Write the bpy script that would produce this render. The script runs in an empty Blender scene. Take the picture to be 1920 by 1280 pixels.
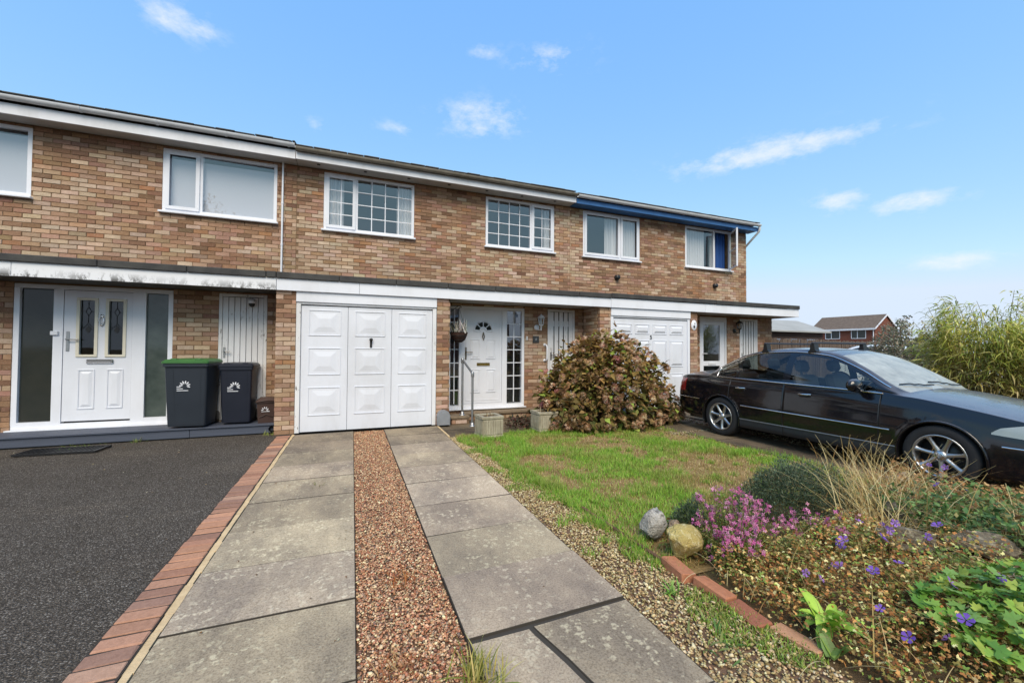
import bpy, math, random
import numpy as np
from mathutils import Vector, Matrix

R = math.radians
random.seed(7)
rng = np.random.default_rng(11)
scene = bpy.context.scene
COL = scene.collection

# ------------------------------------------------------------------ camera
CAM_H = 1.38
cr = Vector((0.9309, -0.3646, 0.0061))
cu = Vector((-0.0135, -0.0177, 0.9998))
cf = Vector((0.3644, 0.9310, 0.0212))
cam_data = bpy.data.cameras.new('camera')
cam_data.sensor_width = 36.0
cam_data.lens = 36.0 * 764.27 / 1920.0
cam_data.clip_start = 0.05
cam_data.clip_end = 3000
cam = bpy.data.objects.new('camera', cam_data)
COL.objects.link(cam)
cam.matrix_world = Matrix(((cr.x, cu.x, -cf.x, 0), (cr.y, cu.y, -cf.y, 0), (cr.z, cu.z, -cf.z, CAM_H), (0, 0, 0, 1)))
scene.camera = cam

# ------------------------------------------------------------------ world, sun, exposure
SUN_EL, SUN_AZ = 48.0, 195.0          # compass-like: azimuth the light comes from, clockwise from +Y
w = bpy.data.worlds.new('World')
scene.world = w
w.use_nodes = True
nt = w.node_tree
nt.nodes.clear()
def wn(t, **k):
    n = nt.nodes.new(t)
    for a, b in k.items(): setattr(n, a, b)
    return n
out = wn('ShaderNodeOutputWorld')
bg = wn('ShaderNodeBackground'); bg.inputs['Strength'].default_value = 0.15
sky = wn('ShaderNodeTexSky', sky_type='NISHITA', sun_disc=False)
sky.sun_elevation = R(SUN_EL); sky.sun_rotation = R(SUN_AZ)
sky.air_density = 0.9; sky.dust_density = 0.0; sky.ozone_density = 2.6; sky.altitude = 50
tc = wn('ShaderNodeTexCoord')
def wm(op, a, b=None, c=None):
    n = wn('ShaderNodeMath', operation=op)
    for i, x in enumerate((a, b, c)):
        if x is None: continue
        if isinstance(x, (int, float)): n.inputs[i].default_value = x
        else: nt.links.new(x, n.inputs[i])
    return n.outputs[0]
def wdot(vec):
    n = wn('ShaderNodeVectorMath', operation='DOT_PRODUCT')
    nt.links.new(tc.outputs['Generated'], n.inputs[0]); n.inputs[1].default_value = vec
    return n.outputs['Value']
# warped direction so that the wisps have ragged outlines
nz = wn('ShaderNodeTexNoise'); nz.inputs['Scale'].default_value = 21; nz.inputs['Detail'].default_value = 9; nz.inputs['Roughness'].default_value = 0.66
mp = wn('ShaderNodeMapping'); mp.inputs['Scale'].default_value = (0.9, 0.9, 1.9)
nt.links.new(tc.outputs['Generated'], mp.inputs['Vector']); nt.links.new(mp.outputs[0], nz.inputs['Vector'])
clouds = [((-0.2694, 0.8033, 0.5312), .052, .024, 1.0), ((0.3604, 0.7246, 0.5874), .09, .028, .62), ((0.254, 0.8298, 0.497), .09, .036, 1.0),
          ((0.7428, 0.5466, 0.3866), .17, .026, 1.05), ((0.8353, 0.4757, 0.2758), .052, .022, .95), ((0.8818, 0.3963, 0.2556), .062, .020, .95),
          ((0.9208, 0.3597, 0.1509), .062, .016, .8), ((0.2394, 0.7676, 0.5945), .04, .016, .6), ((-0.0759, 0.8909, 0.4478), .028, .013, .5),
          ((0.082, 0.8807, 0.4666), .045, .016, .55), ((0.8265, 0.4164, 0.3787), .032, .013, .55),
          ((-0.75, -0.45, 0.48), .16, .05, 1.0), ((0.35, -0.8, 0.48), .2, .05, 1.0), ((-0.9, 0.25, 0.36), .15, .04, 1.0), ((0.75, -0.55, 0.37), .14, .04, 1.0),
          ((-0.3, -0.75, 0.6), .2, .06, .9), ((0.1, -0.2, 0.97), .2, .1, .6)]
tot = None
for d, wd, hd, amp in clouds:
    d = Vector(d).normalized(); rr = Vector((d.y, -d.x, 0)).normalized(); uu = rr.cross(d)
    a = wm('DIVIDE', wdot(rr), wd); b = wm('DIVIDE', wdot(uu), hd)
    q = wm('ADD', wm('MULTIPLY', a, a), wm('MULTIPLY', b, b))
    g = wm('MULTIPLY', wm('EXPONENT', wm('MULTIPLY', q, -1.0)), amp)
    g = wm('MULTIPLY', g, wm('GREATER_THAN', wdot(d), 0.0))
    tot = g if tot is None else wm('MAXIMUM', tot, g)
cl = wm('ADD', wm('MULTIPLY', wm('SUBTRACT', nz.outputs['Fac'], 0.5), 3.3), wm('MULTIPLY', tot, 1.3))
cl = wm('MULTIPLY', wm('SUBTRACT', cl, 0.38), 0.85); nt.nodes[-1].use_clamp = True
ed_ = wm('MULTIPLY', tot, 1.6); nt.nodes[-1].use_clamp = True
cl2 = wm('MULTIPLY', wm('MULTIPLY', cl, ed_), 0.72)
# grade the Nishita colours channel by channel: lighter azure zenith, pale blue horizon
sep = wn('ShaderNodeSeparateColor'); nt.links.new(sky.outputs[0], sep.inputs[0]); comb = wn('ShaderNodeCombineColor')
for ch, (gam, k, mx) in zip(('Red', 'Green', 'Blue'), ((.70, .74, 1.80), (.42, 1.17, 2.10), (.05, 2.40, 2.50))):
    nt.links.new(wm('MINIMUM', wm('MULTIPLY', wm('POWER', sep.outputs[ch], gam), k), mx), comb.inputs[ch])
mixc = wn('ShaderNodeMix', data_type='RGBA')
nt.links.new(cl2, mixc.inputs[0]); nt.links.new(comb.outputs[0], mixc.inputs[6]); mixc.inputs[7].default_value = (2.3, 2.42, 2.55, 1)
nt.links.new(mixc.outputs[2], bg.inputs['Color']); nt.links.new(bg.outputs[0], out.inputs[0])

sd = bpy.data.lights.new('sun', 'SUN'); sd.energy = 1.5; sd.angle = R(40); sd.color = (1.0, 0.85, 0.66)
sun = bpy.data.objects.new('sun', sd); COL.objects.link(sun)
az, el = R(SUN_AZ), R(SUN_EL)
ldir = Vector((math.sin(az) * math.cos(el), math.cos(az) * math.cos(el), math.sin(el)))
sun.rotation_euler = ldir.to_track_quat('Z', 'Y').to_euler()
sun.location = ldir * 30

vs = scene.view_settings
vs.view_transform = 'Standard'; vs.look = 'None'; vs.gamma = 1.0; vs.use_curve_mapping = False
vs.exposure = 1.42
scene.render.engine = 'CYCLES'
scene.cycles.max_bounces = 8; scene.cycles.transparent_max_bounces = 12
scene.cycles.use_denoising = True
scene.cycles.caustics_reflective = False; scene.cycles.caustics_refractive = False

# ------------------------------------------------------------------ helpers
def s2l(c):
    c = np.asarray(c, float) / 255.0
    return tuple(np.where(c <= 0.04045, c / 12.92, ((c + 0.055) / 1.055) ** 2.4))
def L(r, g, b, k=1.0):
    x = s2l((r, g, b)); return (x[0] * k, x[1] * k, x[2] * k)

class MB:
    def __init__(self):
        self.v, self.f, self.m, self.s = [], [], [], []
        self.M = None
    def add(self, vs_, fs, mi=0, sm=False):
        b = len(self.v)
        if self.M is not None: vs_ = [tuple(self.M @ Vector(p)) for p in vs_]
        self.v.extend([tuple(p) for p in vs_])
        for f in fs:
            self.f.append(tuple(i + b for i in f)); self.m.append(mi); self.s.append(sm)
        return self
    def quad(self, a, b, c, d, mi=0): return self.add([a, b, c, d], [(0, 1, 2, 3)], mi)
    def box(self, x0, x1, y0, y1, z0, z1, c=0.0, mi=0):
        if c <= 0:
            vs_ = [(x, y, z) for x in (x0, x1) for y in (y0, y1) for z in (z0, z1)]
            return self.add(vs_, [(0, 1, 3, 2), (4, 6, 7, 5), (0, 4, 5, 1), (2, 3, 7, 6), (0, 2, 6, 4), (1, 5, 7, 3)], mi)
        c = min(c, .45 * (x1 - x0), .45 * (y1 - y0), .45 * (z1 - z0))
        vs_, fs = cbox((x0 + x1) / 2, (y0 + y1) / 2, (z0 + z1) / 2, (x1 - x0) / 2, (y1 - y0) / 2, (z1 - z0) / 2, c)
        return self.add(vs_, fs, mi)
    def frustum(self, x0, x1, z0, z1, y0, y1, ins, mi=0):
        """raised panel facing -Y: base at y0, top at y1 (< y0)"""
        a = [(x0, y0, z0), (x1, y0, z0), (x1, y0, z1), (x0, y0, z1)]
        b = [(x0 + ins, y1, z0 + ins), (x1 - ins, y1, z0 + ins), (x1 - ins, y1, z1 - ins), (x0 + ins, y1, z1 - ins)]
        return self.add(a + b, [(0, 1, 5, 4), (1, 2, 6, 5), (2, 3, 7, 6), (3, 0, 4, 7), (4, 5, 6, 7)], mi)
    def ring(self, x0, x1, z0, z1, y0, y1, t, mi=0):
        """rectangular frame (outer size x0..x1, z0..z1), bar width t"""
        c = min(.004, t * .2)
        self.box(x0, x1, y0, y1, z1 - t, z1, c, mi); self.box(x0, x1, y0, y1, z0, z0 + t, c, mi)
        self.box(x0, x0 + t, y0 + .0006, y1 - .0006, z0 + t, z1 - t, 0, mi); self.box(x1 - t, x1, y0 + .0006, y1 - .0006, z0 + t, z1 - t, 0, mi)
        return self
    def tube(self, pts, r, n=8, mi=0, caps=True):
        P = [Vector(p) for p in pts]; rs = r if isinstance(r, (list, tuple)) else [r] * len(P)
        vs_, fs = [], []
        t0 = (P[1] - P[0]).normalized(); nrm = t0.orthogonal().normalized()
        for i, p in enumerate(P):
            t = (P[min(i + 1, len(P) - 1)] - P[max(i - 1, 0)]).normalized()
            nrm = (nrm - t * nrm.dot(t)).normalized(); bi = t.cross(nrm)
            for k in range(n):
                a = 2 * math.pi * k / n
                vs_.append(p + (nrm * math.cos(a) + bi * math.sin(a)) * rs[i])
        for i in range(len(P) - 1):
            for k in range(n):
                fs.append((i * n + k, i * n + (k + 1) % n, (i + 1) * n + (k + 1) % n, (i + 1) * n + k))
        self.add(vs_, fs, mi, True)
        if caps:
            self.add([vs_[k] for k in range(n)], [tuple(reversed(range(n)))], mi)
            self.add([vs_[-n + k] for k in range(n)], [tuple(range(n))], mi)
        return self
    def lathe(self, prof, n=20, c=(0, 0, 0), axis='Z', mi=0, sm=True):
        vs_, fs = [], []
        for (r_, h) in prof:
            for k in range(n):
                a = 2 * math.pi * k / n; x, y = r_ * math.cos(a), r_ * math.sin(a)
                vs_.append({'Z': (c[0] + x, c[1] + y, c[2] + h), 'Y': (c[0] + x, c[1] + h, c[2] + y), 'X': (c[0] + h, c[1] + x, c[2] + y)}[axis])
        for i in range(len(prof) - 1):
            for k in range(n):
                fs.append((i * n + k, i * n + (k + 1) % n, (i + 1) * n + (k + 1) % n, (i + 1) * n + k))
        return self.add(vs_, fs, mi, sm)
    def prism(self, poly, a0, a1, axis='Z', mi=0):
        """extrude a 2-D polygon: axis Z -> (x,y), axis Y -> (x,z), axis X -> (y,z)"""
        n = len(poly)
        def P(p, a): return {'Z': (p[0], p[1], a), 'Y': (p[0], a, p[1]), 'X': (a, p[0], p[1])}[axis]
        vs_ = [P(p, a0) for p in poly] + [P(p, a1) for p in poly]
        fs = [(i, (i + 1) % n, n + (i + 1) % n, n + i) for i in range(n)] + [tuple(reversed(range(n))), tuple(range(n, 2 * n))]
        return self.add(vs_, fs, mi)
    def build(self, name, mats, parent=None):
        return link_mesh(name, self.v, self.f, mats, parent, self.m, self.s)

def cbox(cx, cy, cz, hx, hy, hz, c):
    h = (hx, hy, hz); vs_, idx = [], {}
    for sx in (-1, 1):
        for sy in (-1, 1):
            for sz in (-1, 1):
                s = (sx, sy, sz)
                for a in range(3):
                    p = [s[i] * (h[i] if i == a else h[i] - c) for i in range(3)]
                    idx[(s, a)] = len(vs_); vs_.append((cx + p[0], cy + p[1], cz + p[2]))
    fs = []
    for a in range(3):
        b, d = (a + 1) % 3, (a + 2) % 3
        for s in (-1, 1):
            q = []
            for (u, v) in ((-1, -1), (1, -1), (1, 1), (-1, 1)):
                k = [0, 0, 0]; k[a] = s; k[b] = u; k[d] = v; q.append(idx[(tuple(k), a)])
            fs.append(q if s > 0 else q[::-1])
        for sb in (-1, 1):
            for sd_ in (-1, 1):
                k0 = [0, 0, 0]; k0[a] = -1; k0[b] = sb; k0[d] = sd_
                k1 = list(k0); k1[a] = 1; k0, k1 = tuple(k0), tuple(k1)
                q = [idx[(k0, b)], idx[(k1, b)], idx[(k1, d)], idx[(k0, d)]]
                fs.append(q if sb * sd_ < 0 else q[::-1])
    for sx in (-1, 1):
        for sy in (-1, 1):
            for sz in (-1, 1):
                s = (sx, sy, sz); q = [idx[(s, 0)], idx[(s, 1)], idx[(s, 2)]]
                fs.append(q if sx * sy * sz > 0 else q[::-1])
    return vs_, [tuple(f) for f in fs]

ORIG = {}
def link_obj(o, parent):
    COL.objects.link(o)
    if parent is not None:
        o.parent = parent
        if parent.name in ORIG: o.matrix_parent_inverse = Matrix.Translation(-Vector(ORIG[parent.name]))
    return o
def link_mesh(name, v, f, mats, parent=None, mi=None, sm=None):
    me = bpy.data.meshes.new(name)
    me.from_pydata(v, [], f)
    for m_ in (mats if isinstance(mats, (list, tuple)) else [mats]): me.materials.append(m_)
    if mi is not None and any(mi): me.polygons.foreach_set('material_index', mi)
    if sm is not None and any(sm): me.polygons.foreach_set('use_smooth', sm)
    me.update()
    return link_obj(bpy.data.objects.new(name, me), parent)
def np_mesh(name, V, F, mats, parent=None, col=None, smooth=False):
    """V (n,3), F (m,k) one face size, col (n,3) vertex colours"""
    me = bpy.data.meshes.new(name); k = F.shape[1]
    me.vertices.add(len(V)); me.vertices.foreach_set('co', np.ascontiguousarray(V, np.float32).ravel())
    me.loops.add(F.size); me.loops.foreach_set('vertex_index', np.ascontiguousarray(F, np.int32).ravel())
    me.polygons.add(len(F)); me.polygons.foreach_set('loop_start', np.arange(0, F.size, k, dtype=np.int32))
    if smooth: me.polygons.foreach_set('use_smooth', np.ones(len(F), bool))
    for m_ in (mats if isinstance(mats, (list, tuple)) else [mats]): me.materials.append(m_)
    if col is not None:
        at = me.attributes.new('Col', 'FLOAT_COLOR', 'POINT')
        at.data.foreach_set('color', np.concatenate([col, np.ones((len(col), 1))], 1).astype(np.float32).ravel())
    me.update(calc_edges=True)
    return link_obj(bpy.data.objects.new(name, me), parent)
def thing(name, label, cat, loc=(0, 0, 0), group=None):
    o = bpy.data.objects.new(name, None); o.empty_display_size = .1; COL.objects.link(o)
    o.location = loc; ORIG[o.name] = loc
    return tag(o, label, cat, group)
def tag(o, label, cat, group=None, kind=None):
    o['label'] = label
    if cat: o['category'] = cat
    if group: o['group'] = group
    if kind: o['kind'] = kind
    return o
def structure(o, label=None):
    o['kind'] = 'structure'
    if label: o['label'] = label
    return o
def stuff(o, label=None, cat=None):
    o['kind'] = 'stuff'
    if label: o['label'] = label
    if cat: o['category'] = cat
    return o
def copy_tree(o, parent=None):
    c = o.copy(); COL.objects.link(c)
    if parent is not None: c.parent = parent
    for ch in list(o.children): copy_tree(ch, c)
    return c

def vnoise(x, y, sc, seed=0):
    """smooth 2-D value noise, arrays in, 0..1 out"""
    g = np.random.default_rng(seed).random((64, 64))
    x, y = np.asarray(x) * sc + 100.3, np.asarray(y) * sc + 100.7
    i, j = np.floor(x).astype(int), np.floor(y).astype(int); fx, fy = x - i, y - j
    fx, fy = fx * fx * (3 - 2 * fx), fy * fy * (3 - 2 * fy)
    a, b, c, d = g[i % 64, j % 64], g[(i + 1) % 64, j % 64], g[i % 64, (j + 1) % 64], g[(i + 1) % 64, (j + 1) % 64]
    return (a * (1 - fx) + b * fx) * (1 - fy) + (c * (1 - fx) + d * fx) * fy
def rots(yaw, pitch, roll):
    """(n,3,3): local +Y is the leaf's length; roll about Y, pitch raises Y, yaw about Z"""
    cy, sy, cp, sp, c, s = np.cos(yaw), np.sin(yaw), np.cos(pitch), np.sin(pitch), np.cos(roll), np.sin(roll)
    z, o = np.zeros_like(cy), np.ones_like(cy)
    def mm(l): return np.stack([np.stack(r_, -1) for r_ in l], -2)
    Rz = mm([[cy, -sy, z], [sy, cy, z], [z, z, o]]); Rx = mm([[o, z, z], [z, cp, -sp], [z, sp, cp]]); Ry = mm([[c, z, s], [z, o, z], [-s, z, c]])
    return Rz @ Rx @ Ry
def scatter(T, F, loc, rot, scale, col, jitter=0.0):
    """repeat template T (k,3), F (m,q) at n places -> V, F, C arrays; scale (n,) or (n,3)"""
    n, k = len(loc), len(T)
    sc = np.asarray(scale, float)
    if sc.ndim == 1: sc = np.repeat(sc[:, None], 3, 1)
    P = np.broadcast_to(T, (n, k, 3)) * sc[:, None, :]
    if jitter: P = P + rng.normal(0, jitter, (n, k, 3)) * sc[:, None, :]
    V = np.einsum('nij,nkj->nki', rot, P) + np.asarray(loc)[:, None, :]
    FF = (np.asarray(F)[None] + (np.arange(n) * k)[:, None, None]).reshape(-1, np.asarray(F).shape[1])
    C = np.repeat(np.asarray(col)[:, None, :], k, 1)
    return V.reshape(-1, 3), FF, C.reshape(-1, 3)
def joinA(parts):
    V, F, C, b = [], [], [], 0
    for v, f, c in parts:
        V.append(v); F.append(f + b); C.append(c); b += len(v)
    return np.concatenate(V), np.concatenate(F), np.concatenate(C)
def jit(c, n, amt=.12, hue=.04):
    c = np.asarray(c, float); k = 1 + rng.normal(0, amt, (n, 1)); h = 1 + rng.normal(0, hue, (n, 3))
    return np.clip(c[None] * k * h, .003, .95)
def pick(cols, n, wts=None, amt=.14):
    cols = np.asarray(cols, float); i = rng.choice(len(cols), n, p=None if wts is None else np.asarray(wts) / np.sum(wts))
    return np.clip(cols[i] * (1 + rng.normal(0, amt, (n, 1))) * (1 + rng.normal(0, .04, (n, 3))), .003, .95)

# ------------------------------------------------------------------ materials
class NT:
    def __init__(s, name):
        s.mat = bpy.data.materials.new(name); s.mat.use_nodes = True; s.t = s.mat.node_tree; s.t.nodes.clear()
        s.out = s.n('ShaderNodeOutputMaterial')
    def n(s, t, **k):
        x = s.t.nodes.new(t)
        for a, b in k.items(): setattr(x, a, b)
        return x
    def l(s, a, b): s.t.links.new(a, b)
    def pos(s):
        return s.n('ShaderNodeNewGeometry').outputs['Position']
    def noise(s, scale, detail=4, rough=.55, vec=None, stretch=None):
        x = s.n('ShaderNodeTexNoise'); x.inputs['Scale'].default_value = scale; x.inputs['Detail'].default_value = detail; x.inputs['Roughness'].default_value = rough
        v = vec if vec is not None else s.pos()
        if stretch:
            m_ = s.n('ShaderNodeMapping'); m_.inputs['Scale'].default_value = stretch; s.l(v, m_.inputs['Vector']); v = m_.outputs[0]
        s.l(v, x.inputs['Vector']); return x.outputs['Fac']
    def ramp(s, fac, stops):
        x = s.n('ShaderNodeValToRGB'); e = x.color_ramp.elements
        while len(e) < len(stops): e.new(.5)
        for k, (p, c) in zip(e, stops):
            k.position = p; k.color = (c, c, c, 1) if isinstance(c, (int, float)) else (*c[:3], 1)
        s.l(fac, x.inputs[0]); return x.outputs[0]
    def mix(s, fac, a, b, blend='MIX'):
        x = s.n('ShaderNodeMix', data_type='RGBA', blend_type=blend)
        for i, q in ((0, fac), (6, a), (7, b)):
            if isinstance(q, (int, float)): x.inputs[i].default_value = q
            elif isinstance(q, tuple): x.inputs[i].default_value = (*q[:3], 1)
            else: s.l(q, x.inputs[i])
        return x.outputs[2]
    def math(s, op, a, b=0.0, clamp=False):
        x = s.n('ShaderNodeMath', operation=op, use_clamp=clamp)
        for i, q in enumerate((a, b)):
            if isinstance(q, (int, float)): x.inputs[i].default_value = q
            else: s.l(q, x.inputs[i])
        return x.outputs[0]
    def bsdf(s, col, rough=.6, metal=0.0, spec=.5, coat=0.0, bump=None, bstr=.3, bdist=.01, trans=0.0, sub=0.0):
        p = s.n('ShaderNodeBsdfPrincipled')
        for k, q in (('Base Color', col), ('Roughness', rough), ('Metallic', metal), ('Specular IOR Level', spec), ('Coat Weight', coat)):
            if isinstance(q, (int, float)): p.inputs[k].default_value = q
            elif isinstance(q, tuple): p.inputs[k].default_value = (*q[:3], 1)
            else: s.l(q, p.inputs[k])
        p.inputs['Coat Roughness'].default_value = .04
        if bump is not None:
            b = s.n('ShaderNodeBump'); b.inputs['Strength'].default_value = bstr; b.inputs['Distance'].default_value = bdist
            s.l(bump, b.inputs['Height']); s.l(b.outputs[0], p.inputs['Normal'])
        sh = p.outputs[0]
        if trans > 0:
            t_ = s.n('ShaderNodeBsdfTranslucent')
            if isinstance(col, tuple): t_.inputs[0].default_value = (*col[:3], 1)
            else: s.l(col, t_.inputs[0])
            m_ = s.n('ShaderNodeMixShader'); m_.inputs[0].default_value = trans; s.l(sh, m_.inputs[1]); s.l(t_.outputs[0], m_.inputs[2]); sh = m_.outputs[0]
        s.l(sh, s.out.inputs[0]); return s.mat
def pm(name, col, rough=.6, metal=0.0, col2=None, vs_=6.0, amt=.5, bump=0.0, bs=60.0, spec=.5, coat=0.0, stretch=None, trans=0.0):
    t = NT(name)
    c = col
    if col2 is not None: c = t.mix(t.math('MULTIPLY', t.ramp(t.noise(vs_, 5, .6, stretch=stretch), [(.3, 0.0), (.7, 1.0)]), amt), col, col2)
    b = t.noise(bs, 3, .6, stretch=stretch) if bump else None
    return t.bsdf(c, rough, metal, spec, coat, b, bump, trans=trans)
def attr_mat(name, rough=.6, trans=0.25, spec=.3, vs_=40.0, amt=.35, bump=0.0):
    """colour comes from the mesh's own Col attribute"""
    t = NT(name); a = t.n('ShaderNodeAttribute'); a.attribute_name = 'Col'
    c = t.mix(t.math('MULTIPLY', t.noise(vs_, 3), amt), a.outputs['Color'], t.mix(1.0, a.outputs['Color'], (.45, .42, .38), 'MULTIPLY'))
    return t.bsdf(c, rough, 0, spec, 0, t.noise(vs_ * 3, 2) if bump else None, bump, trans=trans)
def brick_mat(name, from_attr):
    t = NT(name)
    if from_attr:
        a = t.n('ShaderNodeAttribute'); a.attribute_name = 'Col'; base = a.outputs['Color']
    else:
        base = t.n('ShaderNodeObjectInfo').outputs['Color']
    n1 = t.ramp(t.noise(26, 6, .7, stretch=(.6, 1, 1.6)), [(.35, 0.0), (.68, 1.0)])
    c = t.mix(t.math('MULTIPLY', n1, .55), base, t.mix(1.0, base, (.62, .54, .47), 'MULTIPLY'))
    n2 = t.ramp(t.noise(75, 3, .6), [(.6, 0.0), (.72, 1.0)])
    c = t.mix(t.math('MULTIPLY', n2, .35), c, L(210, 190, 165))
    n3 = t.ramp(t.noise(95, 2, .5), [(.27, 1.0), (.36, 0.0)])
    c = t.mix(t.math('MULTIPLY', n3, .6), c, L(62, 46, 36))
    n4 = t.ramp(t.noise(.9, 5, .62, stretch=(1.4, 1, .55)), [(.42, 0.0), (.66, 1.0)])
    c = t.mix(t.math('MULTIPLY', n4, .32), c, t.mix(1.0, c, (.58, .53, .48), 'MULTIPLY'))
    bm = t.math('ADD', t.noise(60, 5, .7), t.math('MULTIPLY', t.noise(200, 2), .4))
    return t.bsdf(c, .88, 0, .25, 0, bm, .55, .006)
def white_mat(name, col, dirt=.25, rough=.35, flake=0.0):
    t = NT(name)
    d = t.ramp(t.noise(2.2, 6, .65, stretch=(1, 1, .35)), [(.45, 0.0), (.8, 1.0)])
    c = t.mix(t.math('MULTIPLY', d, dirt), col, L(150, 146, 136))
    if flake:
        f = t.ramp(t.noise(16, 5, .7, stretch=(1, 1, .3)), [(.60, 0.0), (.63, 1.0)])
        c = t.mix(t.math('MULTIPLY', f, flake), c, L(96, 88, 80))
    return t.bsdf(c, rough, 0, .4, 0, t.noise(9, 3), .03, .02)
def glass_mat(name, tint=(.82, .86, .88), ior=1.75, rough=0.0):
    t = NT(name)
    tr = t.n('ShaderNodeBsdfTransparent'); tr.inputs[0].default_value = (*tint, 1)
    gl = t.n('ShaderNodeBsdfGlossy'); gl.inputs['Roughness'].default_value = rough; gl.inputs['Color'].default_value = (.95, .97, 1, 1)
    m_ = t.n('ShaderNodeMixShader'); t.l(schlick(t, ((ior - 1) / (ior + 1)) ** 2), m_.inputs[0]); t.l(tr.outputs[0], m_.inputs[1]); t.l(gl.outputs[0], m_.inputs[2])
    t.l(m_.outputs[0], t.out.inputs[0]); return t.mat
def schlick(t, f0):
    """reflectance of a thin pane, the same from both sides"""
    g_ = t.n('ShaderNodeNewGeometry'); d = t.n('ShaderNodeVectorMath', operation='DOT_PRODUCT'); t.l(g_.outputs['Normal'], d.inputs[0]); t.l(g_.outputs['Incoming'], d.inputs[1])
    c = t.math('SUBTRACT', 1.0, t.math('ABSOLUTE', d.outputs['Value']), True)
    return t.math('ADD', t.math('MULTIPLY', t.math('POWER', c, 5.0), 1 - f0), f0, True)

M = {}
M['brick'] = brick_mat('brick_face', False)
M['brick_far'] = brick_mat('brick_face_joined', True)
M['mortar'] = pm('mortar', L(140, 116, 92), .95, col2=L(96, 76, 60), vs_=7, amt=.8, bump=.5, bs=160, spec=.1)
M['pvc'] = white_mat('white_plastic', (.76, .79, .86), .22, .3)
M['pvc_old'] = white_mat('aged_white_plastic', (.72, .74, .79), .35, .4)
M['paint_flaky'] = white_mat('flaking_white_paint', (.74, .75, .77), .45, .55, flake=.9)
M['paint_gate'] = white_mat('weathered_white_paint', (.74, .75, .78), .35, .5, flake=.35)
M['door_white'] = white_mat('white_door', (.73, .76, .83), .2, .35)
M['garage_white'] = white_mat('white_garage_door', (.70, .73, .80), .28, .4)
M['cream'] = pm('cream_plastic', L(216, 211, 194), .4)
M['glass'] = glass_mat('window_glass', (.88, .90, .92), 2.3)
M['glass_dark'] = glass_mat('dark_glass', (.5, .54, .52), 1.6)
M['room'] = pm('room_dark', (.30, .31, .33), .9)
M['room_light'] = pm('room_pale', (.33, .34, .36), .9)
M['blind'] = pm('pale_blind', (.66, .67, .72), .8)
M['curtain'] = pm('net_curtain', (.80, .80, .80), .9, col2=(.52, .53, .55), vs_=18, amt=.8, stretch=(1, 1, .02))
M['curtain_blue'] = pm('blue_curtain', (.02, .09, .33), .8)
M['obscure'] = pm('obscured_glass_grey_green', (.04, .058, .055), .06, col2=(.10, .125, .115), vs_=3, amt=.8, bump=.02, bs=6, spec=.5)
M['obscure_dark'] = pm('obscured_glass_dark', (.022, .027, .025), .06, col2=(.045, .047, .04), vs_=2, amt=.7, bump=.02, bs=6, spec=.4)
M['black'] = pm('black_plastic', (.012, .012, .013), .4)
M['felt'] = pm('black_roof_edge', (.028, .028, .03), .8, col2=(.07, .07, .065), vs_=5, amt=.8, bump=.4, bs=90)
M['tile'] = pm('roof_tile', (.035, .033, .032), .8, col2=(.09, .085, .07), vs_=9, amt=.7, bump=.4, bs=40)
M['tile_grey'] = pm('weathered_roof_tile', L(112, 104, 96, .8), .85, col2=L(70, 64, 58, .8), vs_=9, amt=.7, bump=.4, bs=40)
M['gutter_grey'] = pm('grey_gutter', L(142, 136, 124, .9), .5, col2=L(90, 84, 72), vs_=6, amt=.7)
M['gutter_white'] = pm('white_gutter', (.66, .69, .73), .35, col2=(.42, .43, .44), vs_=5, amt=.5)
M['soffit'] = pm('soffit_board', (.52, .51, .50), .6, col2=(.38, .37, .36), vs_=3, amt=.6)
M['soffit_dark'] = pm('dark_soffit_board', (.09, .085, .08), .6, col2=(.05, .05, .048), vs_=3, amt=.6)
M['blue_paint'] = pm('blue_paint', L(62, 118, 182, .85), .45, col2=L(44, 92, 150, .85), vs_=4, amt=.6)
M['chrome'] = pm('chrome', (.75, .75, .76), .12, 1.0)
M['steel'] = pm('galvanised_steel', (.42, .43, .44), .42, .85, col2=(.28, .29, .30), vs_=14, amt=.6)
M['brass'] = pm('brass', (.55, .40, .13), .25, 1.0)
M['bronze'] = pm('dark_handle_metal', (.22, .19, .15), .35, .9)
M['deck'] = pm('grey_deck_board', L(92, 100, 118, .75), .6, col2=L(60, 66, 80, .75), vs_=4, amt=.8, bump=.25, bs=40, stretch=(.08, 1, 1))
M['terracotta'] = pm('stone_slab', L(150, 132, 108, .8), .9, col2=L(100, 86, 70, .8), vs_=9, amt=.8, bump=.4, bs=60)

# ------------------------------------------------------------------ ground
t = NT('soil_ground')
gcol = t.ramp(t.noise(1.3, 8, .7), [(.3, L(92, 76, 58, .8)), (.5, L(128, 108, 80, .8)), (.7, L(96, 98, 60, .8))])
gcol = t.mix(t.math('MULTIPLY', t.noise(40, 4, .7), .6), gcol, L(70, 58, 44, .8))
M['soil'] = t.bsdf(gcol, .95, 0, .1, 0, t.math('ADD', t.noise(25, 6, .7), t.noise(90, 3)), .7, .02)
t = NT('asphalt')
vo = t.n('ShaderNodeTexVoronoi'); vo.inputs['Scale'].default_value = 125; t.l(t.pos(), vo.inputs['Vector'])
sc_ = t.n('ShaderNodeSeparateColor'); t.l(vo.outputs['Color'], sc_.inputs[0])
n2 = t.noise(1.1, 6, .65); big = t.ramp(n2, [(.35, 0.0), (.7, 1.0)])
ac = t.ramp(sc_.outputs[0], [(.0, (.088, .074, .060)), (.5, (.150, .128, .106)), (.80, (.225, .194, .164)), (.95, (.34, .30, .26)), (1.0, (.50, .46, .40))])
ac = t.mix(t.math('MULTIPLY', t.ramp(vo.outputs['Distance'], [(.25, 0.0), (.6, 1.0)]), .75), ac, (.030, .025, .020))
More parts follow.
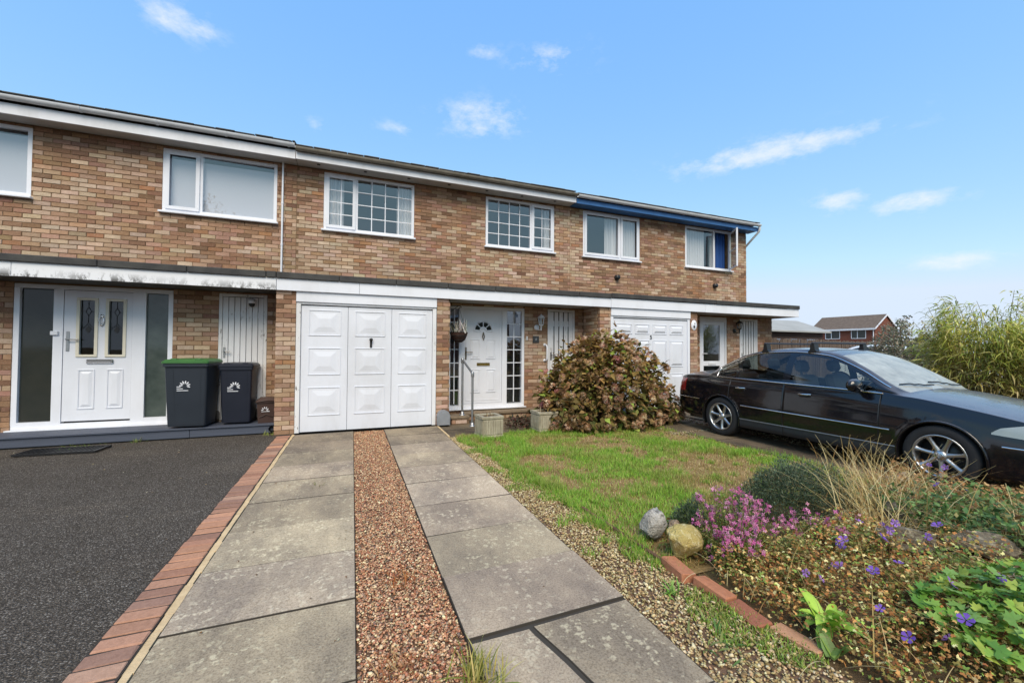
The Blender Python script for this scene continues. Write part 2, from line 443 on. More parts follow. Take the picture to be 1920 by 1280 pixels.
ac = t.mix(t.math('MULTIPLY', big, .5), ac, t.mix(1.0, ac, (.62, .60, .58), 'MULTIPLY'))
st_ = t.ramp(t.noise(.55, 5, .6, stretch=(1, 2.2, 1)), [(.52, 0.0), (.66, 1.0)])
ac = t.mix(t.math('MULTIPLY', t.ramp(t.noise(3.5, 5, .7), [(.58, 0.0), (.70, 1.0)]), .35), ac, (.10, .085, .065))
ac = t.mix(t.math('MULTIPLY', st_, .30), ac, t.mix(1.0, ac, (1.7, 1.65, 1.55), 'MULTIPLY'))
M['asphalt'] = t.bsdf(ac, .92, 0, .12, 0, t.math('MULTIPLY', vo.outputs['Distance'], -1.0), .8, .01)
def concrete(name, light, dark, lichen, lich_amt):
    t = NT(name)
    vec = t.pos()
    tint = t.n('ShaderNodeObjectInfo').outputs['Color']
    a = t.ramp(t.noise(1.5, 6, .65, stretch=(1.2, .6, 1)), [(.38, 0.0), (.60, 1.0)])
    c = t.mix(a, light, dark)
    c = t.mix(t.math('MULTIPLY', t.ramp(t.noise(95, 4, .7), [(.38, 1.0), (.54, 0.0)]), .65), c, t.mix(1.0, c, (.45, .43, .4), 'MULTIPLY'))
    vo = t.n('ShaderNodeTexVoronoi'); vo.inputs['Scale'].default_value = 21; vo.inputs['Randomness'].default_value = 1.0
    wv = t.n('ShaderNodeVectorMath', operation='ADD')
    ns = t.n('ShaderNodeTexNoise'); ns.inputs['Scale'].default_value = 26; ns.inputs['Detail'].default_value = 4; t.l(vec, ns.inputs['Vector'])
    sc = t.n('ShaderNodeVectorMath', operation='SCALE'); sc.inputs['Scale'].default_value = .09; t.l(ns.outputs['Color'], sc.inputs[0])
    t.l(vec, wv.inputs[0]); t.l(sc.outputs[0], wv.inputs[1]); t.l(wv.outputs[0], vo.inputs['Vector'])
    l1 = t.ramp(vo.outputs['Distance'], [(.26, 1.0), (.40, 0.0)])
    l2 = t.ramp(t.noise(2.6, 4, .6), [(.40, 0.0), (.56, 1.0)])
    l3 = t.ramp(t.noise(55, 3, .6), [(.36, 0.0), (.55, 1.0)])
    c = t.mix(t.math('MULTIPLY', t.math('MULTIPLY', t.math('MULTIPLY', l1, l2), l3), lich_amt), c, lichen)
    sp = t.ramp(t.noise(70, 2, .5), [(.68, 0.0), (.74, 1.0)])
    c = t.mix(t.math('MULTIPLY', sp, .6), c, L(196, 190, 172, .85))
    c = t.mix(1.0, c, tint, 'MULTIPLY')
    return t.bsdf(c, .9, 0, .2, 0, t.math('ADD', t.noise(120, 4, .7), t.math('MULTIPLY', l1, .4)), .5, .006)
M['slab'] = concrete('paving_slab_concrete', L(192, 175, 150), L(150, 137, 121), L(214, 202, 174), .75)
M['slab_dark'] = concrete('dark_concrete', L(140, 124, 102, .9), L(100, 90, 76, .8), L(140, 132, 112, .8), .5)
M['paver'] = None
t = NT('red_block_paver')
pc = t.n('ShaderNodeObjectInfo').outputs['Color']
pc = t.mix(t.math('MULTIPLY', t.ramp(t.noise(45, 5, .7), [(.35, 0.0), (.7, 1.0)]), .55), pc, t.mix(1.0, pc, (.55, .52, .5), 'MULTIPLY'))
M['paver'] = t.bsdf(pc, .9, 0, .2, 0, t.noise(150, 4, .7), .5, .005)
M['joint_dark'] = pm('dark_joint', (.045, .038, .030), .95)
M['sandjoint'] = pm('sandy_mortar', L(216, 190, 148), .95, col2=L(176, 150, 112), vs_=12, amt=.7, bump=.4, bs=90)
M['gravelbed'] = pm('gravel_bed', L(136, 106, 82, .8), .95, col2=L(96, 74, 58, .8), vs_=30, amt=.8, bump=.6, bs=120)

def sheet(name, poly, z, mat):
    return structure(MB().add([(x, y, z) for x, y in poly], [tuple(range(len(poly)))]).build(name, mat))
# one big ground sheet to the horizon with a raised rockery mound, near part subdivided
def mound(x, y):
    x, y = np.asarray(x, float), np.asarray(y, float)
    h = .20 * np.exp(-(((x - 3.9) / 1.1) ** 2 + ((y - 1.15) / .9) ** 2)) + .10 * np.exp(-(((x - 2.9) / .7) ** 2 + ((y - 1.7) / .7) ** 2))
    return h * np.clip((x - 2.02) / .35, 0, 1)
gx = np.concatenate([[-1500, -300, -60, -20], np.linspace(-8, 1.9, 12), np.linspace(1.95, 6.0, 82), [8, 12, 20, 60, 300, 1500]])
gy = np.concatenate([[-1500, -300, -60, -20, -6], np.linspace(-2, 4, 100), [6, 8, 12, 20, 60, 300, 1500]])
GX, GY = np.meshgrid(gx, gy, indexing='ij')
GZ = mound(GX, GY) - .035 + .012 * (vnoise(GX, GY, 3.0, 3) - .5) * ((GX > 1.9) & (GX < 6.0)) - .02 * (GX > 5.25)
V = np.stack([GX, GY, GZ], -1).reshape(-1, 3); nx_, ny_ = len(gx), len(gy)
I = np.arange(nx_ * ny_).reshape(nx_, ny_)
F = np.stack([I[:-1, :-1], I[1:, :-1], I[1:, 1:], I[:-1, 1:]], -1).reshape(-1, 4)
structure(np_mesh('ground', V, F, M['soil'], smooth=True), 'bare brown soil under the front gardens')

# asphalt drive of the house on the left
sheet('asphalt_drive', [(-9, -12), (-1.085, -12), (-1.085, 7.5), (-1.2, 7.62), (-9, 7.62)], 0.0, M['asphalt'])['label'] = 'dark grey asphalt drive beside the red block edging'
road = sheet('road', [(-60, -24), (60, -24), (60, -12.2), (-60, -12.2)], -.02, M['asphalt'])
# block paver edging
edge = structure(MB().box(-1.09, -.885, -2, 7.42, -.06, .0085).build('block_edging', pm('paver_joint', (.035, .028, .022), .95)), 'row of red block pavers edging the asphalt drive')
pv = [MB().add(*cbox(0, 0, 0, .096, .0455, .03, .004)).build('paver', M['paver'], edge)]
for k in range(3):
    vs_, fs = cbox(0, 0, 0, .096, .0455, .03, .004 + .001 * k)
    vs_ = [(x + random.uniform(-.0025, .0025), y + random.uniform(-.0025, .0025), z + random.uniform(-.001, .001)) for x, y, z in vs_]
    pv.append(MB().add(vs_, fs).build('paver', M['paver'], edge))
cols = [L(182, 138, 114), L(170, 126, 104), L(160, 122, 104), L(190, 142, 114), L(154, 120, 104), L(178, 142, 120)]
y = -1.2; k = 0
while y < 7.36:
    o = pv[k] if k < 4 else pv[k % 4].copy()
    if k >= 4: COL.objects.link(o); o.parent = edge
    o.location = (-.987 + random.uniform(-.003, .003), y, -.017 + random.uniform(-.003, .003)); o.rotation_euler = (random.uniform(-.02, .02), random.uniform(-.02, .02), random.uniform(-.014, .014))
    c = random.choice(cols); g = random.uniform(.86, 1.08); o.color = (c[0] * g, c[1] * g, c[2] * g, 1)
    y += .1045; k += 1
mb = MB()
for i in range(60):
    a, b = -1 + i * .14, -1 + (i + 1) * .14
    x0, x1 = -.884 + random.uniform(-.004, .004), -.846 + random.uniform(-.005, .004)
    mb.box(x0, x1, a, b, -.05, .004 + random.uniform(-.002, .002))
structure(mb.build('mortar_joint', M['sandjoint']), 'sandy mortar joint beside the block pavers')

# concrete slab drive of the middle house, two tracks with a gravel strip between
drive = structure(MB().prism([(-.845, -.09), (1.44, -.09), (1.44, -.004), (.53, -.004), (.53, -.06), (.03, -.06), (.03, -.004), (-.845, -.004)], -2.5, 7.42, 'Y').build('concrete_drive', M['joint_dark']), 'two tracks of concrete slabs leading to the white garage')
def slab(poly, z1, parent, mat, tint=1.0, th=.055, name='paving_slab'):
    c = .0025
    n_ = len(poly); cx = sum(p[0] for p in poly) / n_; cy = sum(p[1] for p in poly) / n_
    def ins(p): d = Vector((cx - p[0], cy - p[1])).normalized() * c * 1.4; return (p[0] + d.x, p[1] + d.y)
    top = [ins(p) for p in poly]
    tz = [z1 + random.uniform(-.002, .002) for _ in poly]
    vs_ = [(*p, z1 - th) for p in poly] + [(*p, q - c) for p, q in zip(poly, tz)] + [(*p, q) for p, q in zip(top, tz)]
    fs = [(i, (i + 1) % n_, n_ + (i + 1) % n_, n_ + i) for i in range(n_)] + [(n_ + i, n_ + (i + 1) % n_, 2 * n_ + (i + 1) % n_, 2 * n_ + i) for i in range(n_)] + [tuple(range(2 * n_, 3 * n_))]
    mb_ = MB(); mb_.add(vs_, fs[:-1], 1); mb_.f.append(fs[-1]); mb_.m.append(0); mb_.s.append(False); o = mb_.build(name, [mat, M['joint_dark']], parent); o.color = (tint, tint * random.uniform(.97, 1.0), tint * random.uniform(.93, 1.0), 1)
    return o
SJ = [7.36, 6.72, 6.11, 5.46, 4.85, 4.24, 3.63, 3.03, 2.44, 1.84, 1.24, .64, .04, -.56, -1.16]
tl = [.62, .66, .74, .98, .92, .9, 1.14, 1.02, .9, .92, .96, 1, 1, 1]
for i in range(len(SJ) - 1):
    g = .003; a, b = SJ[i + 1] + g, SJ[i] - g; j = random.uniform(-.006, .006)
    slab([(-.842, a), (.034, a + j), (.034, b + j), (-.842, b)], 0.004 + random.uniform(-.002, .002), drive, M['slab'], tl[i])
SJ2 = [7.36, 6.75, 6.13, 5.53, 4.92, 4.30, 3.655, 3.05, 2.465, 1.90, 1.28, .68, .08, -.52, -1.1]
tr_ = [.64, .70, 1.0, 1.0, 1.05, 1.1, 1.0, .93, .88, .86, .9, 1, 1, 1]
for i in range(len(SJ2) - 1):
    g = .0035; a, b = SJ2[i + 1] + g, SJ2[i] - g; j = .02 + random.uniform(-.008, .008)
    if i == 9:      # broken slab with an open joint above it
        b -= .016
        slab([(.54, a), (.98, a + .01), (.93, a + .18), (.90, a + .34), (.845, b - .05), (.835, b), (.54, b)], 0.000, drive, M['slab'], .9)
        slab([(1.0, a + .012), (1.43, a + .02), (1.432, b + .02), (.862, b + .004), (.872, b - .05), (.922, a + .345), (.952, a + .185)], .003, drive, M['slab'], .84)
        continue
    slab([(.526, a), (1.432, a + j), (1.432, b + j), (.526, b)], 0.004 + random.uniform(-.003, .003) + (.008 if i == 8 else 0), drive, M['slab'], tr_[i])

# gravel: real stones
ICO = np.array([(0, 0, -1), (.7236, -.5257, -.4472), (-.2764, -.8506, -.4472), (-.8944, 0, -.4472), (-.2764, .8506, -.4472), (.7236, .5257, -.4472),
                (.2764, -.8506, .4472), (-.7236, -.5257, .4472), (-.7236, .5257, .4472), (.2764, .8506, .4472), (.8944, 0, .4472), (0, 0, 1)])
ICF = np.array([(0, 1, 2), (1, 0, 5), (0, 2, 3), (0, 3, 4), (0, 4, 5), (1, 5, 10), (2, 1, 6), (3, 2, 7), (4, 3, 8), (5, 4, 9), (1, 10, 6), (2, 6, 7), (3, 7, 8), (4, 8, 9), (5, 9, 10), (6, 10, 11), (7, 6, 11), (8, 7, 11), (9, 8, 11), (10, 9, 11)])
def gravel(name, xy, z, size, cols, wts, label, parent=None):
    n_ = len(xy)
    loc = np.column_stack([xy, z + rng.uniform(-.006, .010, n_)])
    rot = rots(rng.uniform(0, 6.28, n_), rng.uniform(-.6, .6, n_), rng.uniform(-.6, .6, n_))
    sc = np.exp(rng.normal(math.log(size), .28, (n_, 1))) * np.column_stack([rng.uniform(.75, 1.25, n_), rng.uniform(.75, 1.25, n_), rng.uniform(.35, .6, n_)])
    V, F, C = scatter(ICO, ICF, loc, rot, sc, pick(cols, n_, wts), .13)
    return stuff(np_mesh(name, V, F, M['stone_attr'], parent, C), label, 'gravel')
M['stone_attr'] = attr_mat('gravel_stone', .85, 0.0, .25, 90, .5, .3)
sheet('gravel_bed', [(.03, -2), (.53, -2), (.53, 7.37), (.03, 7.37)], -.022, M['gravelbed'])['label'] = 'bed under the reddish gravel strip'
red = [L(164, 114, 90), L(140, 90, 70), L(184, 144, 116), L(116, 82, 70), L(200, 172, 142), L(150, 124, 104), L(104, 86, 78)]
n_ = 36000; yy = .7 + 6.65 * rng.random(n_) ** 1.25; xx = rng.uniform(.042, .518, n_)
gravel('red_gravel', np.column_stack([xx, yy]), -.010, .0060, np.array(red) * np.array([1.5, 1.6, 1.5]), [5, 3, 5, 1.5, 3, 3, 1], 'reddish brown gravel strip between the two slab tracks')
pale = [L(198, 186, 152), L(176, 162, 128), L(216, 208, 186), L(150, 132, 100), L(124, 104, 78), L(186, 160, 130)]
m_ = 2400; yy = .7 + 1.0 * rng.random(m_); xx = rng.uniform(.05, .51, m_)
gravel('pale_gravel', np.column_stack([xx, yy]), -.004, .0068, np.array(pale) * np.array([1.05, .98, .8]), [3, 3, 1, 2, 2, 2], 'paler yellowish gravel at the near end of the strip')
# ragged gravel path between slabs and lawn
def path_right(y): return np.interp(y, [.3, 1.5, 2.0, 3.0, 3.9, 5.7, 6.4], [2.0, 1.97, 1.9, 1.88, 1.80, 1.68, 1.58])
pts = []
while len(pts) < 17000:
    yq = .5 + 5.9 * rng.random() ** 1.2; xr = max(1.47, path_right(yq) + rng.normal(0, .05))
    xq = rng.uniform(1.445, xr)
    pts.append((xq, yq))
gravel('path_gravel', np.array(pts), -.014, .0068, np.array(pale) * np.array([1.08, 1.0, .82]), [4, 4, 3, 2, 2, 2], 'pale yellowish gravel path between slabs and lawn')
sheet('gravel_path', [(1.435, -1), (2.0, -1), (2.0, 1.5), (1.93, 2.0), (1.9, 3.0), (1.82, 3.9), (1.7, 5.7), (1.6, 6.4), (1.435, 6.4)], -.022, M['gravelbed'])['label'] = 'earthy bed under the pale gravel path'

# dark concrete apron by the front door of the middle house
apron = structure(MB().box(1.44, 5.2, 6.42, 8.12, -.08, -.052).build('porch_path', M['gravelbed']), 'dark concrete path below the front door')
for xa, xb in ((1.47, 2.36), (2.365, 3.26), (3.265, 4.2)):
    for ya, yb in ((6.36, 6.98), (6.985, 7.6), (7.605, 8.08)):
        slab([(xa, ya), (xb, ya), (xb, yb), (xa, yb)], -.008 + random.uniform(-.003, .003), apron, M['slab_dark'], random.uniform(.7, .95))
structure(MB().box(1.438, 1.468, 6.45, 7.35, -.06, .010, .004).build('edging_kerb', M['sandjoint']), 'thin pale kerb beside the door path')

# drive under the parked car, turned a little
def dr(u, v):
    a = R(1.2); return (5.26 + u * math.cos(a) + v * math.sin(a), 7.38 + u * math.sin(a) - v * math.cos(a))
def dz(v): return 0.0
cdrive = structure(MB().add([(*dr(-.05, 0), -.03), (*dr(2.3, 0), -.03), (*dr(2.3, 2), -.03), (*dr(-.05, 2), -.03), (*dr(2.3, 12), -.03), (*dr(-.05, 12), -.03)], [(0, 1, 2, 3), (3, 2, 4, 5)]).build('car_drive', M['gravelbed']), 'concrete slab drive under the parked car')
for u0, u1 in ((-.02, .88), (1.36, 2.26)):
    v = .02
    while v < 11:
        h = .6; gap = .16 if abs(v - 1.22) < .1 else .005
        slab([dr(u0, v + h), dr(u1, v + h), dr(u1, v), dr(u0, v)], -.006 + dz(v + .3) + random.uniform(-.003, .003), cdrive, M['slab_dark'], random.uniform(.85, 1.1))
        v += h + gap
gp = np.array([dr(u, v) for u, v in zip(rng.uniform(.9, 1.34, 1800), 11 * rng.random(1800))] + [dr(u, v) for u, v in zip(rng.uniform(-.3, .9, 700), rng.uniform(1.83, 2.0, 700))]
              + [dr(u, v) for u, v in zip(rng.normal(-.10, .04, 700), rng.uniform(1.0, 6, 700))])
gravel('drive_gravel', gp, -.022, .013, np.array(pale) * .75, [3, 3, 1, 3, 3, 2], 'loose gravel in the gaps of the car drive')

# ------------------------------------------------------------------ the terrace
YW, YP, YG = 8.9, 8.1, 7.44       # upper wall, porch wall, garage front
PAL = [(L(216, 192, 162), 2.8), (L(200, 168, 134), 4), (L(184, 148, 112), 4.2), (L(168, 128, 94), 3.2), (L(188, 148, 124), 2.2), (L(150, 112, 84), 2.2), (L(122, 90, 68), 1.1), (L(180, 126, 82), 1.0), (L(166, 122, 102), 1.8)]
PALM = np.array(L(180, 140, 102)); PALC = [(np.array(c) * .72 + PALM * .28) * np.array([.90, .92, 1.02]) for c, _ in PAL]; PALW = np.array([w_ for _, w_ in PAL]); PALW /= PALW.sum()
BLUM = np.array([c.mean() for c in PALC]); BLUM = (BLUM - BLUM.mean()) / BLUM.std()
def bcol(loc=(0, 0, 0)):
    """brick colour; kilns of paler and browner bricks come in loose groups over the wall"""
    u, z = loc[0] + loc[1], loc[2]
    tone = float(vnoise(np.array([u]), np.array([z * 1.6]), .55, 15)[0] * .65 + vnoise(np.array([u]), np.array([z * 2.0]), 1.7, 16)[0] * .35) - .5
    wt = PALW * np.exp(BLUM * tone * 3.2); wt /= wt.sum()
    c = PALC[rng.choice(len(PALC), p=wt)] * (1 + rng.normal(0, .09)); c = c * .88 + c.mean() * .12
    return np.clip(c * (1 + rng.normal(0, .03, 3)), .02, .85)
BMESH = []
def brick_variants():
    for k in range(8):
        vs_, fs = cbox(0, 0, 0, .1075, .045, .0325, .004)
        vs_ = [(x + random.uniform(-.0016, .0016), y + random.uniform(-.001, .001), z + random.uniform(-.0018, .0018)) for x, y, z in vs_]
        me = bpy.data.meshes.new('brick'); me.from_pydata(vs_, [], fs); me.materials.append(M['brick']); BMESH.append((me, vs_, fs))
brick_variants()
def cells(u0, u1, z0, z1, holes=(), ph=0.0):
    res = []
    k0, k1 = math.floor(z0 / .075), math.ceil(z1 / .075)
    for k in range(k0, k1):
        za, zb = k * .075 + .005, (k + 1) * .075 - .005
        za, zb = max(za, z0 + .002), min(zb, z1 - .002)
        if zb - za < .018: continue
        off = ph + (.1125 if k % 2 else 0)
        j = math.floor((u0 - off) / .225)
        while True:
            a, b = off + j * .225 + .005, off + (j + 1) * .225 - .005; j += 1
            if a > u1: break
            a, b = max(a, u0 + .002), min(b, u1 - .002)
            if b - a < .03: continue
            segs = [(a, b, za, zb)]
            for (ha, hb, hza, hzb) in holes:
                ns = []
                for (p, q, r_, s_) in segs:
                    if q <= ha or p >= hb or s_ <= hza or r_ >= hzb: ns.append((p, q, r_, s_)); continue
                    if p < ha - .03: ns.append((p, ha - .003, r_, s_))
                    if q > hb + .03: ns.append((hb + .003, q, r_, s_))
                    pa, pb = max(p, ha), min(q, hb)
                    if s_ > hzb + .015 and pb - pa > .03: ns.append((pa, pb, hzb + .002, s_))
                    if r_ < hza - .015 and pb - pa > .03: ns.append((pa, pb, r_, hza - .002))
                segs = ns
            res += segs
    return res
def place(face, at, c, pop=None):
    """-> (location, half sizes, rotation) of one brick on a wall facing 'face' (front -Y, left -X, right +X)"""
    ua, ub, za, zb = c; pr = random.uniform(-.0025, .0025) if pop is None else pop
    u, z = (ua + ub) / 2, (za + zb) / 2
    if face == 'front': return (u, at + .045 + pr, z), 0.0, (ub - ua, zb - za)
    if face == 'left': return (at + .045 + pr, u, z), math.pi / 2, (ub - ua, zb - za)
    return (at - .045 + pr, u, z), math.pi / 2, (ub - ua, zb - za)
def brickwork(jobs, seen_limit, hidden_jobs=()):
    """jobs: (face, at, cells, wall). The bricks that show largest become parts, the rest one joined part for each wall."""
    allb = []
    for face, at, cs, wall in jobs:
        for c in cs:
            loc, rz, (lw, lh) = place(face, at, c); d = Vector(loc) - Vector((0, 0, CAM_H)); dep = d.dot(cf)
            px, py = d.dot(cr) / dep, d.dot(cu) / dep
            ok = dep > .5 and abs(px) < 1.22 and abs(py) < .8
            allb.append((lw * lh / dep ** 2 if ok else 0, loc, rz, lw, lh, wall))
    allb.sort(key=lambda q: -q[0])
    for (s_, loc, rz, lw, lh, wall) in allb[:seen_limit]:
        me, _, _ = random.choice(BMESH)
        o = bpy.data.objects.new('brick', me); COL.objects.link(o); o.parent = wall
        o.location = loc; o.rotation_euler = (random.uniform(-.012, .012), random.uniform(-.006, .006), rz + random.uniform(-.006, .006)); o.scale = (lw / .215, 1, lh / .065)
        c = bcol(loc); o.color = (*c, 1)
    restall = allb[seen_limit:]
    for face, at, cs, wall in hidden_jobs:
        for c in cs:
            loc, rz, (lw, lh) = place(face, at, c); restall.append((0, loc, rz, lw, lh, wall))
    T = np.array(BMESH[0][1]); fq, ft = [f for f in BMESH[0][2] if len(f) == 4], [f for f in BMESH[0][2] if len(f) == 3]
    for wall in {q[5].name: q[5] for q in restall}.values():
        rest = [q for q in restall if q[5] is wall]
        loc = np.array([q[1] for q in rest]); rz = np.array([q[2] for q in rest])
        sc = np.array([(q[3] / .215, 1, q[4] / .065) for q in rest]); col = np.array([bcol(q[1]) for q in rest])
        z = np.zeros(len(rest)); rot = rots(rz + rng.normal(0, .004, len(rest)), rng.normal(0, .006, len(rest)), z)
        Vv, Fq, C = scatter(T, fq, loc, rot, sc, col, .0010)
        Ftri = (np.array(ft)[None] + (np.arange(len(rest)) * len(T))[:, None, None]).reshape(-1, 3)
        me = bpy.data.meshes.new('brick_courses')
        me.from_pydata(Vv.tolist(), [], Fq.tolist() + Ftri.tolist()); me.materials.append(M['brick_far'])
        at_ = me.attributes.new('Col', 'FLOAT_COLOR', 'POINT'); at_.data.foreach_set('color', np.concatenate([C, np.ones((len(C), 1))], 1).astype(np.float32).ravel())
        o = link_obj(bpy.data.objects.new('brick_courses', me), wall); o['kind'] = 'stuff'
def wall_face(mb, x0, x1, z0, z1, y, holes, depth=.22):
    xs = sorted({x0, x1, *[h[0] for h in holes], *[h[1] for h in holes]}); zs = sorted({z0, z1, *[h[2] for h in holes], *[h[3] for h in holes]})
    xs = [x for x in xs if x0 <= x <= x1]; zs = [z for z in zs if z0 <= z <= z1]
    for a, b in zip(xs, xs[1:]):
        for c, d in zip(zs, zs[1:]):
            m1, m2 = (a + b) / 2, (c + d) / 2
            if any(h[0] < m1 < h[1] and h[2] < m2 < h[3] for h in holes): continue
            mb.quad((a, y, c), (b, y, c), (b, y, d), (a, y, d))
    for (a, b, c, d) in holes:
        mb.quad((a, y, c), (a, y + depth, c), (a, y + depth, d), (a, y, d)); mb.quad((b, y + depth, c), (b, y, c), (b, y, d), (b, y + depth, d))
        mb.quad((a, y, d), (a, y + depth, d), (b, y + depth, d), (b, y, d)); mb.quad((a, y + depth, c), (a, y, c), (b, y, c), (b, y + depth, c))
def room(parent, x0, x1, z0, z1, y0, y1, mat):
    mb = MB(); e = .02
    x0, x1, z0, z1 = x0 - e, x1 + e, z0 - e, z1 + e
    X0, X1, Z0, Z1 = x0 - .3, x1 + .3, z0 - .6, z1 + .05
    mb.quad((X0, y1, Z0), (X1, y1, Z0), (X1, y1, Z1), (X0, y1, Z1)); mb.quad((X0, y0, Z0), (X0, y1, Z0), (X0, y1, Z1), (X0, y0, Z1)); mb.quad((X1, y0, Z0), (X1, y1, Z0), (X1, y1, Z1), (X1, y0, Z1))
    mb.quad((X0, y0, Z1), (X1, y0, Z1), (X1, y1, Z1), (X0, y1, Z1)); mb.quad((X0, y0, Z0), (X1, y0, Z0), (X1, y1, Z0), (X0, y1, Z0))
    wall_face(mb, X0, X1, Z0, Z1, y0, [(x0, x1, z0, z1)], 0.001)
    return mb.build('room_interior', mat, parent)
def bars(parent, x0, x1, z0, z1, nx, nz, y):
    """glazing bars and one pane for each cell"""
    for i in range(1, nx):
        x = x0 + (x1 - x0) * i / nx; MB().box(x - .010, x + .010, y - .012, y - .003, z0, z1, .002).build('glazing_bar', M['pvc'], parent)
    for k in range(1, nz):
        z = z0 + (z1 - z0) * k / nz; MB().box(x0, x1, y - .0112, y - .0035, z - .010, z + .010, .002).build('glazing_bar', M['pvc'], parent)
    for i in range(nx):
        for k in range(nz):
            pane(parent, x0 + (x1 - x0) * i / nx, x0 + (x1 - x0) * (i + 1) / nx, z0 + (z1 - z0) * k / nz, z0 + (z1 - z0) * (k + 1) / nz, y)
def pane(parent, xa, xb, za, zb, y, mat=None, tilt=.014):
    d = [random.uniform(-1, 1) * tilt * (xb - xa) for _ in range(3)]
    return MB().add([(xa, y + d[0], za), (xb, y + d[1], za), (xb, y + d[1] + d[2], zb), (xa, y + d[0] + d[2], zb)], [(0, 1, 2, 3)]).build('pane', mat or M['glass'], parent)
def curtain(parent, x0, x1, z0, z1, y, mat, folds=7, amp=.03, name='curtain'):
    n_ = folds * 8; V = []
    for i in range(n_ + 1):
        u = i / n_; yy = y + amp * math.sin(u * folds * 6.283 + .6 * math.sin(u * 9)); x = x0 + (x1 - x0) * u
        V += [(x, yy, z0), (x, yy * 1.0, z1)]
    return MB().add(V, [(2 * i, 2 * i + 2, 2 * i + 3, 2 * i + 1) for i in range(n_)], 0, True).build(name, mat, parent)
def window(house, x0, x1, z0, z1, Y, lights, roommat=None, label=None):
    mb = MB(); y0, y1 = Y + .005, Y + .07; t_ = .055
    mb.ring(x0, x1, z0, z1, y0, y1, t_)
    for l in lights[:-1]: mb.box(l['x1'] - .028, l['x1'] + .028, y0 + .001, y1, z0 + t_, z1 - t_)
    win = mb.build('window', M['pvc'], house)
    if label: win['label'] = label
    MB().box(x0 - .04, x1 + .03, Y - .065, Y + .06, z0 - .038, z0 - .001, .006).build('sill', M['pvc'], win)
    for i, l in enumerate(lights):
        a = x0 + t_ if i == 0 else l['x0'] + .028; b = x1 - t_ if i == len(lights) - 1 else l['x1'] - .028
        c, d = z0 + t_, z1 - t_
        if l.get('open'): continue
        if l.get('casement'):
            o = l.get('over', .012)
            MB().ring(a - o, b + o, c - o, d + o, Y - .018, Y + .0045, .058).build('casement', M['pvc'], win); a, b, c, d = a - o + .05, b + o - .05, c - o + .05, d + o - .05
        bars(win, a, b, c, d, l.get('nx', 1), l.get('nz', 1), Y + .03)
    room(win, x0, x1, z0, z1, Y + .07, Y + 1.6, roommat or M['room'])
    return win

# --- geometry shared by the three houses
H1, H2, H3 = (-7.4, -1.05), (-1.05, 5.02), (5.02, 11.12)
SOF = 4.97
W0 = (-6.62, -4.86, 3.80, 4.92); W1 = (-3.16, -1.39, 3.80, 4.92)
W2 = (-.57, 1.20, 3.77, 4.92); W3 = (2.82, 4.58, 3.77, 4.92)
W4 = (5.40, 7.15, 3.77, 4.94); W5 = (8.73, 10.50, 3.77, 4.94)
h1 = thing('terraced_house', 'brick terraced house with double-panel white door, plain panes and grey deck, house at far left', 'house', (-4.2, 8.9, 0), 'brick terraced houses in one row')
h2 = thing('terraced_house', 'brick terraced house with small-paned windows and white three-column panelled garage door, middle of the row', 'house', (2, 8.9, 0), 'brick terraced houses in one row')
h3 = thing('terraced_house', 'brick end-of-terrace house with blue fascia under the roof and one window swung open', 'house', (8, 8.9, 0), 'brick terraced houses in one row')

def shell(house, xr, wins, porch_x, porch_holes, piers, end=False):
    x0, x1 = xr; mb = MB()
    wall_face(mb, x0, x1, 2.3, SOF, YW + .008, wins)
    if end: mb.quad((11.112, YW + .008, 0), (11.112, 16.5, 0), (11.112, 16.5, SOF), (11.112, YW + .008, SOF))
    wl = mb.build('wall', M['mortar'], house)
    mb = MB(); wall_face(mb, porch_x[0], porch_x[1], 0, 2.40, YP + .008, porch_holes)
    if end: mb.quad((11.112, YP + .008, 0), (11.112, YW, 0), (11.112, YW, 2.4), (11.112, YP + .008, 2.4))
    pw = mb.build('porch_wall', M['mortar'], house)
    jobs = [('front', YW, cells(x0 + .001, x1 - .001, 2.62, SOF, wins), wl), ('front', YP, cells(porch_x[0], porch_x[1], 0.0, 2.34, porch_holes, .06), pw)]
    hid = []
    if end: hid += [('right', 11.12, cells(YP + .1, YW + .1, 0, 2.34), pw), ('right', 11.12, cells(YW + .1, 16.4, 0, SOF - .05), wl)]
    for (a, b, inner) in piers:            # brick pier of a garage: front face, side faces going back
        pr = MB().box(a + .008, b - .008, YG + .008, YP + .4, -.03, 2.34).build('pier', M['mortar'], house)
        jobs.append(('front', YG, cells(a, b, 0.0, 2.32, (), a), pr))
        for side in inner: (jobs if side == 'left' and a > 0 else hid).append((side, a if side == 'left' else b, cells(YG + .09, YP, 0.0, 2.32, (), .02), pr))
    brickwork(jobs, 298, hid)
# left house
P1H = [(-4.57, -2.70, .17, 2.31), (-2.08, -1.38, .17, 2.30)]
wall1 = shell(h1, H1, [W0, W1], (-7.4, -1.151), P1H, [])
P2H = [(1.78, 3.46, .16, 2.28), (4.02, 4.70, 0, 2.29)]
wall2 = shell(h2, H2, [W2, W3], (1.66, 4.93), P2H, [(-1.15, -.86, ['left']), (1.43, 1.68, ['right'])])
P3H = [(8.43, 9.38, .06, 2.29), (9.86, 10.54, .02, 2.27)]
wall3 = shell(h3, H3, [W4, W5], (7.65, 11.12), P3H, [(4.93, 5.21, ['left']), (7.44, 7.67, ['right'])], True)

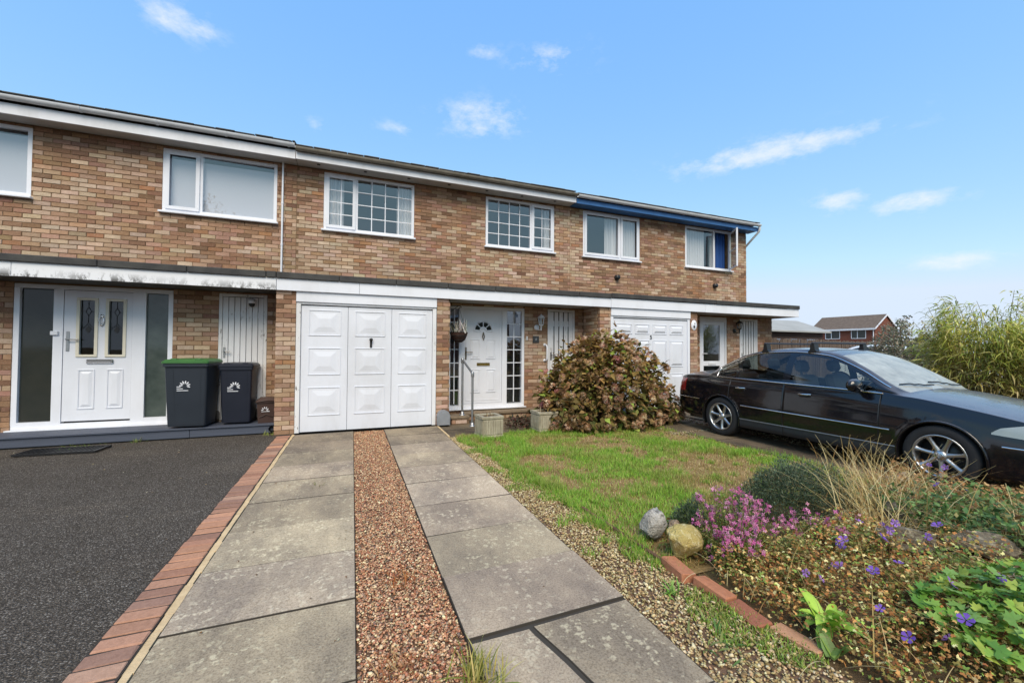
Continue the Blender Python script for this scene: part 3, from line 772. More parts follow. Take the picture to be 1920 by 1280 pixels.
# upper windows
def LT(w_, split, n1, n2, c1=False, c2=False, **k):
    return [dict(x0=w_[0], x1=split, nx=n1[0], nz=n1[1], casement=c1, **k), dict(x0=split, x1=w_[1], nx=n2[0], nz=n2[1], casement=c2)]
w0 = window(h1, *W0, YW, LT(W0, -6.1, (1, 1), (1, 1), True))
MB().box(-6.55, -4.88, YW + .09, YW + .095, 3.78, 4.80).build('blind', M['blind'], w0)
w1 = window(h1, *W1, YW, LT(W1, -2.60, (1, 1), (1, 1), True), M['room_light'])
MB().box(-3.12, -1.41, YW + .09, YW + .095, 3.78, 4.78).build('blind', M['blind'], w1)
w2 = window(h2, *W2, YW, LT(W2, .04, (2, 4), (4, 4), True))
curtain(w2, -.5, -.2, 3.7, 4.95, YW + .12, M['curtain'], 4); curtain(w2, .85, 1.18, 3.7, 4.95, YW + .12, M['curtain'], 5)
w3 = window(h2, *W3, YW, LT(W3, 3.96, (4, 4), (2, 4), False, True))
curtain(w3, 4.35, 4.56, 3.7, 4.95, YW + .12, M['curtain'], 3)
w4 = window(h3, *W4, YW, LT(W4, 6.52, (1, 1), (1, 1), True, True))
curtain(w4, 6.3, 7.1, 3.72, 4.98, YW + .13, M['curtain'], 9); curtain(w4, 6.12, 6.36, 3.72, 4.98, YW + .13, M['curtain'], 3)
w5 = window(h3, *W5, YW, [dict(x0=W5[0], x1=9.82), dict(x0=9.82, x1=W5[1], open=True)], label='upper window with its side casement swung open')
curtain(w5, 8.78, 9.55, 3.72, 4.98, YW + .13, M['curtain'], 8); curtain(w5, 9.85, 10.08, 3.72, 4.98, YW + .22, M['curtain'], 4, name='curtain')
curtain(w5, 10.08, 10.46, 3.72, 4.98, YW + .2, M['curtain_blue'], 3)
# the open casement, hinged on its outer edge
ca = MB(); ca.M = Matrix.Translation((10.44, YW - .005, 0)) @ Matrix.Rotation(R(-112), 4, 'Z') @ Matrix.Translation((.0, 0, 0))
ca.M = Matrix.Translation((10.44, YW - .005, 0)) @ Matrix.Rotation(R(58), 4, 'Z')
ca.ring(-.60, .02, 3.80, 4.90, -.022, .022, .042)
cas = ca.build('casement', M['pvc'], w5)
cp = MB(); cp.M = ca.M; cp.quad((-.558, 0, 3.842), (-.022, 0, 3.842), (-.022, 0, 4.858), (-.558, 0, 4.858)); cp.build('pane', M['glass_dark'], w5)
cb = MB(); cb.M = ca.M; cb.box(-.557, -.023, -.010, .010, 4.335, 4.355); cb.build('glazing_bar', M['pvc'], w5)

# eaves: fascia, soffit, gutter with brackets, roof slope with eaves tiles
def eaves(house, x0, x1, yf, fmat, gmat, smat, zt, gz, tile_mat, vents=False):
    MB().box(x0 + .002, x1 - .002, yf, yf + .02, SOF - .02, zt, .004).build('fascia', fmat, house)
    so = MB().box(x0 + .002, x1 - .002, yf + .02, YW + .02, SOF, SOF + .012).build('soffit', smat, house)
    if vents:
        for x in np.arange(x0 + .38, x1, .86): MB().lathe([(.0, -.006), (.032, -.006), (.032, .004)], 14, (x, yf + .16, SOF)).build('vent', M['black'], so)
    g = MB(); n_ = 10; prof = []
    for k in range(n_ + 1):
        a = math.pi + math.pi * k / n_; prof.append((yf - .058 + .055 * math.cos(a), gz + .06 * math.sin(a)))
    prof2 = [(p[0] * 1, p[1]) for p in prof]; inner = [(yf - .058 + (p[0] - yf + .058) * .9, p[1] + .004) for p in reversed(prof)]
    g.prism(prof2 + inner, x0 + .004, x1 - .004, 'X'); gut = g.build('gutter', gmat, house)
    x = x0 + .35
    while x < x1:
        b = MB()
        for k in range(n_):
            a, c = math.pi + math.pi * k / n_, math.pi + math.pi * (k + 1) / n_
            f = lambda a_, r_: (yf - .058 + r_ * math.cos(a_), gz + r_ * 1.09 * math.sin(a_))
            q = [f(a, .0555), f(c, .0555), f(c, .063), f(a, .063)]; b.prism(q, x, x + .028, 'X')
        b.build('gutter_bracket', gmat, gut); x += .98
    rp = math.tan(R(14)); zr = gz + .035
    r_ = MB()
    r_.add([(x0, yf - .03, zr), (x1, yf - .03, zr), (x1, 12.7, zr + (12.7 - yf) * rp), (x0, 12.7, zr + (12.7 - yf) * rp), (x1, 16.9, zr), (x0, 16.9, zr)], [(0, 1, 2, 3), (3, 2, 4, 5)])
    r_.add([(x0, yf - .03, zr - .02), (x1, yf - .03, zr - .02), (x1, 16.9, zr - .02), (x0, 16.9, zr - .02)], [(0, 1, 2, 3)])
    for xx_ in (x0 + .01, x1 - .01): r_.add([(xx_, yf - .03, zr - .02), (xx_, 16.9, zr - .02), (xx_, 12.7, zr + (12.7 - yf) * rp)], [(0, 1, 2)])
    ro = r_.build('roof', tile_mat, house)
    x = x0
    while x < x1 - .05:
        x2 = min(x + .3, x1); e = random.uniform(-.006, .006)
        m_ = MB(); m_.M = Matrix.Translation(((x + x2) / 2, yf - .045, zr + .004 + e)) @ Matrix.Rotation(R(14), 4, 'X')
        m_.box(-(x2 - x) / 2 + .004, (x2 - x) / 2 - .004, -.02, .34, .004, .026, .006); m_.build('tile', tile_mat, ro)
        x = x2
    return so
eaves(h1, H1[0], -1.045, 8.57, M['pvc_old'], M['gutter_white'], M['soffit'], 5.12, 5.20, M['tile'])
eaves(h2, -1.04, 5.0, 8.55, M['pvc_old'], M['gutter_grey'], M['soffit'], 5.095, 5.145, M['tile_grey'], True)
eaves(h3, 5.02, 11.22, 8.57, M['blue_paint'], M['gutter_white'], M['blue_paint'], 5.07, 5.135, M['tile_grey'])
# downpipe on the joint and swan neck at the end wall
MB().tube([(-1.29, YW - .035, 4.97), (-1.29, YW - .035, 2.64)], .017, 10).tube([(-1.29, YW - .035, 4.2), (-1.29, YW - .035, 4.16)], .022, 10).tube([(-1.29, YW - .035, 3.4), (-1.29, YW - .035, 3.36)], .022, 10).build('downpipe', M['pvc'], h2)
MB().tube([(11.2, 8.52, 5.10), (11.2, 8.52, 5.0), (11.19, 8.54, 4.93), (11.165, 8.86, 4.66), (11.165, 8.98, 4.56), (11.165, 9.0, 4.45), (11.165, 9.0, 2.7)], .032, 10).build('downpipe', M['gutter_white'], h3)
for x in (6.41, 9.82):
    MB().lathe([(.0, -.09), (.058, -.09), (.062, -.02), (.075, -.0), (.075, .02)], 16, (x, YW, 3.29), 'Y').build('wall_vent', M['black'], h3)

# canopy over garage and porch: fascia boards, roof edge trim, soffit
t = NT('stained_white_fascia')
sepz = t.n('ShaderNodeSeparateXYZ'); t.l(t.pos(), sepz.inputs[0])
grad = t.math('MULTIPLY', t.math('SUBTRACT', 2.445, sepz.outputs['Z']), 9.0, True)
st = t.ramp(t.noise(9, 7, .75, stretch=(1.2, 1, .6)), [(.47, 0.0), (.57, 1.0)])
st = t.math('MULTIPLY', t.math('MULTIPLY', st, grad), t.ramp(t.noise(1.3, 3), [(.32, .35), (.5, 1.0)]))
M['fascia_stained'] = t.bsdf(t.mix(t.math('MULTIPLY', st, .95), (.76, .78, .82), L(84, 82, 80)), .4, 0, .4)
def canopy(house, x0, x1, boards, fmat, smat, trim_len, lift=0.0, endcap=False):
    for a, b in boards:
        MB().box(a + .002, b - .002, 7.385, 7.408, 2.315 + random.uniform(-.002, .002), 2.515, .003).build('fascia', fmat, house)
    so = MB().box(x0, x1, 7.409, YW, 2.335, 2.345).build('soffit', smat, house)
    for k in np.arange(7.5, 8.85, .1): MB().box(x0, x1, k, k + .006, 2.3335, 2.336).build('board_joint', M['soffit_dark'], so)
    rf = MB().box(x0, x1, 7.40, YW + .01, 2.555 + lift, 2.60 + lift).build('canopy_roof', M['felt'], house)
    x = x0
    while x < x1 - .01:
        x2 = min(x + trim_len, x1); e = random.uniform(-.004, .004)
        MB().box(x + .003, x2 - .003, 7.352, 7.3995, 2.508 + lift + e, 2.606 + lift + e, .008).build('edge_trim', M['felt'], rf); x = x2
    if endcap: MB().box(x1 - .024, x1 - .001, 7.409, YW - .3, 2.315, 2.515, .003).build('fascia', fmat, house)
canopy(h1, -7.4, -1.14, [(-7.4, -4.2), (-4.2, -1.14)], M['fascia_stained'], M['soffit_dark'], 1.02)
canopy(h2, -1.138, 5.18, [(-1.138, .1), (.1, 5.18)], M['pvc'], M['soffit'], .92)
canopy(h3, 5.182, 11.18, [(5.182, 7.86), (7.86, 11.18)], M['pvc'], M['soffit'], 3.0, .012, True)
# garages
def garage(house, x0, x1, zt, frame_l, frame_r):
    """x0..x1 is the clear door width"""
    MB().box(x0 - .07, x1 + .07, YG - .02, YG + .05, zt + .035, 2.318, .006).build('lintel_board', M['pvc'], house)
    MB().box(x0 - .068, x0, YG + .002, YG + .10, 0.01, zt + .033, .005).build('garage_frame', frame_l, house)
    MB().box(x1, x1 + .068, YG + .002, YG + .10, 0.01, zt + .033, .005).build('garage_frame', frame_r, house)
    MB().box(x0, x1, YG + .004, YG + .10, zt, zt + .034, .005).build('garage_frame', M['pvc_old'], house)
    MB().box(x0 - .1, x1 + .1, YG + .12, YG + .14, -.05, 2.3).build('garage_backing', M['black'], house)
garage(h2, -.79, 1.36, 2.11, M['paint_flaky'], M['paint_gate'])
gd = MB(); wd = 2.146 / 3
for i in range(3): gd.box(-.788 + i * wd + .0025, -.788 + (i + 1) * wd - .0025, YG + .03, YG + .06, .02, 2.095, .003)
gdo = gd.build('garage_door', M['garage_white'], h2)
for i in range(3):
    for (za, zb) in ((1.60, 2.03), (.95, 1.40), (.28, .75)):
        xa, xb = -.788 + i * wd + .11, -.788 + (i + 1) * wd - .11; p = MB()
        p.ring(xa, xb, za, zb, YG + .020, YG + .034, .016); p.frustum(xa + .03, xb - .03, za + .025, zb - .025, YG + .0295, YG + .0285, .01)
        p.frustum(xa + .06, xb - .06, za + .05, zb - .05, YG + .0292, YG + .017, .095); p.build('panel', M['garage_white'], gdo)
MB().lathe([(.0, -.05), (.028, -.05), (.03, -.038), (.012, -.03), (.012, .0)], 14, (.30, YG + .03, 1.545), 'Y').box(.282, .318, YG + .012, YG + .032, 1.41, 1.53, .006).build('handle', M['black'], gdo)
garage(h3, 5.28, 7.37, 2.11, M['pvc'], M['pvc'])
g3 = MB().box(5.282, 7.368, YG + .03, YG + .06, .02, 2.095, .003).build('garage_door', M['garage_white'], h3)
for xa, xb in ((5.36, 5.79), (5.87, 6.27), (6.36, 6.76), (6.85, 7.25)):
    for za, zb in ((1.76, 1.98), (1.02, 1.62), (.18, .86)):
        p = MB(); p.ring(xa, xb, za, zb, YG + .018, YG + .033, .014); p.frustum(xa + .025, xb - .025, za + .025, zb - .025, YG + .0292, YG + .006, .045); p.build('panel', M['garage_white'], g3)
def text(name, s, size, loc, mat, parent):
    cu_ = bpy.data.curves.new(name, 'FONT'); cu_.body = s; cu_.size = size; cu_.extrude = .004; cu_.align_x = 'CENTER'; cu_.align_y = 'CENTER'
    o = bpy.data.objects.new(name, cu_); me = bpy.data.meshes.new_from_object(o); bpy.data.objects.remove(o); bpy.data.curves.remove(cu_)
    me.materials.append(mat); o = bpy.data.objects.new(name, me); link_obj(o, parent); o.location = loc; o.rotation_euler = (math.pi / 2, 0, 0); return o
text('number', '5', .13, (6.31, YG + .022, 1.69), M['black'], g3)

# ------------------------------------------------------------------ doors and gates
def handle(parent, x, z, y, mat, length=.12, plate=(.035, .24), drop=0.0):
    m_ = MB(); m_.box(x - plate[0] / 2, x + plate[0] / 2, y - .008, y + .002, z - plate[1] * .6, z + plate[1] * .4, .004)
    m_.tube([(x, y, z), (x, y - .05, z), (x + .02, y - .055, z + .004), (x + length, y - .05, z - drop)], .009, 8); return m_.build('handle', mat, parent)
# left house: front door with two side lights
Y1 = YP + .01
fr = MB(); fr.ring(-4.57, -2.70, .185, 2.31, Y1, Y1 + .09, .062)
fr.box(-4.14, -4.03, Y1 + .001, Y1 + .09, .247, 2.248); fr.box(-3.215, -3.05, Y1 + .001, Y1 + .09, .247, 2.248)
fr.box(-4.508, -4.14, Y1 + .001, Y1 + .09, .247, .285); fr.box(-3.05, -2.762, Y1 + .001, Y1 + .09, .247, .285)
df1 = fr.build('door_frame', M['pvc'], h1)
MB().box(-4.60, -2.67, Y1 - .07, Y1 + .03, .163, .184, .004).build('threshold', M['pvc'], df1)
MB().box(-4.5, -4.14, Y1 + .04, Y1 + .055, .29, 2.246).build('side_light', M['obscure_dark'], df1)
MB().box(-3.05, -2.76, Y1 + .04, Y1 + .055, .29, 2.246).build('side_light', M['obscure'], df1)
d1 = MB(); dy = Y1 + .012
GLZ = [(-3.845, -3.665), (-3.505, -3.325)]
def door_slab(mb, x0, x1, z0, z1, y, holes): wall_face(mb, x0, x1, z0, z1, y, holes, .04)
door_slab(d1, -4.025, -3.22, .275, 2.24, dy, [(a, b, 1.27, 2.10) for a, b in GLZ])
door1 = d1.build('door', M['door_white'], h1)
for a, b in GLZ:
    f = MB().ring(a - .035, b + .035, 1.235, 2.135, dy - .016, dy + .004, .038).build('glazing_trim', M['cream'], door1)
    pane(door1, a, b, 1.27, 2.10, dy + .025, M['glass_dark'])
    m_ = MB(); xm = (a + b) / 2; yy = dy + .018; q = .0028
    m_.tube([(xm, yy, 2.10), (xm, yy, 1.99)], q, 5).tube([(xm, yy, 1.87), (xm, yy, 1.75)], q, 5).tube([(a, yy, 1.93), (xm - .035, yy, 1.93)], q, 5).tube([(xm + .035, yy, 1.93), (b, yy, 1.93)], q, 5)
    m_.tube([(xm, yy, 1.99), (xm + .035, yy, 1.93), (xm, yy, 1.87), (xm - .035, yy, 1.93), (xm, yy, 1.99)], q, 5)
    m_.tube([(xm, yy, 1.75), (xm + .07, yy, 1.66), (b, yy, 1.65)], q, 5).tube([(xm, yy, 1.75), (xm - .07, yy, 1.66), (a, yy, 1.65)], q, 5)
    m_.add([(xm, yy, 1.72), (xm + .038, yy, 1.655), (xm, yy, 1.60), (xm - .038, yy, 1.655)], [(0, 1, 2, 3)]); m_.build('leading', M['black'], door1)
    p = MB().ring(a - .01, b + .01, .45, 1.05, dy - .010, dy + .002, .018); p.frustum(a + .022, b - .022, .482, 1.018, dy - .001, dy - .012, .035); p.build('panel', M['door_white'], door1)
room(door1, -4.0, -3.25, .4, 2.2, Y1 + .1, Y1 + .9, M['room'])
MB().box(-3.755, -3.435, dy - .022, dy + .001, 1.135, 1.20, .008).box(-3.735, -3.455, dy - .026, dy - .018, 1.15, 1.185, .004).build('letterbox', M['chrome'], door1)
kn = MB(); kn.lathe([(.0, -.014), (.022, -.012), (.026, 0)], 12, (-3.585, dy, 1.865), 'Y'); kn.tube([(-3.585 + .03 * math.sin(a), dy - .018, 1.79 - .06 * math.cos(a)) for a in np.linspace(.3, 5.98, 14)], .0075, 6); kn.lathe([(.0, -.02), (.016, -.016), (.018, 0)], 10, (-3.585, dy, 1.72), 'Y')
kn.build('knocker', M['chrome'], door1)
handle(door1, -3.975, 1.50, dy, M['steel'], .14, (.04, .30))
MB().box(-4.16, -4.075, Y1 - .03, Y1 + .002, 1.56, 1.62, .006).build('key_safe', M['pvc'], df1)
room(df1, -4.5, -2.77, .3, 2.24, Y1 + .095, Y1 + .5, M['black'])

def gate(house, x0, x1, z0, z1, y, n_, mat, slots, frame_mat, gap=.006, hz=1.2, label=None):
    fm = MB(); fm.box(x0, x0 + .05, y - .01, y + .06, z0, z1, .004); fm.box(x1 - .05, x1, y - .01, y + .06, z0, z1, .004); fm.box(x0 + .05, x1 - .05, y - .009, y + .06, z1 - .045, z1, .004)
    g = fm.build('gate', frame_mat, house)
    if label: g['label'] = label
    a, b = x0 + .055, x1 - .055; wdt = (b - a - gap * (n_ - 1)) / n_
    for i in range(n_):
        xa = a + i * (wdt + gap); MB().box(xa, xa + wdt, y, y + .02, z0 + .02 + random.uniform(0, .01), z1 - .055, .003).build('plank', mat, g)
    for (s0, s1) in slots: MB().box(a, b, y + .0205, y + .045, s0, s1).build('rail', mat, g)
    MB().box(x0 + .002, x1 - .002, y + .062, y + .07, z0, z1).build('gate_shade_sheet', M['black'], g)  # black sheet added behind the planks, standing in for the dark alley's shade
    m_ = handle(g, x0 + .085, hz, y, M['steel'] if n_ > 5 else M['black'], .09, (.03, .18))
    return g
gate(h1, -2.08, -1.38, .165, 2.30, YP + .01, 7, M['paint_gate'], [(.3, .5), (1.9, 2.0)], M['paint_flaky'], .0085, 1.33, 'weathered plank gate with thin gaps')
MB().box(-2.02, -1.44, YP + .035, YP + .04, .2, 2.24).build('gate_lining', M['room_light'], h1)
gate(h2, 4.02, 4.70, 0.0, 2.29, YP + .01, 5, M['paint_gate'], [(.05, .2), (1.0, 1.2), (1.92, 2.04)], M['paint_gate'], .026, 1.27)
gate(h3, 9.86, 10.54, 0.0, 2.27, YP + .01, 6, M['paint_gate'], [(.05, .2), (1.0, 1.2)], M['paint_gate'], .03, 1.27)

# middle house: door with fanlight, two small-paned side lights
fr = MB(); fr.ring(1.78, 3.46, .185, 2.28, Y1, Y1 + .09, .06)
fr.box(2.02, 2.11, Y1 + .001, Y1 + .09, .245, 2.22); fr.box(2.95, 3.06, Y1 + .001, Y1 + .09, .245, 2.22); fr.box(2.11, 2.95, Y1 + .002, Y1 + .09, .245, .28)
df2 = fr.build('door_frame', M['pvc'], h2)
MB().box(1.76, 3.49, Y1 - .06, Y1 + .02, .16, .184, .004).build('threshold', M['pvc'], df2)
for a, b in ((1.84, 2.02), (3.06, 3.40)): bars(df2, a, b, .28, 2.22, 2, 7, Y1 + .045)
room(df2, 1.84, 3.40, .28, 2.22, Y1 + .095, Y1 + 1.3, M['room'])
dy = Y1 + .012; cx_, cz_, rr_ = 2.535, 1.775, .20
d2 = MB(); d2.box(2.114, 2.946, dy, dy + .045, .284, 2.216, .003)
door2 = d2.build('door', M['door_white'], h2)
MB().ring(2.16, 2.90, .34, 2.16, dy - .006, dy + .002, .014).build('door_moulding', M['door_white'], door2)
fan = MB()
ang = np.linspace(0, math.pi, 25)
fan.tube([(cx_ + rr_ * math.cos(a), dy - .004, cz_ + rr_ * math.sin(a)) for a in ang] + [(cx_ - rr_, dy - .004, cz_ - .005), (cx_ - .06, dy - .004, cz_ - .005)] + [(cx_ + .06 * math.cos(a), dy - .004, cz_ + .06 * math.sin(a)) for a in ang[::-1]] + [(cx_ + rr_, dy - .004, cz_ - .005)], .012, 6)
fan.build('fanlight', M['door_white'], door2)
for k in range(4):
    a0, a1 = math.pi * k / 4 + .08, math.pi * (k + 1) / 4 - .08
    A = [(cx_ + .178 * math.cos(a), dy - .003, cz_ + .012 + .17 * math.sin(a)) for a in np.linspace(a0, a1, 7)] + [(cx_ + .08 * math.cos(a), dy - .003, cz_ + .012 + .08 * math.sin(a)) for a in np.linspace(a1, a0, 5)]
    MB().add(A, [tuple(range(len(A)))]).build('pane', M['obscure_dark'], door2)
for xa, xb in ((2.26, 2.47), (2.60, 2.81)):
    for za, zb in ((1.19, 1.60), (.50, .98)):
        p = MB().ring(xa, xb, za, zb, dy - .012, dy + .002, .02); p.frustum(xa + .024, xb - .024, za + .024, zb - .024, dy - .001, dy - .010, .03); p.build('panel', M['door_white'], door2)
MB().box(2.40, 2.68, dy - .018, dy + .001, 1.055, 1.115, .005).box(2.43, 2.65, dy - .022, dy - .016, 1.07, 1.10, .003).build('letterbox', M['brass'], door2)
kn = MB(); kn.lathe([(.0, -.03), (.010, -.03), (.014, -.01), (.0, -.006)], 8, (cx_, dy, 1.74), 'Y'); kn.tube([(cx_, dy - .02, 1.74), (cx_ + .022, dy - .022, 1.66), (cx_, dy - .02, 1.58), (cx_ - .022, dy - .022, 1.66), (cx_, dy - .02, 1.74)], .010, 6); kn.build('knocker', M['bronze'], door2)
handle(door2, 2.165, 1.33, dy, M['bronze'], .13, (.036, .26), .0)
# end house: half glazed door
fr = MB(); fr.ring(8.43, 9.38, .06, 2.29, Y1, Y1 + .09, .055); fr.box(8.485, 9.325, Y1 + .003, Y1 + .09, 2.165, 2.235)
df3 = fr.build('door_frame', M['pvc_old'], h3)
d3 = MB(); d3.ring(8.487, 9.235, .12, 2.160, Y1 + .012, Y1 + .06, .085); d3.box(8.572, 9.15, Y1 + .013, Y1 + .058, 1.0, 1.125)
d3.box(9.235, 9.323, Y1 + .02, Y1 + .058, .12, 2.16)
door3 = d3.build('door', M['pvc'], h3)
pane(door3, 8.57, 9.15, 1.125, 2.075, Y1 + .035, M['glass']); pane(door3, 8.57, 9.15, .2, 1.0, Y1 + .035, M['glass_dark'])
room(door3, 8.5, 9.3, .2, 2.1, Y1 + .095, Y1 + 1.2, M['room'])
MB().box(8.74, 9.0, Y1 - .004, Y1 + .014, 1.03, 1.09, .004).build('letterbox', M['pvc_old'], door3)
handle(door3, 8.53, 1.32, Y1 + .012, M['pvc'], .12, (.03, .22))

# ------------------------------------------------------------------ deck, steps
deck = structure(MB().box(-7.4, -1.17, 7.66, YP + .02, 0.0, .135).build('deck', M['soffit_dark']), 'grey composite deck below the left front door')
for ya, yb in ((7.61, 7.765), (7.77, 7.925), (7.93, 8.085)):
    for xa, xb in ((-7.4, -4.9), (-4.895, -1.165)):
        MB().box(xa, xb, ya, yb, .137, .162, .003).build('deck_board', M['deck'], deck)
for xa, xb in ((-7.4, -2.305), (-2.30, -1.165)): MB().box(xa, xb, 7.632, 7.657, .015, .136, .003).build('deck_board', M['deck'], deck)
step = structure(MB().box(1.72, 3.75, 7.80, YP + .02, -.03, .095).build('doorstep', M['mortar']), 'brick doorstep with stone slabs below the white door')
jobs = [('front', 7.792, cells(1.72, 3.75, 0, .095))]
st2 = MB().box(1.735, 2.06, 7.46, 7.79, -.03, .10).build('side_step', M['mortar'], step)
for face, at, cs in [('front', 7.792, cells(2.06, 3.75, 0.0, .095)), ('front', 7.452, cells(1.735, 2.06, 0.0, .10)), ('left', 1.727, cells(7.46, 7.79, 0.0, .10))]:
    for c in cs:
        loc, rz, (lw, lh) = place(face, at, c); me = random.choice(BMESH)[0]; o = bpy.data.objects.new('brick', me); COL.objects.link(o); o.parent = step
        o.location = loc; o.rotation_euler = (0, 0, rz); o.scale = (lw / .215, 1, lh / .065); o.color = (*bcol(), 1)
for xa, xb in ((2.07, 2.78), (2.785, 3.78)): MB().box(xa, xb, 7.765, YP + .005, .097, .14, .006).build('stone_slab', M['terracotta'], step)
MB().box(1.71, 2.075, 7.43, 7.80, .102, .14, .006).build('stone_slab', M['terracotta'], step)

# ------------------------------------------------------------------ fittings on and near the walls
def rail():
    r_ = thing('handrail', 'grey galvanised tube handrail beside the white front door step', 'handrail', (2.05, 7.3, 0))
    MB().tube([(1.965, 7.6, .13), (1.965, 7.6, 1.19)], .021, 12).build('post', M['steel'], r_)
    MB().tube([(2.05, 7.2, .0), (2.05, 7.2, .93)], .021, 12).build('post', M['steel'], r_)
    MB().tube([(1.965, 7.6, 1.19), (2.05, 7.2, .95)], .021, 12).build('top_rail', M['steel'], r_)
    for p in ((1.965, 7.6, 1.17), (2.05, 7.2, .93)): MB().lathe([(.0, .06), (.026, .05), (.031, .03), (.031, -.03), (.027, -.045)], 12, p).build('clamp', M['steel'], r_)
    for p in ((1.965, 7.6, .14), (2.05, 7.2, -.005)): MB().lathe([(.058, 0), (.058, .012), (.03, .018), (.03, .06), (.024, .065)], 14, p).build('foot_flange', M['steel'], r_)
rail()
# hanging basket on a bracket
hb = thing('hanging_basket', 'brown woven hanging basket with dried pale leaves beside the white door', 'hanging basket', (1.90, 7.86, 1.5))
bx, by = 1.93, 7.78
MB().lathe([(.0, -.20), (.06, -.195), (.12, -.15), (.158, -.07), (.175, 0), (.165, .0), (.145, -.07)], 22, (bx, by, 1.72)).build('basket', pm('coir_liner', L(70, 42, 32, .7), .95, col2=L(40, 26, 22, .7), vs_=40, amt=.9, bump=.8, bs=60), hb)
m_ = MB()
for z, r_ in ((0, .177), (-.07, .16), (-.15, .122)): m_.tube([(bx + r_ * math.cos(a), by + r_ * math.sin(a), 1.72 + z) for a in np.linspace(0, 6.283, 25)], .004, 5)
m_.build('wire_frame', M['black'], hb)
m_ = MB()
for k in range(3): a = k * 2.094 + .3; m_.tube([(bx + .17 * math.cos(a), by + .17 * math.sin(a), 1.72), (bx, by, 2.20)], .003, 5)
m_.build('chain', M['black'], hb)
MB().tube([(1.685, by, 2.235), (bx + .03, by, 2.235), (bx + .05, by, 2.215), (bx, by, 2.20)], .007, 6).tube([(1.685, by, 2.05), (bx - .02, by, 2.232)], .006, 6).build('bracket', M['black'], hb)
BL = np.array([(-.5, 0, 0), (.5, 0, 0), (.42, .35, .03), (-.42, .35, .03), (.3, .7, .02), (-.3, .7, .02), (.06, 1, -.06), (-.06, 1, -.06)]); BLF = np.array([(0, 1, 2, 3), (3, 2, 4, 5), (5, 4, 6, 7)])
M['leaf'] = attr_mat('leaf', .5, .25, .4)
M['leaf_dry'] = attr_mat('dry_leaf', .8, .25, .2)
M['petal'] = attr_mat('petal', .6, .3, .2)
n_ = 70
V, F, C = scatter(BL, BLF, np.column_stack([bx + rng.normal(.03, .06, n_), by + rng.normal(-.02, .06, n_), np.full(n_, 1.70)]), rots(rng.uniform(0, 6.28, n_), rng.uniform(.75, 1.45, n_), rng.uniform(-.6, .6, n_)), np.column_stack([np.full(n_, .022), rng.uniform(.14, .36, n_), np.full(n_, .2)]), pick([L(226, 228, 224), L(190, 182, 164), L(132, 116, 92), L(90, 100, 70)], n_, [6, 2, 1, 1]))
np_mesh('dried_leaves', V, F, M['leaf_dry'], hb, C)
# lanterns
def lantern(x, y, z, mat, label, s=1.0):
    l = thing('wall_lantern', label, 'lamp', (x, y, z))
    MB().lathe([(.0, -.025), (.045, -.022), (.06, -.008), (.062, .0)], 16, (x - .05, y, z - .18), 'Y').build('back_plate', mat, l)
    MB().tube([(x - .05, y - .015, z - .19), (x - .03, y - .07, z - .24), (x, y - .12, z - .22), (x, y - .12, z - .12)], .011, 8).build('arm', mat, l)
    MB().lathe([(.0, .085), (.014, .08), (.02, .062), (.05, .045), (.078, .012), (.08, .0), (.07, -.003)], 12, (x, y - .12, z + .02)).build('roof', mat, l)
    MB().lathe([(.068, .012), (.045, -.135)], 6, (x, y - .12, z + .01), sm=False).build('glass', M['glass'], l)
    m_ = MB()
    for k in range(6): a = k * math.pi / 3; m_.tube([(x + .07 * math.cos(a), y - .12 + .07 * math.sin(a), z + .02), (x + .046 * math.cos(a), y - .12 + .046 * math.sin(a), z - .125)], .005, 5)
    m_.lathe([(.05, -.125), (.05, -.14), (.02, -.15), (.012, -.24), (.0, -.26)], 10, (x, y - .12, z)); m_.build('cage', mat, l)
lantern(3.80, YP, 2.06, M['pvc'], 'white wall lantern above the square slate plate')
lantern(9.70, YP, 2.12, M['black'], 'black wall lantern beside the half-glazed door')
o = MB().box(3.655, 3.80, YP - .02, YP + .006, 1.545, 1.69, .004).build('house_plate', pm('slate', L(78, 80, 82, .7), .6, col2=L(50, 52, 55, .7), vs_=20, amt=.7, bump=.2)); tag(o, 'small dark slate plate under the white lantern', 'sign')
o2 = MB().add([(3.705, YP - .0215, 1.60), (3.73, YP - .0215, 1.59), (3.75, YP - .0215, 1.62), (3.735, YP - .0215, 1.65), (3.71, YP - .0215, 1.635)], [(0, 1, 2, 3, 4)]).build('emblem', pm('pale_mark', L(128, 136, 142), .6), o)
o = MB().box(3.50, 3.535, YP - .018, YP + .006, 1.60, 1.68, .005).build('doorbell', M['pvc']); tag(o, 'small white doorbell button right of the fanlight door', 'doorbell')
MB().lathe([(.0, -.004), (.010, -.004), (.011, 0)], 12, (3.517, YP - .018, 1.645), 'Y').build('push_button', M['cream'], o)
gr = thing('grab_rail', 'short white vertical grab rail beside the slatted gate', 'rail', (3.97, YP, 1.15))
MB().tube([(3.945, YP - .01, 1.50), (3.955, YP - .07, 1.495), (3.965, YP - .08, 1.45), (3.965, YP - .08, 1.21), (3.955, YP - .07, 1.165), (3.945, YP - .01, 1.16)], .017, 10).build('bar', M['pvc'], gr)
for z in (1.50, 1.16): MB().lathe([(.0, -.012), (.03, -.012), (.036, .004)], 14, (3.945, YP, z), 'Y').build('fixing_plate', M['pvc'], gr)
pl = thing('oval_plaque', 'white oval plaque on the brick pier beside the numbered garage', 'plaque', (7.56, YG, 2.0))
MB().lathe([(.0, -.014), (.085, -.012), (.10, .002)], 24, (0, 0, 0), 'Y').build('disc', M['pvc'], pl)
MB().lathe([(.0, -.0), (.03, .0)], 12, (-.01, -.0155, -.03), 'Y').lathe([(.0, 0), (.014, 0)], 10, (.01, -.0155, .03), 'Y').build('motif', M['black'], pl)
for ch in pl.children: ch.matrix_parent_inverse = Matrix.Identity(4); ch.scale = (.9, 1, 1.25)
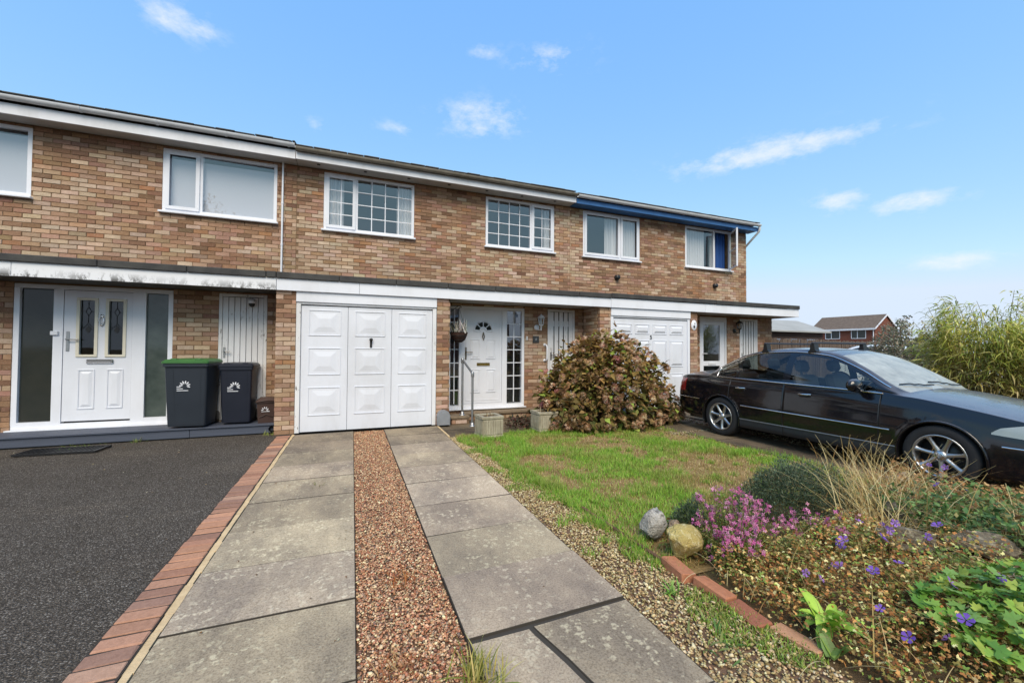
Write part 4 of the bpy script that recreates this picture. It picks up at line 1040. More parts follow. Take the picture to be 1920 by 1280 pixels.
# gas meter cowl at the foot of the pier
cw = thing('meter_box', 'low grey domed meter box at the foot of the brick pier', 'meter box', (1.56, 7.36, 0))
poly = [(1.445, .02), (1.665, .02), (1.668, .19), (1.64, .255), (1.59, .283), (1.52, .283), (1.47, .255), (1.442, .19)]
grey = pm('grey_plastic', L(150, 154, 160, .85), .5, col2=L(120, 124, 130, .85), vs_=12, amt=.5)
MB().prism(poly, 7.30, 7.44, 'Y').build('cover', grey, cw)
MB().prism([(1.555 + (x - 1.555) * .82, .03 + (z - .02) * .85) for x, z in poly], 7.282, 7.30, 'Y').build('door', grey, cw)
# security light with sensor over the left gate
sl = thing('security_camera', 'small white dome camera above the weathered plank gate', 'camera', (-1.60, YP - .03, 2.1))
MB().lathe([(.0, .07), (.05, .065), (.055, .0), (.05, -.005)], 16, (-1.60, YP - .05, 2.15)).box(-1.63, -1.57, YP - .05, YP + .01, 2.16, 2.21, .006).build('housing', M['pvc'], sl)
MB().lathe([(.046, 0), (.044, -.03), (.03, -.055), (.0, -.065)], 16, (-1.60, YP - .05, 2.148)).build('lens_dome', M['black'], sl)
# drain grating on the asphalt
gt = thing('drain_grating', 'flat black metal grating lying on the asphalt by the deck', 'grating', (-3.5, 7.15, 0))
m_ = MB(); m_.M = Matrix.Translation((-3.52, 7.18, .012)) @ Matrix.Rotation(R(-4), 4, 'Z')
m_.box(-.42, .42, -.17, -.15, 0, .022).box(-.42, .42, .15, .17, 0, .022).box(-.42, -.40, -.15, .15, 0, .022).box(.40, .42, -.15, .15, 0, .022); m_.build('frame', M['black'], gt)
for k in range(15):
    b = MB(); b.M = m_.M; x = -.375 + k * .0535; b.box(x - .012, x + .012, -.15, .15, .003, .018); b.build('bar', M['black'], gt)
# drain pipe stub in the deck end
o = MB().lathe([(.045, -.06), (.045, 0), (.036, 0), (.036, -.06)], 16, (-1.20, 7.64, .085), 'Y').build('pipe_stub', M['black']); tag(o, 'short black pipe end at the corner of the deck', 'pipe')

# ------------------------------------------------------------------ bins
def petals(mb, cx, cz, y, s, n_=7):
    for k in range(n_):
        a = R(-20 + k * 200 / (n_ - 1)); d = Vector((math.cos(a), 0, math.sin(a))); p = Vector((-d.z, 0, d.x)); o_ = Vector((cx, y, cz))
        P = [o_ + d * s * .28, o_ + d * s * .62 + p * s * .13, o_ + d * s * .92 + p * s * .09, o_ + d * s, o_ + d * s * .92 - p * s * .09, o_ + d * s * .62 - p * s * .13]
        mb.add([tuple(q) for q in P], [(0, 1, 2, 3, 4, 5)])
def wheelie(x, y, z, wd, dp, ht, body, lid, label, rz):
    b = thing('wheelie_bin', label, 'bin', (x, y, z), 'wheelie bins on the deck')
    ORIG.pop(b.name); b.rotation_euler = (0, 0, rz)
    w0_, d0_ = wd * .42, dp * .38; w1_, d1_ = wd * .5, dp * .5
    def ringp(hw, hd0, hd1, zz, r_=.03):
        pts = []
        for (sx, sy) in ((-1, -1), (1, -1), (1, 1), (-1, 1)):
            hy = hd0 if sy < 0 else hd1
            for k in range(4):
                a = {(-1, -1): math.pi, (1, -1): 1.5 * math.pi, (1, 1): 0, (-1, 1): .5 * math.pi}[(sx, sy)] + k * math.pi / 6
                pts.append((sx * (hw - r_) + r_ * math.cos(a), sy * (hy - r_) + r_ * math.sin(a), zz))
        return pts
    m_ = MB(); Rg = [ringp(w0_, d0_, d0_, .03), ringp(w0_ * 1.02, d0_ * 1.02, d0_ * 1.02, .06), ringp(w1_ * .95, d1_ * .95, d1_ * .97, ht * .86), ringp(w1_ * .96, d1_ * .96, d1_ * .98, ht * .88), ringp(w1_ * 1.03, d1_ * 1.03, d1_ * 1.0, ht * .885), ringp(w1_ * 1.03, d1_ * 1.03, d1_, ht * .93)]
    n_ = 16; vs_ = [p for r_ in Rg for p in r_]
    m_.add(vs_, [(i * n_ + k, i * n_ + (k + 1) % n_, (i + 1) * n_ + (k + 1) % n_, (i + 1) * n_ + k) for i in range(len(Rg) - 1) for k in range(n_)] + [tuple(reversed(range(n_)))])
    bo = m_.build('body', body, b)
    m_ = MB()      # vertical ribs pressed into the front face
    for sx in (-1, 1): m_.add([(sx * w1_ * .55, -d0_ * 1.02 - .004, .08), (sx * w1_ * .55 + .02, -d0_ * 1.02 - .004, .08), (sx * w1_ * .62 + .02, -d1_ * .95 - .003, ht * .85), (sx * w1_ * .62, -d1_ * .95 - .003, ht * .85)], [(0, 1, 2, 3)])
    m_.build('rib', body, bo)
    m_ = MB(); L0 = [ringp(w1_ * 1.06, d1_ * 1.08, d1_ * 1.05, ht * .932), ringp(w1_ * 1.06, d1_ * 1.08, d1_ * 1.05, ht * .955), ringp(w1_ * .95, d1_ * .92, d1_ * .98, ht * .985), ringp(w1_ * .6, d1_ * .5, d1_ * .7, ht)]
    m_.add([p for r_ in L0 for p in r_], [(i * n_ + k, i * n_ + (k + 1) % n_, (i + 1) * n_ + (k + 1) % n_, (i + 1) * n_ + k) for i in range(3) for k in range(n_)] + [tuple(range(3 * n_, 4 * n_)), tuple(reversed(range(n_)))])
    li = m_.build('lid', lid, b)
    for sx in (-.5, .5): MB().box(sx * wd * .55 - .045, sx * wd * .55 + .045, -d1_ * .98, -d1_ * .55, ht * .955, ht * 1.0, .012).build('lid_grip', lid, li)
    MB().tube([(-w1_ * .8, d1_ + .05, ht * .95), (w1_ * .8, d1_ + .05, ht * .95)], .016, 8).build('handle', M['black'], b)
    for sx in (-1, 1): MB().lathe([(.0, -.02), (.09, -.02), (.1, -.01), (.1, .01), (.09, .02), (.0, .02)], 18, (sx * w0_ * .95, d0_ + .05, .1), 'X').build('wheel', M['black'], b)
    g = MB(); zc = ht * .60; yf = lambda zz: -(d0_ + (d1_ * .95 - d0_) * (zz - .06) / (ht * .80)) - .006
    yy = yf(zc); g.M = Matrix.Translation((-.04, yy, zc)) @ Matrix.Rotation(-math.atan2(d1_ * .95 - d0_, ht * .8) * -1, 4, 'X')
    petals(g, .03, .015, 0, .075); 
    for k, (wl_, dz) in enumerate(((.05, -.0), (.08, -.028), (.15, -.058))): g.box(-.075, -.075 + wl_, -.0008, .0002, dz - .008, dz + .002)
    g.build('logo', M['pvc'], bo)
    return b
grb = pm('grey_bin_plastic', (.018, .024, .034), .42, col2=(.026, .033, .045), vs_=3, amt=.6, bump=.06, bs=30)
blb = pm('black_bin_plastic', (.008, .011, .022), .42, col2=(.014, .017, .03), vs_=3, amt=.6, bump=.06, bs=30)
grl = pm('green_bin_lid', L(72, 128, 66, .7), .45, col2=L(52, 100, 52, .7), vs_=4, amt=.6)
brb = pm('brown_caddy_plastic', L(82, 62, 56, .7), .5, col2=L(66, 48, 44, .7), vs_=4, amt=.5)
wheelie(-2.32, 7.80, .163, .58, .52, 1.06, grb, grl, 'larger dark grey wheelie bin with a green lid on the deck', R(-6))
wheelie(-1.72, 7.89, .163, .47, .40, .99, blb, blb, 'narrow black wheelie bin with a black lid on the deck', R(-4))
cd = thing('food_caddy', 'small brown food waste caddy beside the brick pier', 'caddy', (-1.32, 7.86, .163)); ORIG.pop(cd.name); cd.rotation_euler = (0, 0, R(8))
def taper(mb, a, b, c, d, z0, z1, y=0):
    v_ = [(-a, -b, z0), (a, -b, z0), (a, b, z0), (-a, b, z0), (-c, -d, z1), (c, -d, z1), (c, d, z1), (-c, d, z1)]; mb.add(v_, [(0, 1, 5, 4), (1, 2, 6, 5), (2, 3, 7, 6), (3, 0, 4, 7), (4, 5, 6, 7), (3, 2, 1, 0)])
m_ = MB(); taper(m_, .115, .13, .135, .15, .0, .33); cbo = m_.build('body', brb, cd)
m_ = MB(); taper(m_, .148, .165, .148, .165, .331, .352); taper(m_, .148, .165, .09, .10, .3525, .405); m_.build('lid', brb, cd)
MB().tube([(-.14, -.02, .36), (-.14, -.165, .345), (0, -.178, .375), (.14, -.165, .345), (.14, -.02, .36)], .009, 6).build('handle', brb, cd)
MB().tube([(-.10, -.146, .10), (-.05, -.148, .115), (0, -.149, .145), (.05, -.148, .115), (.10, -.146, .10)], .006, 5).build('moulding', brb, cbo)
g = MB(); g.M = Matrix.Translation((-.02, -.150, .215)) @ Matrix.Rotation(-R(-3.5), 4, 'X'); petals(g, .0, .0, -.003, .055, 6); g.box(-.05, .07, -.004, -.003, -.03, -.022); g.build('logo', M['pvc'], cbo)

# ------------------------------------------------------------------ stone planters
M['planter'] = pm('weathered_stone', L(186, 178, 156, .85), .95, col2=L(124, 116, 96, .85), vs_=14, amt=.8, bump=.5, bs=50, stretch=(1, 1, .35))
def planter(x, y, rz, label, s=.375):
    p = thing('planter', label, 'planter', (x, y, -.004), 'fluted stone planters'); ORIG.pop(p.name); p.rotation_euler = (0, 0, rz)
    h = s / 2; m_ = MB(); m_.box(-h * .93, h * .93, -h * .93, h * .93, .0, .29); bo = m_.build('body', M['planter'], p)
    for k in range(8):
        for face in range(2):
            q = MB(); q.M = Matrix.Rotation(-face * math.pi / 2, 4, 'Z'); u = -h * .86 + (k + .5) * h * 1.72 / 8
            q.box(u - .017, u + .017, -h * .93 - .010, -h * .93 + .004, .05, .275, .004); q.build('flute', M['planter'], bo)
    MB().box(-h * .98, h * .98, -h * .98, h * .98, -.0, .04, .008).build('plinth', M['planter'], p)
    r_ = MB(); r_.box(-h, h, -h, -h + .06, .291, .335, .008).box(-h, h, h - .06, h, .291, .335, .008).box(-h, -h + .06, -h + .06, h - .06, .2915, .3345).box(h - .06, h, -h + .06, h - .06, .2915, .3345); r_.build('rim', M['planter'], p)
    MB().quad((-h + .05, -h + .05, .315), (h - .05, -h + .05, .315), (h - .05, h - .05, .315), (-h + .05, h - .05, .315)).build('soil', M['soil'], p)
    n_ = 12; V, F, C = scatter(BL, BLF, np.column_stack([rng.normal(0, .08, n_), rng.normal(0, .08, n_), np.full(n_, .31)]), rots(rng.uniform(0, 6.28, n_), rng.uniform(.9, 1.5, n_), rng.uniform(-.6, .6, n_)), np.column_stack([np.full(n_, .012), rng.uniform(.05, .12, n_), np.full(n_, .1)]), pick([L(170, 150, 120), L(120, 100, 70)], n_))
    np_mesh('dead_stems', V, F, M['leaf_dry'], p, C); return p
planter(2.075, 6.30, R(4), 'square fluted stone planter nearer the handrail')
planter(3.12, 6.42, R(2), 'square fluted stone planter touching the rusty brown shrub', .37)

# ------------------------------------------------------------------ the car
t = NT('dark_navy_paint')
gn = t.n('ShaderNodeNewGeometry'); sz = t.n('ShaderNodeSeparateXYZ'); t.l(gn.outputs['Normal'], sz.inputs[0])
sky_sheen = t.math('MULTIPLY', t.ramp(sz.outputs['Z'], [(.60, 0.0), (.97, 1.0)]), t.ramp(t.noise(5, 7, .7), [(.25, .45), (.7, 1.0)]))  # sky reflection on upward panels, put into the paint colour as a pale layer
M['paint'] = t.bsdf(t.mix(t.math('MULTIPLY', sky_sheen, .46), (.0045, .0050, .0085), (.34, .33, .36)), t.mix(sky_sheen, (.14, .14, .14), (.34, .34, .34)), 0, .4, .6)
M['car_white'] = pm('white_car_paint', (.75, .76, .78), .2, coat=1.0)
M['car_glass'] = glass_mat('car_glass', (.90, .94, .92), 1.7)
t = NT('dusty_sky_sheen_glass')
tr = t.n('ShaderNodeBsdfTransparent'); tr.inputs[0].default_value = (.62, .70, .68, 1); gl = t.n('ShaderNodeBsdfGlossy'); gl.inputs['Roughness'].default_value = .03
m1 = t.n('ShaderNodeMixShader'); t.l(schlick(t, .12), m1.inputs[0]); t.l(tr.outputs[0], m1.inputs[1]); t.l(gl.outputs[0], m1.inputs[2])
df = t.n('ShaderNodeBsdfDiffuse'); df.inputs[0].default_value = (.62, .66, .64, 1); m2 = t.n('ShaderNodeMixShader'); t.l(t.ramp(t.noise(6, 7, .7), [(.3, .32), (.7, .58)]), m2.inputs[0]); t.l(m1.outputs[0], m2.inputs[1]); t.l(df.outputs[0], m2.inputs[2]); t.l(m2.outputs[0], t.out.inputs[0])  # pale diffuse film: dirt, plus the sky's reflection painted in
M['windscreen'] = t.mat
M['car_glass_dark'] = glass_mat('tinted_car_glass', (.42, .47, .46), 1.6)
M['rubber'] = pm('tyre_rubber', (.016, .016, .018), .8, col2=(.03, .03, .032), vs_=12, amt=.6, bump=.2, bs=60)
M['alloy'] = pm('alloy', (.55, .56, .57), .3, .9, col2=(.38, .38, .38), vs_=16, amt=.5)
M['sill'] = pm('grey_sill_plastic', (.028, .032, .042), .45)
M['seat'] = pm('car_seat', (.07, .072, .078), .8, col2=(.11, .11, .12), vs_=20)
M['lamp'] = pm('headlamp', (.30, .34, .33), .1, coat=1.0, spec=.8)
def ci(s, xs, ys):
    """smooth interpolation through points (monotone-ish cubic Hermite)"""
    xs, ys = np.asarray(xs, float), np.asarray(ys, float); d = np.diff(ys) / np.diff(xs); m_ = np.zeros_like(ys)
    m_[1:-1] = np.where(d[1:] * d[:-1] > 0, 2 * d[1:] * d[:-1] / (d[1:] + d[:-1] + 1e-12), 0); m_[0], m_[-1] = d[0], d[-1]
    s = np.clip(s, xs[0], xs[-1]); i = np.clip(np.searchsorted(xs, s, 'right') - 1, 0, len(xs) - 2); h = xs[i + 1] - xs[i]; u = (s - xs[i]) / h
    return (2 * u**3 - 3 * u**2 + 1) * ys[i] + (u**3 - 2 * u**2 + u) * h * m_[i] + (-2 * u**3 + 3 * u**2) * ys[i + 1] + (u**3 - u**2) * h * m_[i + 1]
WF, WR, WZ, RA = .92, 3.623, .312, .352
def build_car(name, label, cat, loc, rz):
    car = thing(name, label, cat, loc); ORIG.pop(car.name); car.rotation_euler = (0, 0, rz)
    grooves = [1.44, 2.575, 3.47]
    st = np.unique(np.round(np.concatenate([np.linspace(0, .3, 22), np.linspace(.3, 4.4, 165), np.linspace(4.4, 4.70, 24)] + [[g - .0045, g, g + .0045] for g in grooves]), 4))
    S = st
    zc = ci(S, [0, .02, .08, .2, .45, .8, 1.1, 1.25, 1.32, 1.65, 1.97, 2.25, 2.65, 3.05, 3.4, 3.7, 3.97, 4.1, 4.45, 4.6, 4.67, 4.70], [.45, .60, .70, .76, .825, .895, .945, .965, .995, 1.205, 1.375, 1.437, 1.458, 1.44, 1.37, 1.225, 1.075, 1.05, 1.03, 1.0, .90, .62])
    zs = ci(S, [0, .02, .08, .2, .45, .8, 1.2, 2, 3, 3.6, 4.0, 4.4, 4.58, 4.66, 4.70], [.44, .56, .645, .70, .765, .835, .895, .925, .945, .958, .975, .965, .93, .82, .60])
    wm_ = ci(S, [0, .04, .12, .3, .6, .92, 1.6, 3, 3.62, 4.1, 4.4, 4.6, 4.67, 4.70], [.50, .62, .73, .815, .855, .873, .868, .87, .873, .855, .825, .775, .70, .60])
    ws_ = ci(S, [0, .04, .12, .3, .6, .92, 1.3, 2, 3, 3.6, 4.0, 4.4, 4.6, 4.67, 4.70], [.47, .58, .68, .75, .785, .80, .80, .808, .806, .79, .765, .735, .70, .65, .57])
    zr = ci(S, [1.26, 1.38, 1.74, 2.15, 2.6, 3.0, 3.35, 3.6, 3.8, 3.97], [.925, .982, 1.195, 1.350, 1.392, 1.375, 1.30, 1.20, 1.10, 1.0])
    wr = ci(S, [1.26, 1.38, 1.74, 2.15, 2.6, 3.0, 3.35, 3.6, 3.8, 3.97], [.745, .73, .655, .59, .575, .575, .585, .61, .65, .71])
    g = np.clip((S - 1.22) / .12, 0, 1) * np.clip((3.99 - S) / .1, 0, 1)
    zb = ci(S, [0, .05, .4, .9, 1.4, 3.1, 3.9, 4.5, 4.7], [.26, .19, .17, .19, .20, .20, .22, .27, .36])
    crown = lambda k: (ws_ * k, zs + (zc - zs) * (1 - k ** 2.2))
    sec = []
    low = [(0, .03), (.10, -.002), (.25, -.004), (.45, 0), (.60, 0), (.72, .006), (.84, None)]
    rows = []
    K = 22
    for k in range(K + 1):                       # lower side: from sill to shoulder
        u = k / K; z = zb + (zs - zb) * u
        fat = ci(np.array([u]), [0, .06, .2, .45, .62, .8, .93, 1], [.045, .012, .004, .0, .004, .022, .048, 0])[0]
        wdt = np.where(u < .93, wm_ - fat * (wm_ > .5), 0)
        t_ = np.clip((u - .80) / .20, 0, 1); t_ = t_ * t_ * (3 - 2 * t_)
        wdt = (wm_ - ci(np.array([min(u, .8)]), [0, .06, .2, .45, .62, .8], [.045, .012, .004, 0, .006, .026])[0]) * (1 - t_) + ws_ * t_
        rows.append((wdt, z))
    ksh = len(rows) - 1
    a = crown(.975); p6 = (g * (ws_ - .022) + (1 - g) * a[0], g * (zs + .016) + (1 - g) * a[1])
    hA, hB = crown(.82), crown(.74)
    p7 = (g * wr + (1 - g) * hA[0], g * zr + (1 - g) * hA[1])
    p8 = (g * (wr - .055) + (1 - g) * hB[0], g * (zr + (zc - zr) * .55) + (1 - g) * hB[1])
    rows.append(p6); NG = 9
    for k in range(1, NG + 1):
        u = k / NG; bul = .022 * math.sin(math.pi * u) * g
        rows.append((p6[0] + (p7[0] - p6[0]) * u + bul, p6[1] + (p7[1] - p6[1]) * u))
    k7 = len(rows) - 1
    rows.append((p7[0] * .4 + p8[0] * .6, p7[1] * .45 + p8[1] * .55)); rows.append(p8); k8 = len(rows) - 1
    NT_ = 10
    for k in range(1, NT_ + 1):
        u = k / NT_; wv_ = p8[0] * (1 - u); rows.append((wv_, p8[1] + (zc - p8[1]) * (1 - (1 - u) ** 2)))
    NR, NS = len(rows), len(S)
    G = np.zeros((NR, NS, 3))
    for j, (x_, z_) in enumerate(rows): G[j, :, 0] = x_; G[j, :, 1] = 2.2715 - S; G[j, :, 2] = z_
    # creases: door shut lines, bonnet edge
    for gi, gs in enumerate(grooves):
        c = int(np.argmin(abs(S - gs)))
        for j in range(1, ksh + 1): G[j, c, 0] -= .010
    # wheel arches: find side vertices inside the arch, push out to the arch circle
    sideJ = range(0, ksh)
    for (cs_) in (WF, WR):
        for j in sideJ:
            for c in range(NS):
                dx, dz = S[c] - cs_, G[j, c, 2] - WZ; r_ = math.hypot(dx, dz)
                if RA - .03 < r_ < RA + .014: G[j, c, 1] = 2.2715 - (cs_ + dx / r_ * RA); G[j, c, 2] = WZ + dz / r_ * RA
                if r_ < RA + .05: G[j, c, 0] += .008 * max(0, 1 - abs(r_ - RA - .01) / .04)
    # normals of the whole grid
    du = np.zeros_like(G); dv = np.zeros_like(G)
    du[:, 1:-1] = G[:, 2:] - G[:, :-2]; du[:, 0] = G[:, 1] - G[:, 0]; du[:, -1] = G[:, -1] - G[:, -2]
    dv[1:-1] = G[2:] - G[:-2]; dv[0] = G[1] - G[0]; dv[-1] = np.array([-1, 0, 0]) * 1.0
    N = np.cross(du, dv); N /= np.linalg.norm(N, axis=2, keepdims=True) + 1e-9
    if N[ksh // 2, NS // 2, 0] < 0: N = -N
    cls = {}
    for j in range(NR - 1):
        for c in range(NS - 1):
            s_ = (S[c] + S[c + 1]) / 2; z_ = G[j:j + 2, c:c + 2, 2].mean(); u_top = (j - ksh - 1) / NG
            if j < ksh:
                if min(math.hypot(s_ - WF, z_ - WZ), math.hypot(s_ - WR, z_ - WZ)) < RA - .004: continue
                if 0 < j and any(abs(s_ - g_) < .0045 for g_ in grooves): n_ = 'door_gap_shade'  # shut-line groove coloured black, standing in for the gap's shade
                elif s_ < .62 and z_ < .56: n_ = 'front_bumper'
                elif s_ > 4.02 and z_ < .60: n_ = 'rear_bumper'
                elif s_ > 4.42 and .68 < z_ < .90: n_ = 'tail_light'
                elif 1.26 < s_ < 3.28 and z_ < .335: n_ = 'sill'
                elif s_ < 1.44: n_ = 'front_wing'
                elif s_ < 2.575: n_ = 'front_door'
                elif s_ < 3.47: n_ = 'rear_door'
                else: n_ = 'rear_wing'
            elif j < k7:
                if s_ < 1.26: n_ = 'bonnet'
                elif s_ > 3.97: n_ = 'boot_lid'
                elif 0.0 <= u_top < .90 and (1.50 < s_ < 2.52): n_ = 'front_window' if z_ < zr[c] - .045 else 'roof'
                elif 0.0 <= u_top < .90 and (2.63 < s_ < 3.34): n_ = 'rear_window'
                elif 0.0 <= u_top < .80 and (3.38 < s_ < 3.78): n_ = 'quarter_window'
                else: n_ = 'roof'
            else:
                if s_ < 1.26: n_ = 'bonnet'
                elif s_ < 1.97: n_ = 'windscreen' if j > k7 + 1 else 'roof'
                elif s_ < 3.33: n_ = 'roof'
                elif s_ < 3.95: n_ = 'back_window' if j > k7 + 1 else 'roof'
                else: n_ = 'boot_lid'
            cls.setdefault(n_, []).append((j, c))
    mats = {'door_gap_shade': 'black', 'sill': 'sill', 'windscreen': 'windscreen', 'back_window': 'car_glass_dark', 'front_window': 'car_glass', 'rear_window': 'car_glass_dark', 'quarter_window': 'car_glass_dark', 'tail_light': 'tail'}
    M.setdefault('tail', pm('tail_lamp', (.25, .01, .012), .1, coat=1.0))
    both = {'bonnet', 'roof', 'windscreen', 'back_window', 'boot_lid', 'front_bumper', 'rear_bumper'}
    made = {}
    for n_, fl in cls.items():
        for sides in ([(1, -1)] if n_ in both else [(1,), (-1,)]):
            V, F, NN = [], [], []; idx = {}
            for sg in sides:
                for (j, c) in fl:
                    q = []
                    for (jj, cc) in ((j, c), (j, c + 1), (j + 1, c + 1), (j + 1, c)):
                        key = (jj, cc, sg if jj < NR - 1 else 0)
                        if key not in idx:
                            idx[key] = len(V); p = G[jj, cc]; V.append((p[0] * sg, p[1], p[2])); nn = N[jj, cc]; NN.append((nn[0] * sg, nn[1], nn[2]))
                        q.append(idx[key])
                    F.append(q[::-1] if sg > 0 else q)
            if n_ in ('front_bumper', 'rear_bumper'):          # close the end of the body
                c = 0 if n_ == 'front_bumper' else NS - 1; b = len(V)
                for j in range(NR):
                    for sg in (1, -1): V.append((G[j, c, 0] * sg, G[j, c, 1], G[j, c, 2])); NN.append((0, 1 if c == 0 else -1, 0))
                for j in range(NR - 2): q = [b + 2 * j, b + 2 * j + 1, b + 2 * j + 3, b + 2 * j + 2]; F.append(q[::-1] if c == 0 else q)
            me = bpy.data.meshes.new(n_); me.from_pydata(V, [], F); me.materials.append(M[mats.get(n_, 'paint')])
            me.polygons.foreach_set('use_smooth', [True] * len(F)); me.update(); me.normals_split_custom_set_from_vertices(NN)
            par = car
            if n_ == 'front_window': par = made.get(('front_door', sides), car)
            if n_ == 'rear_window': par = made.get(('rear_door', sides), car)
            o = link_obj(bpy.data.objects.new(n_, me), par); made[(n_, sides)] = o
    for (n_, sides), o in list(made.items()):
        dn = {'front_window': 'front_door', 'rear_window': 'rear_door'}.get(n_)
        if dn: o.parent = made[(dn, sides)]
    # trim along the body: chrome belt, arch, rub strips
    def surf(row, s): c = int(np.argmin(abs(S - s))); return G[row, c]
    for sg in (1, -1):
        line = [surf(ksh, s) + np.array([.004, 0, .006]) for s in np.arange(1.42, 3.80, .06)]
        arch = [surf(k7, s) + np.array([.006, 0, .0]) for s in np.arange(1.38, 3.84, .06)]
        P = [(p[0] * sg, p[1], p[2]) for p in line]; Q = [(p[0] * sg, p[1], p[2]) for p in arch]
        MB().tube(P, .010, 6).tube(Q, .009, 6).tube([P[-1], Q[-1]], .009, 6).build('chrome_trim', M['chrome'], car)
        def at_z(s, z): c = int(np.argmin(abs(S - s))); j = int(np.argmin(abs(G[:ksh, c, 2] - z))); return np.array([G[j, c, 0], 2.2715 - s, z])
        for s0, s1, za, zb_ in ((1.33, 3.24, .515, .545), (4.05, 4.64, .565, .565), (.03, .5, .50, .505)):
            ss = np.arange(s0, s1, .05); P = [at_z(s, za + (zb_ - za) * (s - s0) / (s1 - s0)) + np.array([.006, 0, 0]) for s in ss]
            MB().tube([((p[0]) * sg, p[1], p[2]) for p in P], .0095, 6).build('rub_strip', M['chrome'], car)
        MB().tube([(( p[0] + .003) * sg, p[1], p[2]) for p in [at_z(s, .338) for s in np.arange(1.27, 3.28, .06)]], .007, 6).build('sill_strip', M['steel'], car)
        for s in (2.28, 3.26):
            p = at_z(s, .80); d_ = made[('front_door' if s < 2.5 else 'rear_door', (sg,))]
            h = MB(); h.box(p[0] * sg - .012, p[0] * sg + .012, p[1] - .075, p[1] + .085, .775, .825, .012, 1); h.tube([((p[0] + .008) * sg, p[1] - .08, .812), ((p[0] + .034) * sg, p[1] - .05, .814), ((p[0] + .034) * sg, p[1] + .05, .818), ((p[0] + .008) * sg, p[1] + .085, .82)], .010, 8, 0); h.build('handle', [M['chrome'], M['black']], d_)
        # headlight: a lens lying on the wing, its tip pointing back
        hv, hf, ns_, nz_ = [], [], 16, 6
        for i_ in range(ns_ + 1):
            s = .10 + .45 * i_ / ns_; zu = float(np.interp(s, [.1, .34, .50, .555], [.665, .722, .675, .622])); zl = float(np.interp(s, [.1, .40, .555], [.575, .600, .612]))
            for k_ in range(nz_ + 1):
                z = zl + (zu - zl) * k_ / nz_; c = int(np.argmin(abs(S - s))); x_ = float(np.interp(z, G[:ksh + 1, c, 2], G[:ksh + 1, c, 0])); hv.append(((x_ + .006) * sg, 2.2715 - s, z))
        for i_ in range(ns_):
            for k_ in range(nz_): q = i_ * (nz_ + 1) + k_; hf.append((q, q + 1, q + nz_ + 2, q + nz_ + 1))
        MB().add(hv, hf, 0, True).build('headlight', M['lamp'], car)
        # mirror
        pm_ = surf(ksh, 1.68); mr = MB()
        mr.M = Matrix.Translation((pm_[0] * sg + sg * .115, pm_[1] + .02, pm_[2] + .075)) @ Matrix.Diagonal((sg, 1, 1, 1))
        prof = []
        for a in np.linspace(-1, 1, 9): prof.append((a, math.sqrt(max(0, 1 - abs(a) ** 2.6))))
        vs_, n_ = [], 12
        for (a, r_) in prof:
            for k in range(n_): b = 2 * math.pi * k / n_; vs_.append((a * .125, .06 * r_ * math.cos(b) + .01, .080 * r_ * math.sin(b)))
        mr.add(vs_, [(i * n_ + k, i * n_ + (k + 1) % n_, (i + 1) * n_ + (k + 1) % n_, (i + 1) * n_ + k) for i in range(len(prof) - 1) for k in range(n_)], 0, True)
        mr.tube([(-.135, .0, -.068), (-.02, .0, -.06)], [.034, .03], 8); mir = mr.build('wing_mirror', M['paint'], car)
        # wheels
        for cs_ in (WF, WR):
            y_ = 2.2715 - cs_; wx = .765 * sg
            wh = MB(); wd = .102
            wh.lathe([(.215, -wd * .9), (.235, -wd), (.285, -wd), (.305, -wd * .85), (.314, -wd * .6), (.316, 0), (.314, wd * .6), (.305, wd * .85), (.285, wd), (.235, wd), (.212, wd * .9), (.205, wd * .5), (.205, -wd * .5), (.215, -wd * .9)], 44, (wx, y_, WZ + .004), 'X')
            wheel = wh.build('wheel', M['rubber'], car)
            f = sg
            rim = MB(); rim.lathe([(.216, f * wd * .86), (.222, f * wd * 1.0), (.210, f * wd * 1.02), (.200, f * wd * .9), (.196, f * .02), (.196, -f * .06)], 44, (wx, y_, WZ + .004), 'X')
            for k in range(7):
                a = 2 * math.pi * k / 7 + .25; d = Vector((0, math.cos(a), math.sin(a))); e = Vector((0, -math.sin(a), math.cos(a))); o_ = Vector((wx, y_, WZ + .004)); ax = Vector((f, 0, 0))
                P = []
                for rr, hw, dep in ((.045, .028, .070), (.11, .020, .078), (.17, .020, .086), (.205, .030, .094)):
                    for (h_, dd) in ((-hw, dep - .022), (-hw * .55, dep), (hw * .55, dep), (hw, dep - .022)): P.append(tuple(o_ + d * rr + e * h_ + ax * dd))
                rim.add(P, [(i * 4 + k2, i * 4 + k2 + 1, (i + 1) * 4 + k2 + 1, (i + 1) * 4 + k2) for i in range(3) for k2 in range(3)], 0, True)
            rim.lathe([(.0, f * .092), (.035, f * .090), (.052, f * .080), (.060, f * .06)], 20, (wx, y_, WZ + .004), 'X'); rim.build('rim', M['alloy'], wheel)
            em = MB(); em.lathe([(.036, f * .0925), (.030, f * .0945)], 20, (wx, y_, WZ + .004), 'X')
            for pth in ([(-.022, .022), (0, -.024), (.022, .022)], [(-.012, .026), (0, .004), (.012, .026)]): em.tube([(wx + f * .094, y_ + p * f, WZ + .004 + q) for p, q in pth], .0028, 5)
            em.build('badge', M['chrome'], wheel)
            MB().lathe([(.0, f * .01), (.19, f * .01), (.19, f * .0), (.0, f * .0)], 24, (wx, y_, WZ + .004), 'X').build('brake_disc', M['black'], wheel)
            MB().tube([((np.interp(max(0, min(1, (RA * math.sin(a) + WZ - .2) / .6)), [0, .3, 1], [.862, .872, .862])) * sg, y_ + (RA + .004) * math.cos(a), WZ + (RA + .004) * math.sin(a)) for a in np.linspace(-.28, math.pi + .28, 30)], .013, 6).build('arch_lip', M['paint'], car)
            wl_ = MB(); aa = np.linspace(-.45, math.pi + .45, 24); V = []
